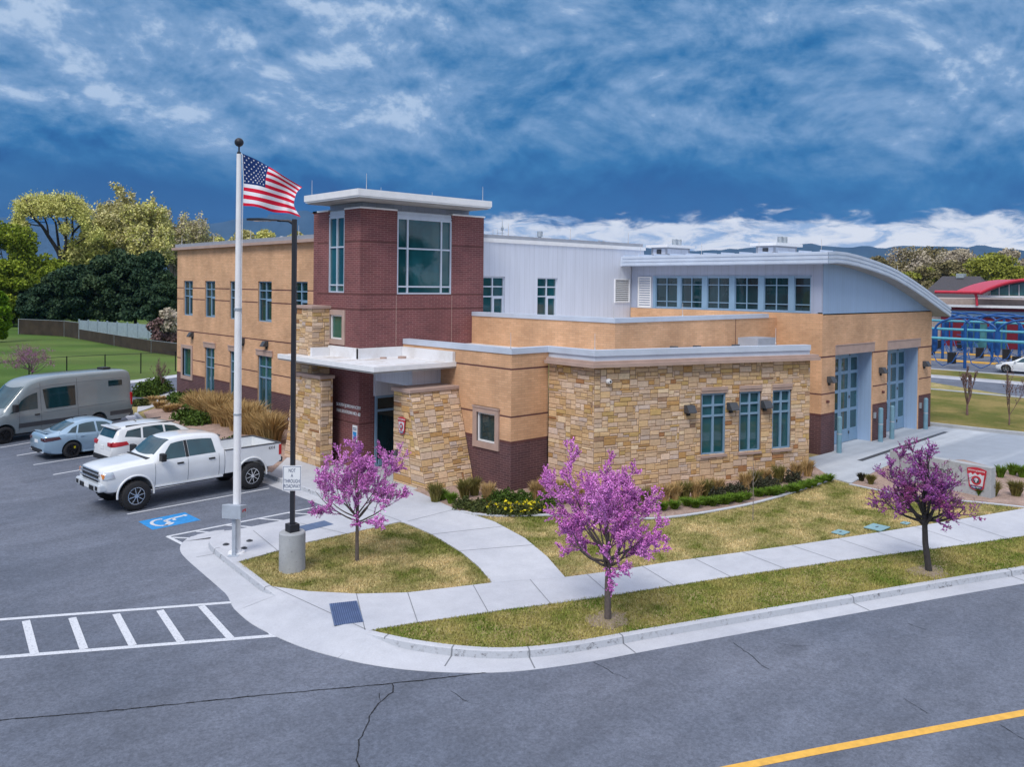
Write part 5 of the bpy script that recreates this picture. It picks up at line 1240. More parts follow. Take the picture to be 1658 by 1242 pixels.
# ---- white lifted pickup, near side towards the camera; nose points to -X
def pickup():
    R_ = empty('pickup_truck', (0, 0, 0), 0, 'lifted white four-door pickup truck with an empty bed and big black wheels', 'pickup truck')
    ROOTLOC[R_.name] = Vector((0, 0, 0)); H = .26     # lift
    z = lambda v: v+H
    cabL = 3.95
    S = Shell(cabL, [(0, z(.52)), (.15, z(.38)), (.5, z(.36)), (3.95, z(.36))], [(0, z(.98)), (.5, z(1.06)), (1.5, z(1.12)), (3.95, z(1.16))],
              [(0, z(1.02)), (.06, z(1.10)), (.3, z(1.16)), (.9, z(1.21)), (1.40, z(1.25)), (1.52, z(1.28)), (2.02, z(1.70)), (2.22, z(1.79)), (2.6, z(1.84)), (3.1, z(1.84)), (3.6, z(1.80)), (3.88, z(1.74)), (3.95, z(1.66))],
              [(0, .88), (.10, .95), (.35, .985), (.8, 1.0), (3.95, 1.0)], [(0, .80), (1.45, .86), (1.6, .80), (2.2, .70), (2.8, .69), (3.7, .70), (3.95, .70)], .10)
    r = .455; axf, axr = .98, 4.96
    S.mesh('cab', 'paint_white', R_, [(axf, r+.06, .56)])
    # bed: side walls, floor, tailgate, with wheel arch cut
    Lt = 6.12; m = MB(); n = 10
    x0, x1, w, zb, zt = cabL+.03, Lt, .985, z(.42), z(1.19)
    m.box((x0, -w, zb), (x1, w, zt)); bed = m.build('bed', 'paint_white', R_, world=False)
    c1 = MB(); c1.box((x0+.06, -w+.09, z(.66)), (x1-.07, w-.09, zt+.3)); k1 = c1.build('cutter', 'paint_white'); c2 = MB(); c2.tube((axr, -1.4, r+.06), (axr, 1.4, r+.06), .56, n=28, smooth=False); k2 = c2.build('cutter', 'paint_white')
    c3 = MB(); c3.add([(Lt-.55, -1.4, z(.3)), (Lt+.1, -1.4, z(.3)), (Lt+.1, -1.4, z(.64)), (Lt-.55, 1.4, z(.3)), (Lt+.1, 1.4, z(.3)), (Lt+.1, 1.4, z(.64))], [(0, 1, 2), (5, 4, 3), (0, 3, 4, 1), (1, 4, 5, 2), (2, 5, 3, 0)]); k3 = c3.build('cutter', 'paint_white')
    for k in (k1, k2, k3): bm_ = bed.modifiers.new('cut', 'BOOLEAN'); bm_.object = k; bm_.operation = 'DIFFERENCE'; bm_.solver = 'EXACT'
    dg = bpy.context.evaluated_depsgraph_get(); dg.update(); me = bpy.data.meshes.new_from_object(bed.evaluated_get(dg)); bed.modifiers.clear(); bed.data = me
    for k in (k1, k2, k3): bpy.data.objects.remove(k)
    bv = bed.modifiers.new('bevel', 'BEVEL'); bv.width = .02; bv.segments = 2; bv.limit_method = 'ANGLE'
    for s in (1, -1):    # wheel humps in the bed and arch lips
        bx(bed, 'wheel_hump', 'paint_white', (axr-.5, s*.62, z(.66)), (axr+.5, s*.89, z(.88)), .04)
        for cx, par in ((axf, R_), (axr, bed)):
            m = MB(); pts = [(cx+(.57)*cos(t), s*1.0, r+.06+.57*sin(t)) for t in np.linspace(radians(-8), radians(188), 20)]; m.path(pts, .035, 6); m.build('wheel_arch', 'paint_white', par, world=False)
    bx(bed, 'bed_rail', 'dark_grey', (x0, .89, zt), (x1, .995, zt+.03), .01, True); bx(bed, 'tailgate_cap', 'dark_grey', (x1-.08, -.9, zt), (x1, .9, zt+.035), .01)
    bx(R_, 'chassis', 'black', (.5, -.45, z(.18)), (Lt-.2, .45, z(.40))); bx(R_, 'axle', 'black', (axf-.06, -.8, r-.06), (axf+.06, .8, r+.06)); bx(R_, 'axle', 'black', (axr-.06, -.8, r-.06), (axr+.06, .8, r+.06))
    for s in (1, -1):
        S.patch('side_window', 'car_glass', R_, [(1.72, .10), (2.62, .06), (2.62, .93), (2.20, .93)], S.side, s)
        S.patch('side_window', 'car_glass', R_, [(2.74, .06), (3.66, .06), (3.60, .92), (2.74, .93)], S.side, s)
        S.patch('pillar_trim', 'black', R_, [(2.63, .04), (2.73, .04), (2.73, .94), (2.63, .94)], S.side, s, off=.004)
        for xs_, za, zb_ in ((1.60, .42, 1.10), (2.68, .42, 1.14), (3.76, .42, 1.14)):
            m = MB(); P_ = [S.flank(xs_, z(v)) for v in np.linspace(za, zb_, 8)]; m.path([(p.x, s*(p.y+.001), p.z) for p in P_], .006, 4); m.build('door_seam', 'dark_grey', R_, world=False)
        for xs_ in (2.42, 3.50): p = S.flank(xs_, z(1.02)); bx(R_, 'door_handle', 'black', (xs_-.11, s*(p.y-.01), z(.99)), (xs_+.11, s*(p.y+.035), z(1.04)), .01)
        bx(R_, 'wing_mirror', 'black', (1.70, s*1.0, z(1.17)), (1.86, s*1.24, z(1.42)), .03)
        bx(R_, 'running_board', 'paint_white', (1.55, s*.93, z(.34)), (3.9, s*1.0, z(.40)), .01)
        S.patch('headlight', 'lamp_clear', R_, [(.015, z(.80)), (.36, z(.82)), (.30, z(1.03)), (.015, z(1.0))], S.flank, s, off=.012)
        bx(R_, 'indicator', 'amber', (.005, s*.76, z(.84)), (.07, s*.93, z(.97)), .01)
        bx(bed, 'tail_light', 'red_plastic', (Lt-.10, s*.90, z(.78)), (Lt+.012, s*1.0, z(1.15)), .015)
        for a, b, zz in ((.62, 2.0, 1.06),):
            pass
        wheel(R_, axf, s*.92, r, .31, 'rim_bright', 8, .60); wheel(R_, axr, s*.92, r, .31, 'rim_bright', 8, .60)
        t = text_mesh('lettering', '4X4', .15, 'dark_grey', bed, frame_M((Lt-.38, s*.988, z(1.06)), (-1 if s > 0 else 1, 0, 0), (0, 0, 1)), .004)
    S.top_patch('windscreen', 'car_glass', R_, 1.56, 1.66, 2.10, 2.20, .93)
    m = MB(); m.box((cabL-.02, -.55, z(1.30)), (cabL+.012, .55, z(1.62))); m.build('rear_window', 'car_glass', R_, world=False)
    # front: grille, bars, bumper, plate
    bx(R_, 'grille', 'black', (-.03, -.62, z(.70)), (.03, .62, z(1.03)), .03)
    g = kids(R_)[-1]
    for zz in (.78, .92): bx(R_, 'grille_bar', 'chrome', (-.05, -.74, z(zz)), (.0, .74, z(zz)+.055), .012)
    bx(R_, 'grille_surround', 'chrome', (-.045, -.64, z(1.02)), (.01, .64, z(1.05)), .01)
    bx(R_, 'front_bumper', 'paint_silver', (-.12, -.93, z(.44)), (.16, .93, z(.68)), .05); bx(R_, 'number_plate', 'sign_white', (-.135, -.16, z(.50)), (-.12, .16, z(.64)))
    bx(R_, 'air_intake', 'black', (-.128, -.55, z(.46)), (-.10, -.2, z(.60))); bx(R_, 'air_intake', 'black', (-.128, .2, z(.46)), (-.10, .55, z(.60))); bx(R_, 'fog_light', 'black', (-.128, .66, z(.50)), (-.10, .84, z(.62)), 0, True)
    bx(R_, 'rear_bumper', 'dark_grey', (Lt-.03, -.9, z(.50)), (Lt+.12, .9, z(.68)), .03)
    m = MB(); m.box((1.40, -.72, z(1.245)), (1.54, .72, z(1.268))); m.build('cowl', 'black', R_, world=False)
    return R_, axf, axr
R_, axf, axr = pickup()
pf, pr_ = G(221, 827, ROADZ), G(412.5, 791.5, ROADZ)     # near side tyre contacts
d = (pr_-pf).normalized(); nrm = Vector((-d.y, d.x, 0))
if nrm.y < 0: nrm = -nrm
pfc = pf + nrm*1.05
place(R_, pfc - d*axf, pfc + d*4)

def car(name, label, cat, L, W_, Ht, wb, fo, shape, paintm, rim='rim_bright', rimn=5, r=.335, hatch=False, cal=None):
    R_ = empty(name, (0, 0, 0), 0, label, cat); ROOTLOC[R_.name] = Vector((0, 0, 0)); tlm = 'tail_smoked' if name == 'sedan' else 'red_plastic'; hw = W_/2; axf = fo; axr = fo+wb
    if shape == 'sedan':
        top = [(0, .55), (.05, .66), (.25, .76), (.7, .88), (1.15, .96), (1.32, 1.0), (1.95, 1.33), (2.3, 1.44), (2.75, Ht), (3.2, 1.42), (3.6, 1.28), (4.05, 1.06), (4.25, 1.04), (4.5, 1.03), (L-.05, .98), (L, .86)]
        belt = [(0, .62), (.7, .82), (1.4, .90), (3, .95), (4.1, .99), (L, .92)]; bot = [(0, .30), (.2, .20), (.5, .18), (L-.5, .20), (L, .34)]
        half = [(0, hw-.30), (.12, hw-.15), (.45, hw-.04), (1.0, hw), (3.8, hw), (L-.3, hw-.07), (L-.05, hw-.17), (L, hw-.24)]; th = [(0, hw-.35), (1.35, hw-.16), (2.2, hw-.30), (3.2, hw-.31), (4.0, hw-.22), (L, hw-.22)]
    else:
        top = [(0, .62), (.04, .78), (.2, .92), (.7, 1.05), (1.05, 1.12), (1.2, 1.16), (1.85, 1.52), (2.2, 1.62), (2.7, Ht), (3.4, 1.66), (4.0, 1.60), (4.2, 1.52), (4.38, 1.20), (L-.04, 1.02), (L, .85)]
        belt = [(0, .72), (.7, .96), (1.3, 1.04), (3, 1.10), (4.2, 1.14), (L, .9)]; bot = [(0, .34), (.2, .25), (.5, .22), (L-.4, .26), (L, .40)]
        half = [(0, hw-.28), (.12, hw-.14), (.45, hw-.04), (1.0, hw), (3.8, hw), (L-.25, hw-.06), (L, hw-.18)]; th = [(0, hw-.35), (1.25, hw-.14), (2.1, hw-.26), (3.6, hw-.26), (4.1, hw-.24), (L, hw-.20)]
    sc = L/(4.6 if shape == 'sedan' else 4.52); top, belt, bot, half, th = [[(x*sc if i else 0, y) for i, (x, y) in enumerate(c)] for c in (top, belt, bot, half, th)]
    S = Shell(L, bot, belt, top, half, th, .07); S.mesh('body', paintm, R_, [(axf, r+.02, r+.055), (axr, r+.02, r+.055)], 80)
    bx(R_, 'underbody', 'black', (.3, -hw+.25, .16), (L-.3, hw-.25, .34))
    for s in (1, -1):
        wheel(R_, axf, s*(hw-.12), r, .22, rim, rimn, .66, caliper=cal); wheel(R_, axr, s*(hw-.12), r, .22, rim, rimn, .66, caliper=cal)
        if shape == 'sedan':
            q = [(1.62, .08, 2.55, .05, 2.55, .92, 2.12, .92), (2.63, .05, 3.35, .06, 3.22, .90, 2.63, .92), (3.42, .08, 3.74, .22, 3.50, .78, 3.29, .88)]
        else:
            q = [(1.50, .10, 2.42, .05, 2.42, .92, 2.02, .92), (2.50, .05, 3.34, .06, 3.28, .90, 2.50, .92), (3.42, .08, 4.02, .28, 3.88, .80, 3.36, .88)]
        for a in q: S.patch('side_window', 'car_glass', R_, [(a[0]*sc, a[1]), (a[2]*sc, a[3]), (a[4]*sc, a[5]), (a[6]*sc, a[7])], S.side, s)
        for xs_ in (1.50*sc, 2.58*sc, 3.40*sc):
            m = MB(); P_ = [S.flank(xs_, v) for v in np.linspace(.34, crom(belt, xs_)-.02, 8)]; m.path([(p.x, s*(p.y+.001), p.z) for p in P_], .005, 4); m.build('door_seam', 'dark_grey', R_, world=False)
        for xs_ in (2.34*sc, 3.18*sc): p = S.flank(xs_, crom(belt, xs_)-.10); bx(R_, 'door_handle', paintm, (xs_-.09, s*(p.y-.01), p.z-.015), (xs_+.09, s*(p.y+.03), p.z+.02), .008)
        bx(R_, 'wing_mirror', paintm, (1.55*sc, s*(hw-.02), crom(belt, 1.6)+.02), (1.68*sc, s*(hw+.17), crom(belt, 1.6)+.17), .03)
        S.patch('headlight', 'lamp_clear', R_, [(.06, .60), (.60, .76), (.55, .83), (.06, .72)] if shape == 'sedan' else [(.06, .74), (.55, .88), (.50, .97), (.06, .86)], S.flank, s, off=.008)
        zt_ = (.74, .92) if shape == 'sedan' else (.90, 1.10)
        S.patch('tail_light', tlm, R_, [(L-.62, zt_[0]+.07), (L-.03, zt_[0]), (L-.03, zt_[1]-.02), (L-.55, zt_[1])], S.flank, s, off=.010)
        bx(R_, 'tail_light', tlm, (L-.10, s*(hw-.46), zt_[0]+.02), (L+.008, s*(hw-.20), zt_[1]-.03), .02)
        bx(R_, 'sill', 'black' if shape != 'sedan' else paintm, (axf+.42, s*(hw-.06), .20), (axr-.42, s*(hw-.01), .27), .02)
    if shape == 'sedan':
        S.top_patch('windscreen', 'car_glass', R_, 1.38*sc, 1.50*sc, 2.06*sc, 2.14*sc, .93); S.top_patch('rear_window', 'car_glass', R_, 3.40*sc, 3.34*sc, 4.02*sc, 3.90*sc, .92)
        bx(R_, 'boot_spoiler', paintm, (L-.28, -.55, 1.05), (L-.12, .55, 1.09), .015)
        bx(R_, 'rear_diffuser', 'black', (L-.16, -.62, .26), (L+.01, .62, .46), .04)
        for s in (1, -1):
            for k in (0, .11): m = MB(); m.tube((L-.05, s*(.50+k), .32), (L+.04, s*(.50+k), .32), .045, n=10); m.build('exhaust', 'chrome', R_, world=False)
        bx(R_, 'bonnet_scoop', 'black', (.80, -.22, .955), (.98, .22, 1.00), .02)
    else:
        S.top_patch('windscreen', 'car_glass', R_, 1.24*sc, 1.36*sc, 1.95*sc, 2.04*sc, .93); S.top_patch('rear_window', 'car_glass', R_, 4.22*sc, 4.20*sc, 4.37*sc, 4.36*sc, .90)
        m = MB(); m.box((L-.20, -.56, 1.20), (L-.10, .56, 1.5)); 
        bx(R_, 'roof_spoiler', paintm, (L-.46, -.62, 1.55), (L-.20, .62, 1.60), .02); bx(R_, 'rear_bumper', 'black', (L-.16, -.80, .34), (L+.02, .80, .56), .05)
        for s in (1, -1): bx(R_, 'roof_rail', 'dark_grey', (1.95, s*(hw-.34), 1.60), (3.9, s*(hw-.31), 1.65), .01)
    bx(R_, 'number_plate', 'sign_white', (L+.0, -.16, .66 if shape == 'sedan' else .78), (L+.015, .16, .78 if shape == 'sedan' else .92)); bx(R_, 'grille', 'black', (-.012, -.42, .36), (.05, .42, .56), .02)
    m = MB(); m.tube((3.2*sc, 0, Ht-.02), (3.32*sc, 0, Ht+.06), .012); m.build('aerial', 'black', R_, world=False)
    return R_
def put_by_rear(root, L, ax, near_half, contact_px, heading, z=ROADZ):
    """near wheel contact at a pixel; heading = unit plan vector the nose points to; near side faces the camera"""
    c = G(contact_px[0], contact_px[1], z); h = Vector(heading).normalized(); side = Vector((-h.y, h.x, 0))
    if side.dot(Vector((-c.x, -c.y, 0))) > 0: side = -side
    cen = c + side*near_half; nose = cen + h*ax; place(root, nose, nose - h, z)
hd = Vector((.985, .12, 0)).normalized()
sed = car('sedan', 'light blue sedan with dark wheels, parked between the grey van and the white suv', 'car', 4.6, 1.80, 1.475, 2.65, .92, 'sedan', 'paint_blue', 'rim_dark', 5, .335, cal='yellow_bloom')
put_by_rear(sed, 4.6, 3.57, .88, (117, 742), (.99, .10, 0))
suv = car('suv', 'white compact suv half hidden behind the white pickup truck', 'car', 4.52, 1.84, 1.68, 2.69, .90, 'suv', 'paint_white', 'rim_bright', 5, .35)
c = G(181, 765, ROADZ); h = Vector((.99, .10, 0)).normalized(); sd = Vector((-h.y, h.x, 0)); cen = c + sd*.82; place(suv, cen + h*4.5, cen)
# ---- grey high-roof van, nose to the left
def van():
    R_ = empty('camper_van', (0, 0, 0), 0, 'grey high-roof camper van with black side window, largest vehicle in the car park', 'van'); ROOTLOC[R_.name] = Vector((0, 0, 0))
    L = 6.95; S = Shell(L, [(0, .50), (.2, .34), (.6, .32), (L-.6, .34), (L, .50)], [(0, .92), (.5, 1.10), (1.1, 1.24), (2, 1.30), (L, 1.34)],
        [(0, .85), (.04, 1.02), (.25, 1.16), (.75, 1.30), (1.0, 1.40), (1.55, 2.02), (1.9, 2.42), (2.2, 2.62), (2.7, 2.74), (3.5, 2.79), (5.8, 2.79), (6.6, 2.76), (6.85, 2.68), (6.93, 2.40), (L, 1.4)],
        [(0, .72), (.12, .86), (.4, .95), (.9, 1.0), (2, 1.01), (L-.3, 1.01), (L, .97)], [(0, .70), (1.0, .84), (1.7, .86), (2.5, .84), (L, .84)], .14)
    r = .375; axf, axr = 1.02, 5.20
    S.mesh('body', 'paint_grey', R_, [(axf, r+.02, r+.08), (axr, r+.02, r+.08)], 90)
    bx(R_, 'underbody', 'black', (.4, -.7, .25), (L-.4, .7, .5))
    for s in (1, -1):
        wheel(R_, axf, s*.88, r, .25, 'rim_dark', 6, .62); wheel(R_, axr, s*.88, r, .25, 'rim_dark', 6, .62)
        S.patch('side_window', 'car_glass', R_, [(1.22, .06), (2.42, .05), (2.42, .62), (1.72, .60)], S.side, s)
        S.patch('side_window', 'glass_dark', R_, [(2.78, .00), (4.12, .00), (4.12, .68), (2.66, .68)], S.side, s, off=.012)
        S.patch('side_window', 'glass_dark', R_, [(5.75, .52), (6.45, .52), (6.45, .72), (5.75, .72)], S.side, s, off=.012)
        for a, b in ((.95+.0, 1.2),): pass
        for x0, x1 in ((1.58, 4.62), (5.78, 6.92)):
            S.patch('rub_strip', 'dark_grey', R_, [(x0, .60), (x1, .60), (x1, .80), (x0, .80)], S.flank, s, n=14, off=.010)
        for xs_ in (1.62, 2.56, 4.22): m = MB(); P_ = [S.flank(xs_, v) for v in np.linspace(.5, 1.28, 6)] + [S.side(xs_, t) for t in np.linspace(.1, .95, 6)]; m.path([(p.x, s*(p.y+.001), p.z) for p in P_], .006, 4); m.build('door_seam', 'dark_grey', R_, world=False)
        m = MB(); P_ = [S.side(x, .80) for x in np.linspace(2.3, 6.8, 14)]; m.path([(p.x, s*(p.y+.001), p.z) for p in P_], .010, 4); m.build('body_crease', 'paint_grey', R_, world=False)
        m = MB(); P_ = [S.flank(x, 1.18+.02*(x-2.6)) for x in np.linspace(2.6, 6.8, 14)]; m.path([(p.x, s*(p.y+.002), p.z) for p in P_], .012, 4); m.build('body_crease', 'paint_grey', R_, world=False)
        p = S.flank(2.36, 1.12); bx(R_, 'door_handle', 'black', (2.26, s*(p.y-.01), 1.09), (2.48, s*(p.y+.04), 1.14), .01)
        bx(R_, 'wing_mirror', 'black', (1.30, s*1.0, 1.34), (1.48, s*1.24, 1.68), .04); bx(R_, 'tail_light', 'red_plastic', (L-.10, s*.90, 1.0), (L+.0, s*.995, 1.62), .02)
        S.patch('headlight', 'lamp_clear', R_, [(.05, .86), (.55, 1.02), (.5, 1.14), (.08, 1.0)], S.flank, s, off=.01)
    S.top_patch('windscreen', 'car_glass', R_, 1.06, 1.16, 1.80, 1.92, .92, n=12)
    bx(R_, 'rear_bumper', 'dark_grey', (L-.12, -.95, .45), (L+.08, .95, .72), .04); bx(R_, 'front_bumper', 'dark_grey', (-.06, -.85, .42), (.2, .85, .72), .06); bx(R_, 'roof_fan', 'black', (5.9, -.25, 2.78), (6.3, .25, 2.88), .03)
    return R_
vn = van(); c = G(8, 719, ROADZ); c2 = G(172, 685, ROADZ); d = (c2-c).normalized(); nr = Vector((-d.y, d.x, 0)); nr = nr if nr.y > 0 else -nr
d = Vector((.94, .30, 0)).normalized(); nr = Vector((-d.y, d.x, 0)); vn.scale = (1.06, 1.0, 1.0); cen = c + nr*1.0; place(vn, cen - d*1.08, cen + d*3)
# ---- small white hatchback and dark car at the vacuum stands on the far right
hb = car('hatchback', 'small white hatchback at the right picture edge beside the blue vacuum stands', 'car', 4.45, 1.80, 1.47, 2.70, .88, 'sedan', 'paint_white', 'rim_bright', 5, .335)
c = G(1640, 607, 0); c = G(1606, 602, 0) + Vector((1.1, 0, 0)); place(hb, c, c + Vector((.12, -1, 0)), -.03)
pk = car('dark_suv', 'black suv parked by the dark red wall behind the vacuum stands', 'car', 4.6, 1.9, 1.72, 2.8, .9, 'suv', 'paint_black', 'rim_bright', 5, .38)
c = G(1560, 558, 0); place(pk, c + Vector((0, .6, 0)), c + Vector((.2, -1, 0)), 0)
# ================================================================== STREET FURNITURE
# flagpole with ball and flag
b = G(383, 896); FP = empty('flagpole', (b.x, b.y, 0), 0, 'tall white tapered flagpole with a dark ball finial beside the car park', 'flagpole')
m = MB(); m.tube((b.x, b.y, .02), (b.x, b.y, 5.3), .098, .088, 20); m.tube((b.x, b.y, 5.3), (b.x, b.y, 10.3), .088, .060, 20); m.build('pole', 'white_trim', FP)
m = MB(); m.tube((b.x, b.y, 3.58), (b.x, b.y, 3.62), .103, n=20); m.tube((b.x, b.y, 6.28), (b.x, b.y, 6.34), .10, n=20); m.build('collar', 'galv', FP)
m = MB(); m.tube((b.x, b.y, .0), (b.x, b.y, .05), .22, .20, 20); m.tube((b.x, b.y, .05), (b.x, b.y, .12), .14, .11, 20); m.build('base_flange', 'white_trim', FP)
m = MB(); m.tube((b.x, b.y, 10.3), (b.x, b.y, 10.5), .022, n=8); m.tube((b.x, b.y, 10.28), (b.x, b.y, 10.35), .05, n=10); m.build('truck', 'dark_metal', FP)
m = MB(); m.sphere((b.x, b.y, 10.60), .115, 16, 12); m.build('ball_finial', 'dark_metal', FP)
hal = right0*.13 - fwd0*.02
m = MB(); m.path([Vector((b.x, b.y, 10.34)) + right0*.03, Vector((b.x, b.y, 10.28)) + right0*.09, Vector((b.x, b.y, 9.6)) + right0*.12, Vector((b.x, b.y, 8.95)) + right0*.105, Vector((b.x, b.y, 7.6)) + right0*.09, Vector((b.x, b.y, 1.3)) + right0*.10], .008, 5); m.build('halyard', 'white_trim', FP)
# flag: traced corner positions give the drape, cloth folds added as waves
def flagpt(u, v):
    # u along the fly 0..1, v down the hoist 0..1 ; control net in (along right0, z) metres from the pole top
    px = [[(393, 250), (418, 261), (444, 276), (466, 290), (484, 301)], [(394, 273), (418, 281), (441, 287), (462, 298), (477, 308)], [(394.5, 295), (417, 298), (440, 305), (460, 311), (474, 318)],
          [(394, 314), (417, 318), (440, 323), (459, 328), (474, 333)], [(393.8, 334), (418, 336), (440, 343), (463, 344), (485, 351)]]
    net = [[((x-387)/62.8, 7-(y-458)/62.8) for x, y in r] for r in px]
    def cr1(p, t):
        k = t*(len(p)-1); i = min(int(k), len(p)-2); f = k-i; p0, p1, p2, p3 = p[max(i-1, 0)], p[i], p[i+1], p[min(i+2, len(p)-1)]
        return tuple(.5*(2*b1+(-a1+c1)*f+(2*a1-5*b1+4*c1-d1)*f*f+(-a1+3*b1-3*c1+d1)*f**3) for a1, b1, c1, d1 in zip(p0, p1, p2, p3))
    row = [cr1(r, u) for r in net]; x, z = cr1(row, v)
    dep = (.11*sin(u*8.5+v*3.0)+.055*sin(u*16-v*4))*min(1, u*3) + .25*u
    return Vector((b.x, b.y, 0)) + right0*x + fwd0*dep + Vector((0, 0, z))
m = MB(); NU, NV = 40, 26
V_ = [flagpt(i/NU, j/NV) for j in range(NV+1) for i in range(NU+1)]; F_ = []; M_ = []
for j in range(NV):
    for i in range(NU):
        F_.append((j*(NU+1)+i, (j+1)*(NU+1)+i, (j+1)*(NU+1)+i+1, j*(NU+1)+i+1)); st = j//2
        M_.append(2 if (i < 16 and j < 14) else (0 if st % 2 == 0 else 1))
m.v = V_; m.f = [list(f) for f in F_]; m.m = M_; m.smooth = set(range(len(F_)))
for nm, c in (('flag_red', (.66, .012, .045)), ('flag_white', (.82, .82, .88)), ('flag_blue', (.008, .035, .15))):
    q = Mt(nm); q.base(c).set(.75, 0, .2); q.b.inputs['Transmission Weight'].default_value = 0
fl = m.build('flag', ['flag_red', 'flag_white', 'flag_blue'], FP)
m = MB()
for rrow in range(9):
    for cc_ in range(6 if rrow % 2 == 0 else 5):
        u = (.4*(cc_*2+1+(rrow % 2))/12); v = (14/26)*(rrow+1)/10
        c0 = flagpt(u, v); du = (flagpt(u+.01, v)-c0).normalized(); dv = (c0-flagpt(u, v+.01)).normalized(); nn = du.cross(dv).normalized(); nn = nn if nn.dot(-fwd0) > 0 else -nn
        for sgn in (1, -1):
            pts = [c0 + nn*.006*sgn + (du*sin(2*pi*k/10)+dv*cos(2*pi*k/10))*(.026 if k % 2 == 0 else .011) for k in range(10)]; m.add(pts, [tuple(range(10))])
m.build('stars', 'flag_white', fl)
# lamp post on its round concrete base, with the sign
c = (G(449, 925) + G(492, 925))/2; c = c + fwd0*.14; LP = empty('street_lamp', (c.x, c.y, 0), 0, 'black square lamp post with one flat arm lamp on a round concrete base', 'street lamp')
m = MB(); m.tube((c.x, c.y, -.02), (c.x, c.y, .90), .315, .315, 28); m.tube((c.x, c.y, .90), (c.x, c.y, .93), .315, .29, 28); m.build('concrete_base', 'concrete_old', LP)
m = MB(); m.box((c.x-.13, c.y-.13, .93), (c.x+.13, c.y+.13, 1.12)); m.build('base_cover', 'dark_metal', LP, bevel=.01)
m = MB(); q = .052; m.obox(Vector((c.x, c.y, 1.1)) - right0*q - fwd0*q, right0*2*q, fwd0*2*q, (0, 0, 8.55-1.1)); m.build('post', 'dark_metal', LP)
at = Vector((c.x, c.y, 8.46)); m = MB(); m.path([at - right0*.04, at - right0*.14 + Vector((0, 0, .05)), at - right0*.42 + Vector((0, 0, .055))], [.05, .035, .028], 8); m.build('arm', 'dark_metal', LP)
a0 = at - right0*.36; m = MB(); pts = [(0, .06), (.12, .12), (.45, .15), (.72, .10), (.80, .02)]
o_ = [a0 - right0*x + fwd0*y for x, y in pts] + [a0 - right0*x - fwd0*y for x, y in pts[::-1]]; k = len(o_)
m.add([p + Vector((0, 0, .05)) for p in o_] + [p + Vector((0, 0, .10 if 0 < i % 9 < 8 else .07)) for i, p in enumerate(o_)], [tuple(range(k))[::-1], tuple(range(k, 2*k))] + [(i, (i+1) % k, k+(i+1) % k, k+i) for i in range(k)])
hd_ = m.build('lamp_head', 'dark_metal', LP); m = MB(); m.obox(a0 - right0*.62 - fwd0*.09 + Vector((0, 0, .035)), right0*.38, fwd0*.18, (0, 0, .014)); m.build('lens', 'lamp_clear', hd_)
sb = Vector((c.x, c.y, 0)) - fwd0*.07; SG = empty('road_sign', (sb.x, sb.y, 1.75), 0, 'white sign reading not a through roadway, strapped to the black lamp post', 'sign')
z0 = up_z = None
dd = pdir(471, 795); t0 = (sb.x*fwd0.x+sb.y*fwd0.y)/(dd.x*fwd0.x+dd.y*fwd0.y); zb_ = HC+dd.z*t0; dd = pdir(471, 754); zt_ = HC+dd.z*t0
hw_ = .225; m = MB(); m.obox(sb - right0*hw_ + Vector((0, 0, zb_)), right0*2*hw_, fwd0*.008, (0, 0, zt_-zb_)); m.build('sign_plate', 'sign_white', SG, bevel=.004)
m = MB(); hh = zt_-zb_
for x0, x1, y0, y1 in ((-hw_+.015, hw_-.015, .018, .028), (-hw_+.015, hw_-.015, hh-.028, hh-.018), (-hw_+.015, -hw_+.025, .028, hh-.028), (hw_-.025, hw_-.015, .028, hh-.028)): m.obox(sb + right0*x0 + Vector((0, 0, zb_+y0)) - fwd0*.003, right0*(x1-x0), fwd0*.003, (0, 0, y1-y0))
m.build('border', 'sign_ink', SG)
for i, (tx, k) in enumerate((('NOT', .80), ('A', .60), ('THROUGH', .38), ('ROADWAY', .18))):
    M = frame_M(tuple(sb - fwd0*.004 + Vector((0, 0, zb_+hh*k))), right0, (0, 0, 1)) @ Matrix.Diagonal((.62, 1, 1, 1)); text_mesh('lettering', tx, .125, 'sign_ink', SG, M, .001)
# parcel / mail box on its post
b2 = G(380, 899) ; b2 = G(379, 900); MBX = empty('mailbox', (b2.x, b2.y, 0), 0, 'grey metal mailbox with a red flag on a square post before the flagpole', 'mailbox')
m = MB(); m.obox(b2 - right0*.045 - fwd0*.045, right0*.09, fwd0*.09, (0, 0, 1.0)); m.build('post', 'box_grey', MBX); m = MB(); m.obox(b2 - right0*.13 - fwd0*.13, right0*.26, fwd0*.26, (0, 0, .02)); m.build('foot_plate', 'box_grey', MBX)
uu = (Vector((.80, .60, 0))).normalized(); vv = Vector((-uu.y, uu.x, 0)); bc = b2 - uu*.0
m = MB(); w2, l2 = .16, .26; P0 = bc - uu*w2 - vv*l2 + Vector((0, 0, .98)); 
prf = [(0, 0), (2*w2, 0), (2*w2, .30), (0, .36)]
vs = [P0 + uu*a + Vector((0, 0, h_)) for a, h_ in prf] + [P0 + vv*2*l2 + uu*a + Vector((0, 0, h_)) for a, h_ in prf]
m.add(vs, [(3, 2, 1, 0), (4, 5, 6, 7)] + [(i, (i+1) % 4, 4+(i+1) % 4, 4+i) for i in range(4)][::1]); m.build('box', 'box_grey', MBX, bevel=.012)
def onface(a, h_): return P0 + uu*a + Vector((0, 0, h_))
m = MB(); o1 = P0 - vv*.012; m.obox(o1 + uu*.09 + Vector((0, 0, .19)), uu*.17, vv*.01, (0, 0, .035)); m.obox(o1 + uu*.22 + Vector((0, 0, .15)), uu*.04, vv*.01, (0, 0, .04)); m.obox(o1 + uu*.09 + Vector((0, 0, .165)), uu*.03, vv*.01, (0, 0, .025)); m.build('flag_arm', 'red_ink', MBX)
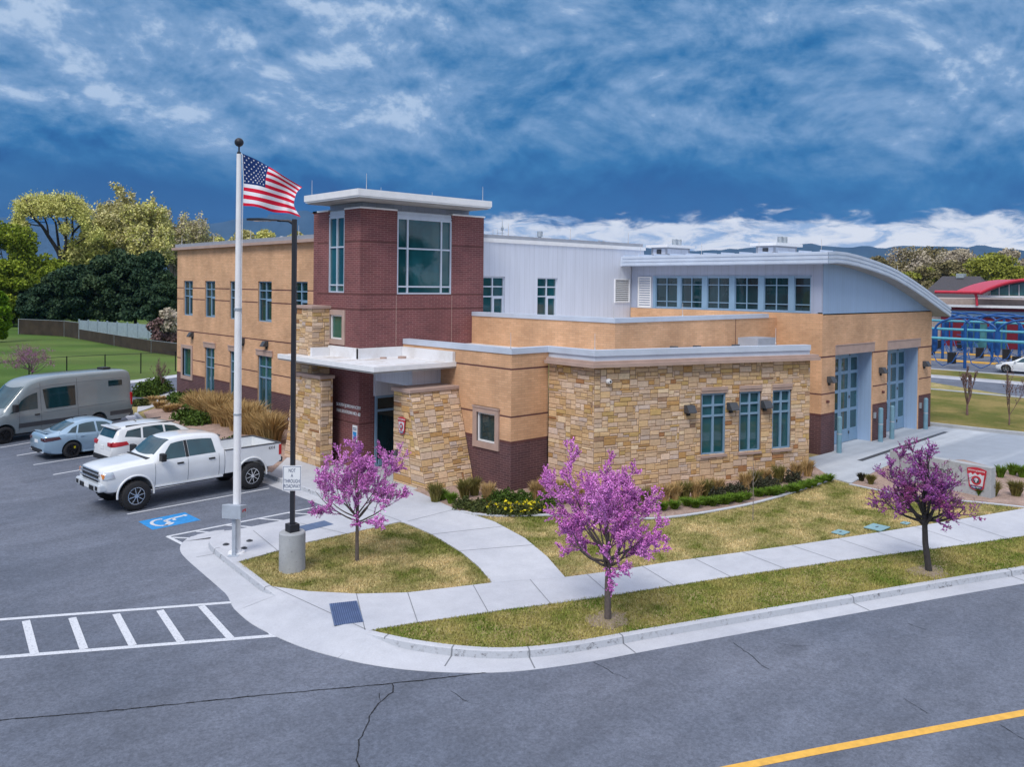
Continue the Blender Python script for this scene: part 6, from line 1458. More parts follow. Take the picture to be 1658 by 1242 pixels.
# bollards in front of the bay doors
labs = ['blue grey pipe bollard leftmost, by the brick corner of the bay doors', 'blue grey pipe bollard at the middle brick pier, left of the pair', 'blue grey pipe bollard just right of the middle brick pier', 'blue grey pipe bollard at the far right brick pier by the lawn']
for (px, py), lb in zip(((1358.5, 734), (1425.5, 716), (1444, 711.5), (1498.5, 695.5)), labs):
    c = G(px, py); B_ = empty('bollard', (c.x, c.y, 0), 0, lb, 'bollard', 'bollards in front of the bay doors')
    m = MB(); m.tube((c.x, c.y, 0), (c.x, c.y, 1.52), .105, n=18); m.sphere((c.x, c.y, 1.52), .105, 18, 8, sz=(1, 1, .6)); m.build('post', 'bollard', B_)
    m = MB(); m.tube((c.x, c.y, .80), (c.x, c.y, .86), .108, n=18); m.build('band', 'galv', B_)
# monument sign wall
A_, E_ = G(1604, 808), G(1440, 774); SW = empty('monument_sign', (A_.x, A_.y, 0), 0, 'low grey concrete sign wall with a red and silver shield emblem', 'sign')
u_ = (E_-A_); Lw = u_.length; u_ = u_.normalized(); n_ = Vector((u_.y, -u_.x, 0)); n_ = n_ if n_.dot(-A_) > 0 else -n_
m = MB(); m.obox(A_ + Vector((0, 0, -.05)), u_*Lw, -n_*.32, (0, 0, 1.08)); w_ = m.build('sign_wall', 'concrete_old', SW, bevel=.012)
sc_ = lambda s, z: A_ + u_*s + n_*.004 + Vector((0, 0, z))
def along(px, z):   # distance along the wall seen at px
    best = min(np.linspace(0, Lw, 300), key=lambda s: abs(proj_x(A_ + u_*s, z)-px)); return float(best)
se = along(1582, .6); shield('emblem', tuple(sc_(se, .58)), tuple(-u_), tuple(n_), .62, .78, SW)
text_mesh('lettering', 'FIRE STATION', .20, 'dark_metal', SW, frame_M(tuple(sc_(along(1515, .6), .62)), tuple(-u_), (0, 0, 1)), .01)
# fences on the left
def fence_run(name, pts, h, post_mat, label, cat, spacing=3.0, infill=None, rail=True, r=.035, z=0):
    P = [Vector(p) for p in pts]; root = empty(name, (P[0].x, P[0].y, z), 0, label, cat)
    for a, b_ in zip(P[:-1], P[1:]):
        n = max(1, int((b_-a).length/spacing))
        for k in range(n+1):
            p = a.lerp(b_, k/n); m = MB(); m.tube((p.x, p.y, z), (p.x, p.y, z+h), r, n=6); m.build('post', post_mat, root)
        if rail: m = MB(); m.tube((a.x, a.y, z+h-.04), (b_.x, b_.y, z+h-.04), r*.5, n=5); m.build('rail', post_mat, root)
        if infill: d_ = (b_-a).normalized(); q_ = Vector((-d_.y, d_.x, 0))*.01; m = MB(); m.obox(a - q_ + Vector((0, 0, z+.03)), (b_-a), q_*2, (0, 0, h-.08)); m.build('screen', infill, root)
    return root
fence_run('chain_fence', [tuple(G(x, y)) for x, y in ((-60, 633), (47, 617), (108, 611.5), (170, 607.5), (228, 604.5), (284, 601), (330, 598))], 1.55, 'dark_metal', 'black post fence along the near edge of the big green lawn', 'fence', 12, None, True, .04)
fence_run('low_screened_fence', [tuple(G(x, y)) for x, y in ((128, 549), (185, 560), (245, 571), (330, 583))], 1.25, 'galv', 'lower brown screened fence between the tall screen and the building', 'fence', 7, 'shade_cloth', True, .04)
fence_run('screened_fence', [tuple(G(x, y)) for x, y in ((30, 541), (104, 545), (128, 549))], 2.0, 'galv', 'tall brown screened chain link fence left of the white fence', 'fence', 7, 'shade_cloth', True, .05)
VF = [G(128, 549), G(258, 556)]; VF = [far(128, 549, 112), far(258, 548, 101)]
P0_, P1_ = Vector((VF[0].x, VF[0].y, 0)), Vector((VF[1].x, VF[1].y, 0)); root = empty('vinyl_fence', tuple(P0_), 0, 'white vinyl panel fence behind the dark trees at the lawn edge', 'fence')
d_ = (P1_-P0_); 
for k in range(9):
    p = P0_ + d_*(k/8); m = MB(); m.box((p.x-.08, p.y-.08, 0), (p.x+.08, p.y+.08, 1.95)); m.build('post', 'vinyl', root)
m = MB(); q_ = Vector((-d_.y, d_.x, 0)).normalized()*.03; m.obox(P0_ + Vector((0, 0, .1)), d_, q_, (0, 0, 1.7)); m.build('panel', 'vinyl', root)
# ---- car wash on the far right: red vaulted roof, dark red wall, vacuum stands
X0 = 112.0; cw0 = empty('car_wash', (X0, 36, 0), 0, 'low commercial building with bright red vaulted roof and dark red wall', 'building')
def oxx(px, py, X=X0): return onX(px, py, X)
yl, yr = oxx(1525, 520).y, oxx(1700, 520).y
zt1 = oxx(1600, 500).z; z1a = oxx(1600, 511).z
m = MB(); m.box((X0, yr-10, 0), (X0+18, oxx(1505, 520).y+8, oxx(1560, 484).z)); m.build('wall', 'tan_wall', cw0)
m = MB(); m.box((X0-.3, yr-10, 0), (X0-.01, yl, oxx(1600, 513).z)); m.build('red_wall', 'dark_red', cw0)
m = MB(); m.box((X0-.5, yr-10, oxx(1600, 513).z), (X0-.01, yl, oxx(1600, 503.5).z)); m.build('grey_band', 'alu_blue', cw0)
m = MB(); m.box((X0-.6, yr-10, oxx(1600, 503.5).z), (X0-.01, yl, oxx(1600, 498).z)); m.build('fascia', 'dark_red', cw0)
for a, b_ in ((1563, 1600), (1612, 1632)): m = MB(); m.box((X0-.35, oxx(b_, 520).y, 0), (X0-.31, oxx(a, 520).y, oxx(a, 523).z)); m.build('window', 'glass_teal', cw0)
# vaulted red roof: ridge rises towards the right gable
Yl = onX(1510, 474, X0+1).y; zl = onX(1512, 473, X0+1).z
m = MB(); k = 14; crv = []
for i in range(k+1):
    t = i/k; px = 1588+t*85; py = 473.5-(1-(1-t)**2)*22
    crv.append((px, py))
pts = [onX(px, py, X0-2) for px, py in crv]; 
dv = Vector((10, 9, 0))
Lft = onX(1514, 472.5, X0-2)
for i, p in enumerate(pts):
    q = Vector((p.x+6+i*.1, p.y+ (Lft.y-pts[0].y), p.z)); m.v += [tuple(p), tuple(q)]
for i in range(k): m.f.append([2*i, 2*i+2, 2*i+3, 2*i+1]); m.m.append(0)
o = m.build('red_roof', 'red_metal', cw0); so = o.modifiers.new('thickness', 'SOLIDIFY'); so.thickness = .3
m = MB(); m.path([p + Vector((-.1, 0, -.1)) for p in pts], .22, 6); m.build('roof_edge', 'red_metal', cw0)
m = MB(); m.path([pts[0], Vector((pts[0].x, Lft.y, pts[0].z))], .20, 6); m.build('eaves_edge', 'red_metal', cw0)
m = MB(); g1 = onX(1590, 478, X0-1); g2 = onX(1680, 478, X0-1)
poly = [onX(px+4, py+3, X0-1) for px, py in crv[:-1]]
m.add([onX(1600, 478, X0-1)] + [p for p in poly[2:]] + [onX(1672, 478, X0-1)], [tuple(range(len(poly[2:])+2))]); m.build('gable_window', 'glass_teal', cw0)
m = MB()
for px in (1603, 1618, 1634, 1650): t = onX(px, 478, X0-1.1); u2 = onX(px, 461+max(0, (1628-px))*.32, X0-1.1); m.tube(t, u2, .07, n=4)
m.build('gable_mullions', 'white_trim', cw0)
m = MB(); a = onX(1586, 478, X0-1.2); bq = onX(1680, 483, X0-1.2); m.box((X0-1.4, bq.y, bq.z), (X0-.9, a.y, a.z)); m.box((X0-1.2, bq.y, onX(1600, 498, X0).z), (X0-.6, onX(1518, 480, X0).y, onX(1600, 494, X0).z)); m.build('white_trim', 'white_trim', cw0)
m = MB(); m.path([onX(1578, 474, X0-1.6), onX(1581, 480, X0-1.6), onX(1582, 495, X0-1.6)], .15, 6); m.build('roof_strut', 'red_metal', cw0)
hs = empty('house', tuple(far(1560, 470, 175)), 0, 'distant house with a dark hipped roof behind the red roofed building', 'house'); hp = far(1556, 466, 190); 
m = MB(); m.add([(hp.x-7, hp.y-8, 3.6), (hp.x+7, hp.y-8, 3.6), (hp.x+7, hp.y+8, 3.6), (hp.x-7, hp.y+8, 3.6), (hp.x, hp.y-4, hp.z+2.6), (hp.x, hp.y+4, hp.z+2.6)], [(0, 1, 4), (1, 2, 5, 4), (2, 3, 5), (3, 0, 4, 5)]); m.build('roof', 'roof_shingle', hs)
m = MB(); m.box((hp.x-6.5, hp.y-7.5, 0), (hp.x+6.5, hp.y+7.5, 3.6)); m.build('wall', 'tan_wall', hs); m = MB(); m.box((hp.x-.8, hp.y-.8, hp.z+2.2), (hp.x+.8, hp.y+.8, hp.z+3.2)); m.build('roof_unit', 'galv', hs)
# vacuum stands: blue posts, teal pipes, hoses, black bins
def vacuum(px, py, X, lab, ladder=False):
    b3 = onX(px, py, X); b3.z = 0; root = empty('vacuum_stand', tuple(b3), 0, lab, 'vacuum stand', 'blue vacuum stands at the car wash')
    m = MB(); m.tube(b3, b3 + Vector((0, 0, 3.9)), .14, n=8); m.build('post', 'pipe_blue', root)
    m = MB(); arc_ = [b3 + Vector((0, 2.6*cos(t), 3.3+1.2*sin(t))) for t in np.linspace(0, pi, 14)]; m.path(arc_, .10, 6); m.build('arch', 'pipe_blue', root)
    for s in (-1, 1):
        q = b3 + Vector((0, s*2.6, 0)); m = MB(); m.tube(q + Vector((0, 0, 1.7)), q + Vector((0, 0, 3.4)), .24, n=10); m.tube(q + Vector((0, 0, 1.3)), q + Vector((0, 0, 1.7)), .14, .23, n=10); m.build('canister', 'pipe_blue', root)
        m = MB(); m.path([q + Vector((-.3, 0, 1.2)), q + Vector((-.6, -.4*s, .5)), q + Vector((-.8, -1.0*s, .15)), q + Vector((-.7, -1.8*s, .5)), q + Vector((-.4, -2.2*s, 1.4))], .05, 5); m.build('hose', 'pipe_blue', root)
    m = MB(); q = b3 + Vector((-.3, 1.0, 0)); m.box((q.x-.28, q.y-.28, .35), (q.x+.28, q.y+.28, 1.35)); m.build('bin', 'black', root)
    if ladder:
        m = MB()
        for k in range(7): m.box((b3.x-.05, b3.y, .4+k*.42), (b3.x+.05, b3.y+.7, .46+k*.42))
        m.build('ladder', 'pipe_blue', root)
for px, py, X, lab, la in ((1562, 598, 81, 'nearest blue vacuum stand with a ladder, left of the white hatchback', True), (1669, 606, 81, 'blue vacuum stand at the right picture edge behind the white hatchback', False), (1526, 578, 90, 'blue vacuum stand in the second row nearest the bay doors', False), (1606, 583, 90, 'blue vacuum stand in the middle of the second row', False), (1573, 566, 99, 'farthest blue vacuum stand, near the black car', False), (1650, 588, 90, 'blue vacuum stand in the second row above the hatchback', False), (1540, 562, 99, 'blue vacuum stand in the back row nearest the bay doors', False), (1625, 572, 99, 'blue vacuum stand in the back row above the hatchback', False)):
    vacuum(px, py, X, lab, la)
for X, pys, lb in ((80.4, (548.5, 553.5), 'nearest long teal pipe run over the vacuum stands'), (89.4, (533, 537.5), 'middle long teal pipe run over the vacuum stands'), (98.4, (519, 524), 'farthest long teal pipe run over the vacuum stands')):
    a = onX(1490, pys[0]-1, X); c_ = onX(1700, pys[1]+1.5, X); zz = (a.z+c_.z)/2; m = MB(); m.tube((X, a.y+6, zz), (X, c_.y-4, zz), .13, n=8); tag(m.build('overhead_pipe', 'pipe_teal'), lb, 'pipe', 'teal overhead pipes')
mc = empty('motorcycle', tuple(onX(1507, 574, 92)), 0, 'dark vehicle end showing past the brick corner', 'vehicle') if False else None
# ================================================================== TREES AND PLANTS
def grow(rng, base, height, trunk_h, r0, n_main, spread, levels, up=.6, seglen=.5, jit=.18, kids_=(3, 5), lenk=.62, lean=(0, 0), start=.35, low=False):
    """skeleton: list of (points, radii, level); returns also all twig points"""
    br = []
    def rnd(a, b): return rng.uniform(a, b)
    def shoot(p, d, L, r, lvl):
        n = max(3, int(L/seglen)); pts = [p]; q = Vector(p); dd = d.copy()
        for i in range(n):
            dd = (dd + Vector((rnd(-jit, jit), rnd(-jit, jit), rnd(-jit*.5, jit) + up*.10))).normalized(); q = q + dd*(L/n); pts.append(q.copy())
        rs = [max(.004, r*(1-.8*i/n)) for i in range(n+1)]; br.append((pts, rs, lvl))
        if lvl < levels:
            k = rng.randint(*kids_)
            for j in range(k):
                t = rnd(start, 1.0); i = min(n-1, int(t*n)); o = pts[i]; base_d = (pts[i+1]-pts[i]).normalized()
                a = base_d.orthogonal().normalized(); b = base_d.cross(a); ph = rnd(0, 2*pi); side = a*cos(ph) + b*sin(ph)
                sp_ = rnd(.55, 1.0)*spread; nd = (base_d + side*sp_ + Vector((0, 0, up*.25))).normalized()
                shoot(o, nd, L*lenk*rnd(.7, 1.15)*(1.15-t*.35), rs[i]*.62, lvl+1)
    base = Vector(base); top = base + Vector((lean[0], lean[1], trunk_h)); tp = [base, base.lerp(top, .5) + Vector((rnd(-.02, .02), rnd(-.02, .02), 0))*trunk_h, top]
    br.append((tp, [r0*1.15, r0, r0*.85], 0))
    for j in range(n_main):
        ph = 2*pi*(j + rnd(-.25, .25))/n_main; tilt = rnd(.45, 1.0)*spread; d = Vector((cos(ph)*tilt, sin(ph)*tilt, 1)).normalized()
        if low and j % 2: d = Vector((cos(ph), sin(ph), rnd(.10, .55))).normalized()
        o = tp[1].lerp(top, rnd(.5, 1.0)) if j else top
        if j == 0: d = Vector((rnd(-.15, .15), rnd(-.15, .15), 1)).normalized()
        shoot(o, d, (height-trunk_h)*rnd(.62, .9)*(.80 if low and j % 2 else 1), r0*(.75 if j == 0 else .5), 1)
    return br
def limbs(br, root, mat, maxlvl, nside=6, name='trunk', minr=.0):
    m = MB()
    for pts, rs, lvl in br:
        if lvl > maxlvl: continue
        m.path(pts, rs, nside if lvl < 2 else 4, cap=(lvl == 0))
    return m.build(name, mat, root)
def twigpts(rs, br, lv, n, off):
    segs = []
    for pts, r, lvl in br:
        if lvl in lv:
            for a, b in zip(pts[:-1], pts[1:]): segs.append((a, b, (b-a).length))
    w = np.array([s[2] for s in segs]); w /= w.sum(); idx = rs.choice(len(segs), n, p=w); A = np.array([tuple(s[0]) for s in segs]); B = np.array([tuple(s[1]) for s in segs]); t = rs.rand(n, 1)
    P = A[idx]*(1-t) + B[idx]*t; d = rs.normal(size=(n, 3)); d /= np.linalg.norm(d, axis=1)[:, None]; return P + d*off*rs.rand(n, 1)
def redbud(px, py, h, trunk_h, spr, seed, label, n_bl=9000, dark=0, cutside=None, lean=(0, 0), z=0, squash=None, rad=.045):
    b = G(px, py, z); rng = random.Random(seed); rs = np.random.RandomState(seed); root = empty('redbud_tree', tuple(b), 0, label, 'tree', 'blossoming redbud trees')
    br = grow(rng, b, h*.98, trunk_h, rad, 15, spr, 4, up=.30, seglen=.15, jit=.17, kids_=(4, 6), lenk=.56, lean=lean, low=True)
    zmax = max(p.z for pts, _, _ in br for p in pts)
    if squash:
        seen = set()
        for pts, _, lv in br:
            if lv > 0:
                for p in pts:
                    if id(p) in seen: continue
                    seen.add(id(p)); p.z = trunk_h*.9 + (p.z - trunk_h*.9)*squash[1] if p.z > trunk_h*.9 else p.z; p.x = b.x + (p.x-b.x)*squash[0]; p.y = b.y + (p.y-b.y)*squash[0]
    limbs(br, root, 'bark_dark' if dark else 'bark', 2, 8); limbs([q for q in br if q[2] > 2], root, 'twig', 9, 3, 'twigs')
    P = twigpts(rs, br, (2, 3, 4), n_bl, .036)
    if cutside is not None: P = P[[cutside(p, b, rs) for p in P]]
    o = fast_mesh('blossom', leaf_quads(rs, P, .026), 4, 'blossom_dark' if dark == 2 else 'blossom', root)
    # bark chips round the foot
    return root
def to_h(px, pt, pb):    # height in metres of a thing whose foot is at pb and top at pt (photo rows)
    g = G(px, pb); d = pdir(px, pt); t = (g.x*fwd0.x+g.y*fwd0.y)/(d.x*fwd0.x+d.y*fwd0.y); return HC + d.z*t
redbud(578, 908, to_h(578, 700, 908), 1.22, 1.05, 5, 'small pink redbud on the lawn island by the entrance path, left of three', 30000, squash=(.95, 1))
redbud(984, 1003, to_h(984, 722, 1003), 1.30, 1.05, 12, 'tallest and fullest pink redbud, in the verge before the stone wing', 54000, rad=.065, squash=(.92, 1))
def sparse(p, b, rs):
    s = (Vector(p)-b).dot(right0); return rs.rand() < (1.0 if s < .15 else (.25 if p[2] > 1.7 else .85))
redbud(1504, 925, to_h(1504, 712, 925), 1.42, 1.25, 8, 'dark purple redbud with a dark trunk in the verge, right of three', 26000, dark=2, cutside=sparse, rad=.075, squash=(1.0, 1.0), lean=(-.10, .09))
g = far(52, 602, 62); rb = redbud(52, 622, 3.0, 1.0, 1.3, 33, 'distant purple redbud on the far lawn above the van roof', 3000, squash=(1.25, 1.0))
for px, py, r in ((984, 1003, .55), (1504, 925, .60)):
    c = G(px, py); m = MB(); rr = random.Random(int(px)); n = 18; m.add([(c.x, c.y, .02)] + [(c.x+r*(.7+.5*rr.random())*cos(2*pi*i/n), c.y+r*(.7+.5*rr.random())*sin(2*pi*i/n)*.8, -.012) for i in range(n)], [(0, 1+i, 1+(i+1) % n) for i in range(n)])
    o = m.build('bark_chips', 'dirt'); o['kind'] = 'structure'
# bare young trees beside the engine bay, and a whip in the lawn
def bare(b, h, seed, label, spr=.55, name='bare_tree', r=.05, mat='twig', lv=3, n=7, leaves=300):
    rng = random.Random(seed); rs = np.random.RandomState(seed); root = empty(name, tuple(b), 0, label, 'tree'); br = grow(rng, b, h, h*.22, r, n, spr, lv, up=.9, seglen=h*.08, jit=.12, kids_=(3, 5), lenk=.6)
    limbs(br, root, mat, 9, 5); 
    if leaves: P = twigpts(rs, br, (2, 3), leaves, .04); fast_mesh('buds', leaf_quads(rs, P, .05), 4, 'twig', root)
    return root
b_ = G(1566, 672); bare(b_, to_h(1566, 597, 672), 3, 'left one of two bare young trees on the lawn right of the bays', .35, r=.06, leaves=900)
b_ = G(1634, 688); bare(b_, to_h(1634, 612, 688), 4, 'thinner bare young tree at the right edge of the lawn', .50, r=.035, n=5, leaves=500)
b_ = G(1219, 842); root = empty('sapling', tuple(b_), 0, 'thin pale leafless sapling standing in the lawn before the stone wing windows', 'tree'); rng = random.Random(9)
br = [([b_, b_ + Vector((.01, 0, .8)), b_ + Vector((-.02, 0, 1.7))], [.014, .011, .006], 0)]
for k in range(9):
    z_ = .75+k*.11; a = rng.uniform(0, 2*pi); q = b_ + Vector((0, 0, z_)); br.append(([q, q + Vector((cos(a)*.10, sin(a)*.10, .12)), q + Vector((cos(a)*.17, sin(a)*.17, .32))], [.005, .004, .002], 1))
limbs(br, root, 'bark_pale', 9, 5)
b_ = G(262, 636); bare(b_, 1.9, 14, 'small leafless shrub beside the walk at the far building corner', .7, 'bare_shrub', .03, 'twig', 3, 8, 400)
# ---- crowns made of leaf clumps
def clump_tree(name, base, h, w, mats, seed, label, cat='tree', group=None, n=9000, leaf=.35, trunk=.25, clumps=26, shape='round', limbmat='bark_dark', clr=.30, dens=1.0, lv=1, asp=1.0):
    rng = random.Random(seed); rs = np.random.RandomState(seed); base = Vector(base); root = empty(name, tuple(base), 0, label, cat, group)
    th = h*trunk; cz = th + (h-th)*.5; C = []
    for i in range(clumps):
        for _ in range(40):
            a, rr_, z = rng.uniform(0, 2*pi), rng.random()**.5, rng.random()
            if shape == 'round': prof_ = sin(pi*min(.97, max(.06, z*.88+.10)))**.6
            elif shape == 'cone': prof_ = (1-z)**.75*.95+.12
            elif shape == 'vase': prof_ = .35+.65*z**.7 if z < .8 else (1-z)*3.0+.3
            else: prof_ = .8
            if rr_ < 1: break
        C.append((base.x + cos(a)*rr_*w*.5*prof_, base.y + sin(a)*rr_*w*.5*prof_, th + (h-th)*z*.94))
    C = np.array(C); cr = np.array([rng.uniform(.6, 1.15) for _ in C])*w*clr*.5
    m = MB(); tp = base + Vector((0, 0, th*1.3)); r0 = max(.06, h*.022)
    m.path([base + Vector((0, 0, -.2)), base + Vector((rng.uniform(-.02, .02)*h, 0, th*.7)), tp], [r0*1.25, r0, r0*.8], 7)
    for i in range(0, clumps, max(1, clumps//14)):
        c = Vector(C[i]); mid = tp.lerp(c, .5) + Vector((0, 0, h*.03)); m.path([base.lerp(tp, .85), mid, c], [r0*.55, r0*.3, r0*.08], 5)
    m.build('trunk', limbmat, root)
    idx = rs.choice(len(C), n, p=(cr**2)/(cr**2).sum()); d = rs.normal(size=(n, 3)); d /= np.linalg.norm(d, axis=1)[:, None]
    rad = cr[idx][:, None]*(rs.rand(n, 1)**.45); P = C[idx] + d*rad*np.array([1, 1, .72]); P[:, 2] = np.maximum(P[:, 2], base.z+.15)
    mats = [mats] if isinstance(mats, str) else mats
    if len(mats) == 1: fast_mesh('crown', leaf_quads(rs, P, leaf, asp), 4, mats[0], root)
    else:
        k = rs.rand(len(C))[idx] < .5
        fast_mesh('crown', leaf_quads(rs, P[k], leaf, asp), 4, mats[0], root); fast_mesh('crown', leaf_quads(rs, P[~k], leaf, asp), 4, mats[1], root)
    return root
def bg(px, ptop, dist, wpx, pbase=None):     # tree seen at px with its top at ptop, standing on the ground dist metres ahead
    t = far(px, ptop, dist); return (t.x, t.y, 0), t.z, wpx*dist/F_PX
# dark pines in a row behind the lawn
pines = [(45, 452, 138, 95), (95, 440, 132, 85), (128, 430, 120, 95), (160, 415, 122, 100), (188, 405, 120, 100), (222, 412, 118, 96), (248, 408, 115, 88), (272, 440, 115, 60), (70, 462, 118, 70)]
names = ['first from the left, behind bright shrubs', 'second from the left, before the yellow tree', 'dark pine tree behind the end of the brown screen', 'above the left end of the white fence', 'tallest, over the white fence', 'with its trunk showing before the white fence', 'with a trunk near the building corner', 'smallest, partly hidden by the building', 'low, in front at the left']
for i, ((px, pt, d, w), nm) in enumerate(zip(pines, names)):
    b_, h, ww = bg(px, pt, d, w); clump_tree('pine_tree', b_, h, ww, 'pine_light' if i % 3 == 1 else 'pine', 50+i, ('dark green pine ' + nm) if not nm.startswith('dark') else nm, group='dark pines behind the lawn', n=24000, leaf=.27, trunk=.20, clumps=80, shape='cone' if i in (1, 3, 6) else 'round', clr=.27, limbmat='bark_dark')
# pale spring trees behind them with visible limbs
def airy(px, pt, d, w, mats, seed, label, n=9000, leaf=.5, lv=4, spr=.9, trunkf=.26, mat='bark_dark', off=1.0, n_main=6, limb_lv=3, r=.5, upk=.35, zmin=0):
    b_, h, ww = bg(px, pt, d, w); rng = random.Random(seed); rs = np.random.RandomState(seed); root = empty('spring_tree', b_, 0, label, 'tree', 'pale spring trees beyond the pines')
    br = grow(rng, b_, h*.97, h*trunkf, r, n_main, spr, lv, up=upk, seglen=h*.06, jit=.13, kids_=(4, 6), lenk=.60)
    xs = np.array([[p.x-b_[0], p.y-b_[1]] for pts, _, _ in br for p in pts]); cur_ = np.percentile(np.hypot(xs[:, 0], xs[:, 1]), 96); zmax = np.percentile([p.z for pts, _, _ in br for p in pts], 99.3); kx = ww*.5/cur_; kz = h/zmax
    seen = set()
    for pts, _, _ in br:
        for p in pts:
            if id(p) in seen: continue
            seen.add(id(p)); p.x = b_[0]+(p.x-b_[0])*kx; p.y = b_[1]+(p.y-b_[1])*kx; p.z *= kz
    limbs(br, root, mat, limb_lv, 5)
    P = twigpts(rs, br, (3, 4), int(n*2.4), off); P = P[P[:, 2] > h*zmin]; mats = [mats] if isinstance(mats, str) else mats; k = rs.randint(0, len(mats), len(P))
    for j, mm in enumerate(mats): fast_mesh('crown', leaf_quads(rs, P[k == j], leaf*.55, 1.3), 4, mm, root)
    return root
def forked(seed=71):
    rng = random.Random(seed); rs = np.random.RandomState(seed); D = 165.0; cv = lambda x, y: (x/4.437, 280+y/4.437)
    b0 = far(*cv(445, 640), D); root = empty('spring_tree', (b0.x, b0.y, 0), 0, 'tall pale yellow tree with dark forked limbs, leftmost against the storm sky', 'tree', 'pale spring trees beyond the pines')
    def W3(x, y, dd): return far(*cv(x, y), D+dd)
    lim = [([(445, 900, 0), (445, 640, 0)], .55), ([(440, 640, 0), (415, 560, 0), (345, 450, -1), (300, 380, -2), (230, 310, -3), (205, 240, -4), (190, 190, -4)], .42), ([(345, 450, -1), (340, 380, 2), (310, 300, 4), (270, 220, 5), (250, 180, 5)], .22), ([(450, 640, 0), (425, 540, 1), (410, 430, 2), (395, 350, 3), (345, 280, 3), (330, 200, 3)], .30),
           ([(455, 640, 0), (470, 540, -1), (472, 470, -1), (440, 390, 0), (400, 300, 1), (395, 200, 1)], .36), ([(472, 470, -1), (480, 390, -3), (475, 300, -4), (480, 200, -4)], .24), ([(460, 640, 0), (485, 560, 1), (515, 500, 2), (525, 430, 2), (580, 370, 2), (610, 310, 2), (600, 230, 2)], .34), ([(525, 430, 2), (520, 340, 4), (540, 260, 5), (535, 200, 5)], .22),
           ([(485, 560, 1), (560, 500, -1), (640, 450, -2), (690, 420, -3)], .18), ([(300, 380, -2), (230, 370, -3), (160, 340, -4), (110, 330, -5)], .14), ([(230, 310, -3), (170, 280, -5), (140, 230, -5)], .12)]
    m = MB(); tips = []
    for pts, r in lim:
        P_ = [W3(*q) for q in pts]; P_ = smooth_line(P_, 3); m.path(P_, [max(.06, r*(1-.8*i/len(P_))) for i in range(len(P_))], 6); tips += P_[len(P_)//3:]
    m.build('trunk', 'bark_dark', root)
    cl = [(150, 210, 45), (200, 190, 48), (260, 178, 48), (320, 186, 52), (385, 182, 52), (450, 188, 48), (510, 184, 44), (560, 218, 50), (598, 262, 46), (150, 272, 34), (225, 240, 40), (340, 235, 36), (480, 245, 36), (570, 295, 40), (470, 372, 26), (118, 335, 28), (165, 362, 24), (615, 335, 34), (420, 250, 30), (290, 250, 26), (650, 440, 34), (700, 420, 36)]
    t_ = MB(); P = []
    for (x, y, r) in cl:
        for k in range(34):
            dd = rng.uniform(-6, 6); a = rng.uniform(0, 2*pi); q = rng.random()**.5; p = W3(x+cos(a)*r*q, y+sin(a)*r*q*.85, dd); s0 = min(tips, key=lambda t: (t-p).length) if k % 5 == 0 else None
            if s0 is not None: t_.path([s0, s0.lerp(p, .5) + Vector((0, 0, .4)), p], [.09, .06, .03], 3, cap=False)
            n_ = 26; v = rs.normal(scale=.42, size=(n_, 3)); v[:, 2] -= rs.rand(n_)*1.2; P.append(np.array(p)+v)
    t_.build('twigs', 'bark_dark', root); fast_mesh('crown', leaf_quads(rs, np.concatenate(P), .24, 1.3), 4, 'willow', root)
forked()
airy(158, 372, 172, 110, ['willow'], 72, 'yellow green tree right of the tall forked one', 11000, .7, off=1.6)
airy(205, 312, 178, 110, ['willow_pale'], 73, 'pale grey yellow tree, second crown against the dark sky', 10000, .6, spr=.7, mat='bark_pale', off=1.0)
airy(243, 330, 170, 90, ['willow', 'willow_pale'], 74, 'straw coloured tree behind the pines near the building', 9000, .6, spr=.75, mat='bark_pale', off=1.0)
airy(283, 350, 185, 70, ['willow_pale', 'bare'], 75, 'greyish half bare tree just left of the building roof', 7000, .55, spr=.7, mat='bark_pale')
airy(308, 350, 200, 62, ['willow_pale', 'bare'], 76, 'small greyish tree showing over the left roof end', 4000, .5, spr=.6, mat='bark_pale')
for i, (px, pt, w) in enumerate(((345, 388, 60), (398, 372, 60), (436, 378, 60), (478, 375, 46), (500, 372, 40), (325, 382, 40))):
    b_, h, ww = bg(px, pt, 210, w); clump_tree('spring_tree', b_, h, ww, ['willow', 'willow_pale'], 90+i, ['round yellow tree top over the roof left of the flagpole', 'round yellow tree top between flagpole and lamp post', 'yellow tree top just left of the lamp post', 'yellow tree top right of the lamp post', 'yellow tree top touching the tower', 'small pale tree top at the left of the roof line'][i], group='tree tops over the long roof', n=9000, leaf=.42, trunk=.3, clumps=20, clr=.5)
# bright green trees, far left
for i, (px, pt, d, w, mt, nm) in enumerate(((18, 360, 150, 120, 'spring_green', 'bright green tree at the left edge, tallest of the green ones'), (38, 392, 158, 80, 'spring_green', 'bright green round tree beside the tall forked tree'), (92, 420, 150, 60, 'spring_green', 'small bright green tree in front of the forked trunk'), (20, 420, 128, 80, 'spring_green', 'lower bright green tree at the left picture edge'), (-6, 470, 95, 36, 'hedge_bright', 'vivid green narrow shrub at the left picture edge'), (75, 432, 175, 110, 'spring_green', 'yellow green tree filling in behind the pines'))):
    b_, h, ww = bg(px, pt, d, w); clump_tree('green_tree', b_, h, ww, mt, 110+i, nm, group='bright green trees on the left', n=22000, leaf=.34 if d > 60 else .3, trunk=.08, clumps=44, clr=.40, limbmat='bark')
b_, h, ww = bg(272, 500, 96, 50); clump_tree('bare_shrub', b_, h, ww, ['bare', 'twig'], 131, 'brownish half bare bush below the last pine beside the building', n=4000, leaf=.28, trunk=.1, clumps=20, clr=.5)
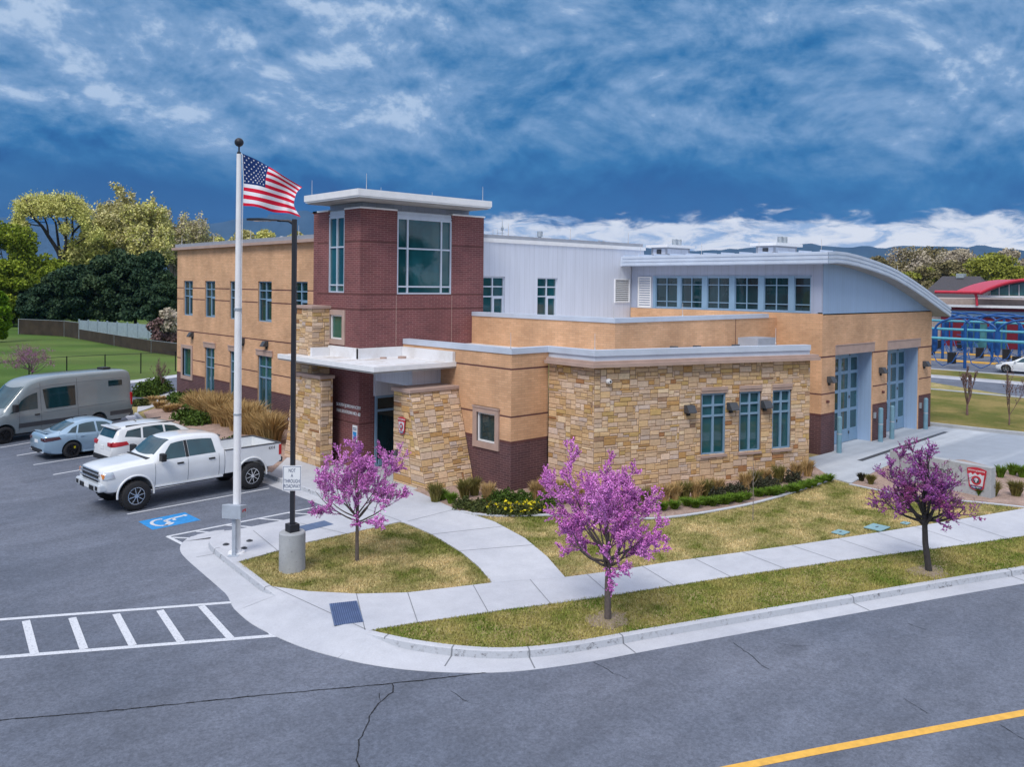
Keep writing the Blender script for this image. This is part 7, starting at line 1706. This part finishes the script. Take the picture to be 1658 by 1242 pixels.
# woodland on the right: individual trees before one far mass
fr_ = [(1465, 405, 260, 90, ['bare', 'far_olive']), (1510, 402, 280, 90, ['far_olive']), (1555, 404, 265, 90, ['bare']), (1425, 418, 250, 60, ['far_olive']), (1640, 402, 240, 70, ['bare', 'far_olive']), (1600, 415, 215, 100, ['far_green']), (1650, 432, 200, 60, ['far_green']), (1490, 430, 230, 70, ['far_olive', 'far_green']), (1540, 425, 235, 70, ['far_olive'])]
lb = ['brownish tree left of the dark house roof', 'olive brown tree above the dark house roof', 'bare brown tree behind the big green one', 'olive tree at the curved roof edge', 'tall bare tree at the right picture edge', 'largest rounded yellow green tree on the right', 'low yellow green tree at the right edge above the red roof', 'low olive tree right of the curved roof', 'olive tree between the house and the green tree']
for i, ((px, pt, d, w, mt), nm) in enumerate(zip(fr_, lb)):
    b_, h, ww = bg(px, pt, d, w); clump_tree('distant_tree', b_, h, ww, mt, 140+i, nm, group='trees behind the red roofed building', n=14000, leaf=.45, trunk=.1, clumps=38, clr=.42, limbmat='bark_pale')
rs = np.random.RandomState(5); P = []
for i in range(260):
    px = rs.uniform(-150, 1900); d = rs.uniform(260, 420); t = far(px, 460, d); hh = rs.uniform(6, 13) if px > 700 else rs.uniform(6, 12); w = rs.uniform(4, 8); n = 170
    q = rs.normal(size=(n, 3)); q /= np.linalg.norm(q, axis=1)[:, None]; P.append(np.array([t.x, t.y, hh*.5]) + q*np.array([w, w, hh*.5]))
o = fast_mesh('far_woodland', leaf_quads(rs, np.concatenate(P), 1.5), 4, 'far_olive'); tag(o, 'far belt of olive brown woodland along the horizon', 'woodland', kind='stuff')
# ---- mountains
def ridge(name, px0, px1, dist, prof_, mat, seed, depth=1800, n=90):
    rng = random.Random(seed); m = MB(); rows = 7
    for i in range(n+1):
        t = i/n; px = px0+(px1-px0)*t; top = crom(prof_, px) + rng.uniform(-1.0, 1.0); T = far(px, top, dist)
        for j in range(rows):
            k = j/(rows-1); d2 = dist - depth*(1-k); B = far(px, 461, d2); z = (T.z+40)*(k**1.3)*(1+.18*sin(px*.05+k*5)+.14*sin(px*.013*k*9+seed))*(1 if k < 1 else 1) - 40; z = T.z if k == 1 else min(z, T.z*1.0)
            m.v.append((B.x, B.y, z))
    for i in range(n):
        for j in range(rows-1): m.f.append([i*rows+j, (i+1)*rows+j, (i+1)*rows+j+1, i*rows+j+1]); m.m.append(0); m.smooth.add(len(m.f)-1)
    return struct(m, name, mat)
ridge('mountains', -300, 820, 9000, [(-300, 340), (0, 352), (80, 362), (330, 362), (400, 352), (450, 350), (490, 340), (520, 352), (600, 372), (820, 400)], 'mountain_left', 3, 2500)
ridge('hills', 900, 2100, 7000, [(900, 412), (1040, 402), (1100, 406), (1220, 401), (1312, 394), (1330, 398), (1368, 401), (1400, 398), (1430, 402), (1460, 397), (1490, 399), (1530, 398), (1560, 400), (1590, 397), (1620, 402), (1700, 408), (2100, 412)], 'mountain_right', 7, 1500)
# ---- shrubs, grass clumps
def tuft(b, h, r, mat, seed, name, label, cat, group, n=170, lean=.55, parent=None, wide=.012):
    rs = np.random.RandomState(seed); a = rs.uniform(0, 2*pi, n); rr_ = rs.rand(n)**.7*r*.35; bx_ = b[0]+np.cos(a)*rr_; by_ = b[1]+np.sin(a)*rr_; H = h*rs.uniform(.6, 1.08, n); out = rs.uniform(.15, 1, n)*r*lean*1.3
    tx = bx_+np.cos(a)*out; ty = by_+np.sin(a)*out; mx_ = bx_+np.cos(a)*out*.35; my_ = by_+np.sin(a)*out*.35; w = wide*rs.uniform(.7, 1.4, n); pa = a+rs.uniform(0, pi, n); ox, oy = np.cos(pa)*w, np.sin(pa)*w; z = b[2]
    v1 = np.stack([np.stack([bx_-ox, by_-oy, z+0*H], 1), np.stack([bx_+ox, by_+oy, z+0*H], 1), np.stack([mx_+ox, my_+oy, z+H*.65], 1), np.stack([mx_-ox, my_-oy, z+H*.65], 1)], 1)
    v2 = np.stack([np.stack([mx_-ox, my_-oy, z+H*.65], 1), np.stack([mx_+ox, my_+oy, z+H*.65], 1), np.stack([tx+ox*.2, ty+oy*.2, z+H*(1-.12*out/r)], 1), np.stack([tx-ox*.2, ty-oy*.2, z+H*(1-.12*out/r)], 1)], 1)
    root = empty(name, tuple(b), 0, label, cat, group); fast_mesh('blades', np.concatenate([v1, v2]).reshape(-1, 3), 4, mat, root)
    return root
def bush(b, h, r, mat, seed, name, label, cat, group, n=1100, leaf=.05, flowers=0):
    rs = np.random.RandomState(seed); q = rs.normal(size=(n, 3)); q /= np.linalg.norm(q, axis=1)[:, None]; q[:, 2] = np.abs(q[:, 2]); lump = 1+.22*np.sin(q[:, 0]*5+seed)*np.cos(q[:, 1]*6)
    P = np.array([b[0], b[1], b[2]]) + q*np.array([r, r, h])*(rs.rand(n, 1)**.35)*lump[:, None]
    if flowers:
        root = empty(name, (b[0], b[1], b[2]), 0, label, cat, group); fast_mesh('foliage', leaf_quads(rs, P, leaf), 4, mat, root); k = P[rs.choice(n, flowers)] + np.array([0, 0, .05]); k = k[k[:, 2] > b[2]+h*.4]
        fast_mesh('flowers', leaf_quads(rs, np.repeat(k, 5, 0) + rs.normal(scale=.018, size=(len(k)*5, 3)), .055), 4, 'yellow_bloom', root); return root
    root = empty(name, tuple(b), 0, label, cat, group); fast_mesh('foliage', leaf_quads(rs, P, leaf), 4, mat, root); return root
sd_ = 400
GG = 'planting along the stone wing'
# tall dry grasses along the side wing
for i, (px, py) in enumerate(((318, 672), (335, 680), (352, 685), (368, 690), (384, 697), (399, 702), (414, 708), (428, 712), (441, 719), (326, 664), (346, 672), (362, 677), (378, 684), (392, 689), (408, 697), (424, 703))):
    b_ = G(px, py, .02); tuft(b_, 1.15+.12*(i % 3), .85, 'grass_gold', 600+i, 'planted_clump', 'tall straw coloured grass clump in the row below the side wing windows', 'plant', 'tall dry grasses along the side wing', 620, .75, wide=.016)
for i, (px, py, s) in enumerate(((246, 652, .45), (258, 661, .5), (272, 667, .42), (283, 665, .45), (306, 676, .5), (262, 650, .4))):
    tuft(G(px, py, .02), .5*s/.45*.8, s, 'grass_gold', 640+i, 'planted_clump', 'low straw coloured grass mound in the gravel bed behind the suv', 'plant', 'low straw mounds behind the parked cars', 330, .9, wide=.014)
for i, (px, py, r, h, lab) in enumerate(((300, 657, .9, .8, 'dark green bush leftmost of those by the building corner'), (318, 655, .8, .75, 'dark green bush at the foot of the side wing'), (304, 678, .75, .6, 'dark green bush in front of the straw grasses, left one'), (320, 686, .75, .6, 'dark green bush before the tall grasses, by the truck roof'), (285, 650, .6, .5, 'small olive bush beside the walk'), (228, 656, .5, .35, 'small dark bush just behind the van tail'))):
    bush(G(px, py, .02), h, r, 'shrub_green' if i != 5 else 'juniper', 660+i, 'shrub', lab, 'bush', 'bushes in the gravel bed by the side wing', 1500, .09)
for i, (px, py, lab) in enumerate(((376, 722, 'low green shrub under the tall grasses left of the flagpole'), (397, 724, 'low green shrub under the tall grasses right of the flagpole'), (430, 726, 'low green shrub at the end of the tall grasses'))): bush(G(px, py, .02), .4, .5, 'shrub_green', 680+i, 'shrub', lab, 'bush', 'low shrubs under the tall grasses', 800, .07)
for i, (px, py) in enumerate(((235, 641), (247, 637), (258, 633))): bush(G(px, py, .02), .9, .8, 'shrub_green', 690+i, 'shrub', ['green bush beside the van tail across the walk', 'green bush in the middle of the three across the walk', 'darker green bush right of the three across the walk'][i], 'bush', 'bushes across the walk behind the van', 1400, .10)
# row along the stone wing, named by what they stand by
gr = [(912, 806, 'olive'), (935, 808, 'gold'), (958, 811, 'gold'), (985, 812, 'olive'), (1015, 814, 'gold'), (1092, 803, 'gold'), (1127, 799, 'gold'), (1162, 794, 'gold'), (1222, 781, 'olive'), (1240, 777, 'gold'), (1290, 766, 'gold'), (705, 803, 'green'), (716, 800, 'bright'), (731, 806, 'bright'), (752, 797, 'olive'), (768, 793, 'olive'), (790, 803, 'gold'), (868, 800, 'gold'), (883, 792, 'gold'), (905, 797, 'gold'), (1075, 806, 'gold'), (1108, 800, 'olive'), (1143, 797, 'olive'), (1207, 784, 'gold'), (1260, 772, 'olive'), (1308, 762, 'gold'), (1045, 812, 'olive')]
for i, (px, py, k) in enumerate(gr):
    mt = {'green': 'grass_olive', 'bright': 'grass_bright', 'olive': 'grass_olive', 'gold': 'grass_gold'}[k]
    tuft(G(px, py+9, .015), .62 if k != 'bright' else .34, .36 if k != 'bright' else .30, mt, 700+i, 'planted_clump', {'green': 'short green and straw grass clump at the foot of the right stone pier', 'bright': 'short bright green grass clump near the right stone pier', 'olive': 'upright olive green feather grass clump against the building wall', 'gold': 'upright golden feather grass clump against the building wall'}[k], 'plant', 'feather grasses along the stone wing', 330, .55)
for i, (px, py) in enumerate(((1072, 822), (1092, 820), (960, 822), (985, 824), (1020, 826), (1046, 824), (1126, 818), (1153, 815), (1175, 812), (1196, 809), (1255, 798), (1288, 792), (1308, 786), (1112, 815), (1140, 814), (1165, 812), (1183, 808), (1207, 805), (1228, 800), (1243, 798), (1264, 795), (1280, 793), (1297, 788), (1316, 783), (1328, 778), (1341, 775))):
    tuft(G(px, py+4, .015), .27, .27, 'grass_bright', 740+i, 'planted_clump', 'low bright green tufted grass in the row behind the mowing strip', 'plant', 'low bright green tufts along the mowing strip', 300, .9, wide=.011)
for i, (px, py, lab) in enumerate(((1178, 800, 'dark reddish green shrub under the left stone wing window'), (1195, 797, 'dark shrub between the left and middle stone wing windows'), (1232, 790, 'dark shrub below the middle stone wing window'), (1248, 787, 'dark olive shrub between middle and right stone wing windows'), (1283, 778, 'dark reddish shrub below the right stone wing window'), (1160, 804, 'dark shrub left of the left stone wing window'))):
    bush(G(px, py+4, .015), .42, .40, 'shrub_dark', 760+i, 'shrub', lab, 'bush', 'dark shrubs under the stone wing windows', 900, .045)
for i, (px, py, lab, fl_) in enumerate(((752, 822, 'spreading juniper nearest the path, left end of its row', 0), (775, 826, 'spreading juniper second from the path', 0), (800, 830, 'spreading juniper with a few yellow blooms below the low window', 16), (825, 832, 'green shrub dotted with yellow flowers below the brick corner', 40), (850, 832, 'green shrub with yellow flowers right of the brick corner', 40), (868, 828, 'yellow flowered shrub nearest the tall redbud', 26), (820, 812, 'dark green bush tight against the brick corner', 0), (800, 812, 'dark green bush under the small low window', 0), (845, 814, 'dark green bush right of the brick corner', 0), (885, 818, 'low green bush between brick and stone walls', 0))):
    bush(G(px, py, .015), .32 if i < 6 else .40, .40, 'juniper' if i < 6 else 'shrub_green', 780+i, 'shrub', lab, 'bush', 'spreading shrubs by the brick corner', 1100, .045, flowers=fl_)
for i, (px, py, mt, h, lab) in enumerate(((1620, 770, 'grass_bright', .45, 'bright green grass clump just behind the monument sign end'), (1640, 766, 'grass_bright', .45, 'bright green grass clump second behind the monument sign'), (1655, 770, 'grass_bright', .45, 'bright green grass clump at the right picture edge behind the sign'), (1607, 800, 'grass_olive', .55, 'olive and straw grass clump at the right end of the monument sign'), (1645, 800, 'grass_olive', .55, 'olive straw grass clump at the right edge before the sign bed'), (1587, 800, 'grass_bright', .3, 'low green clump under the shield emblem'), (1545, 790, 'grass_olive', .3, 'low olive clump under the monument lettering'), (1410, 781, 'grass_olive', .35, 'low olive clump at the left end of the sign bed'), (1395, 776, 'shrub_dark', .3, 'dark low clump at the left tip of the sign bed'))):
    tuft(G(px, py+3, .015), h, h*.62, mt, 800+i, 'planted_clump', lab, 'plant', 'grasses round the monument sign', 330, .7)
# ---- turf blades over the near lawns
def inside(P, poly):
    x, y = P[:, 0], P[:, 1]; r = np.zeros(len(P), bool); n = len(poly)
    for i in range(n):
        x0, y0 = poly[i]; x1, y1 = poly[(i+1) % n]; c = ((y0 > y) != (y1 > y)) & (x < (x1-x0)*(y-y0)/(y1-y0+1e-12)+x0); r ^= c
    return r
def turf(name, px, n, mat, label, seed, h=.045, z=-.02):
    poly = [(p.x, p.y) for p in gp(px)]; A = np.array(poly); lo, hi = A.min(0), A.max(0); rs = np.random.RandomState(seed); P = rs.uniform(lo, hi, (n*4, 2)); P = P[inside(P, poly)][:n]; E_ = []
    for i in range(len(poly)):
        a_, b_ = np.array(poly[i]), np.array(poly[(i+1) % len(poly)]); L_ = np.linalg.norm(b_-a_); k = int(L_*110); t = rs.rand(k, 1); q_ = a_*(1-t)+b_*t; d_ = (b_-a_)/max(L_, 1e-6); E_.append(q_ + np.array([-d_[1], d_[0]])*rs.normal(scale=.022, size=(k, 1)))
    P = np.concatenate([P]+E_); n = len(P)
    a = rs.uniform(0, 2*pi, n); w = .012*rs.uniform(.6, 1.4, n); H = h*rs.uniform(.5, 1.5, n); l = rs.normal(scale=.022, size=(n, 2)); ox, oy = np.cos(a)*w, np.sin(a)*w
    v = np.stack([np.stack([P[:, 0]-ox, P[:, 1]-oy, z+0*H], 1), np.stack([P[:, 0]+ox, P[:, 1]+oy, z+0*H], 1), np.stack([P[:, 0]+l[:, 0], P[:, 1]+l[:, 1], z+H], 1)], 1).reshape(-1, 3)
    o = fast_mesh(name, v, 3, mat); tag(o, label, 'grass', kind='stuff'); return o
isl = [(650, 847), (700, 868), (745, 896), (773, 920), (795, 943), (730, 951), (660, 959), (580, 961), (500, 957), (442, 949), (432, 943), (402, 922), (386, 911), (500, 879), (600, 857)]
turf('turf', isl, 26000, 'blade_dry', 'dry yellowish turf of the island lawn round the lamp base and small redbud', 1)
vrg = [(604, 1021), (650, 1013), (740, 1000), (835, 986), (990, 964), (1080, 951), (1190, 934), (1300, 918), (1400, 904), (1500, 891), (1658, 869), (1700, 862), (1700, 909), (1658, 917), (1540, 935), (1415, 956), (1236, 986), (1036, 1020), (940, 1037), (870, 1046), (812, 1049), (750, 1046), (690, 1039), (640, 1030)]
turf('turf', vrg, 46000, 'blade_green', 'greener turf of the long verge between kerb and pavement', 2)
mn = [(748, 830), (800, 838), (900, 837), (1000, 842), (1080, 841), (1180, 826), (1250, 810), (1310, 791), (1350, 779), (1376, 786), (1430, 797), (1500, 808), (1590, 816), (1700, 828), (1700, 815), (1580, 836), (1500, 849), (1400, 865), (1300, 880), (1190, 895), (1080, 910), (1000, 923), (918, 934), (885, 900), (850, 871), (800, 844)]
turf('turf', mn, 50000, 'blade_dry', 'patchy dry turf of the front lawn between pavement and planting bed', 3)

# trees across the street, seen only as reflections in the glass
for i, (x, y, h, w, mt) in enumerate(((58, -40, 14, 13, 'far_green'), (72, -52, 15, 14, 'pine'), (88, -46, 13, 13, 'far_olive'), (44, -44, 12, 12, 'pine'), (104, -60, 15, 15, 'far_green'), (-38, 92, 14, 13, 'pine'), (-52, 118, 15, 15, 'far_green'), (-30, 124, 13, 13, 'far_green'))):
    clump_tree('street_tree', (x, y, -.1), h, w, mt, 300+i, 'leafy tree outside the picture, %s, mirrored in glass' % ['opposite the stone wing', 'dark, second across the street', 'olive, third across the street', 'dark, nearest across the street', 'last across the street', 'dark, beyond the car park', 'tallest beyond the car park', 'green, farthest beyond the car park'][i], n=5000, leaf=.6, trunk=.12, clumps=30, clr=.42)
m = MB(); m.box((-8600, -2500, -60), (9500, 9800, 800)); hz = m.build('haze', 'white_trim'); hm = bpy.data.materials.new('haze'); hm.use_nodes = True; t_ = hm.node_tree; t_.nodes.clear()
pv = t_.nodes.new('ShaderNodeVolumePrincipled'); ou = t_.nodes.new('ShaderNodeOutputMaterial'); t_.links.new(pv.outputs[0], ou.inputs['Volume'])
pv.inputs['Color'].default_value = (.18, .50, .98, 1); pv.inputs['Density'].default_value = .00005; pv.inputs['Anisotropy'].default_value = 0
hz.data.materials.clear(); hz.data.materials.append(hm); tag(hz, 'thin blue haze in the air that fades the far mountains', 'haze', kind='stuff')
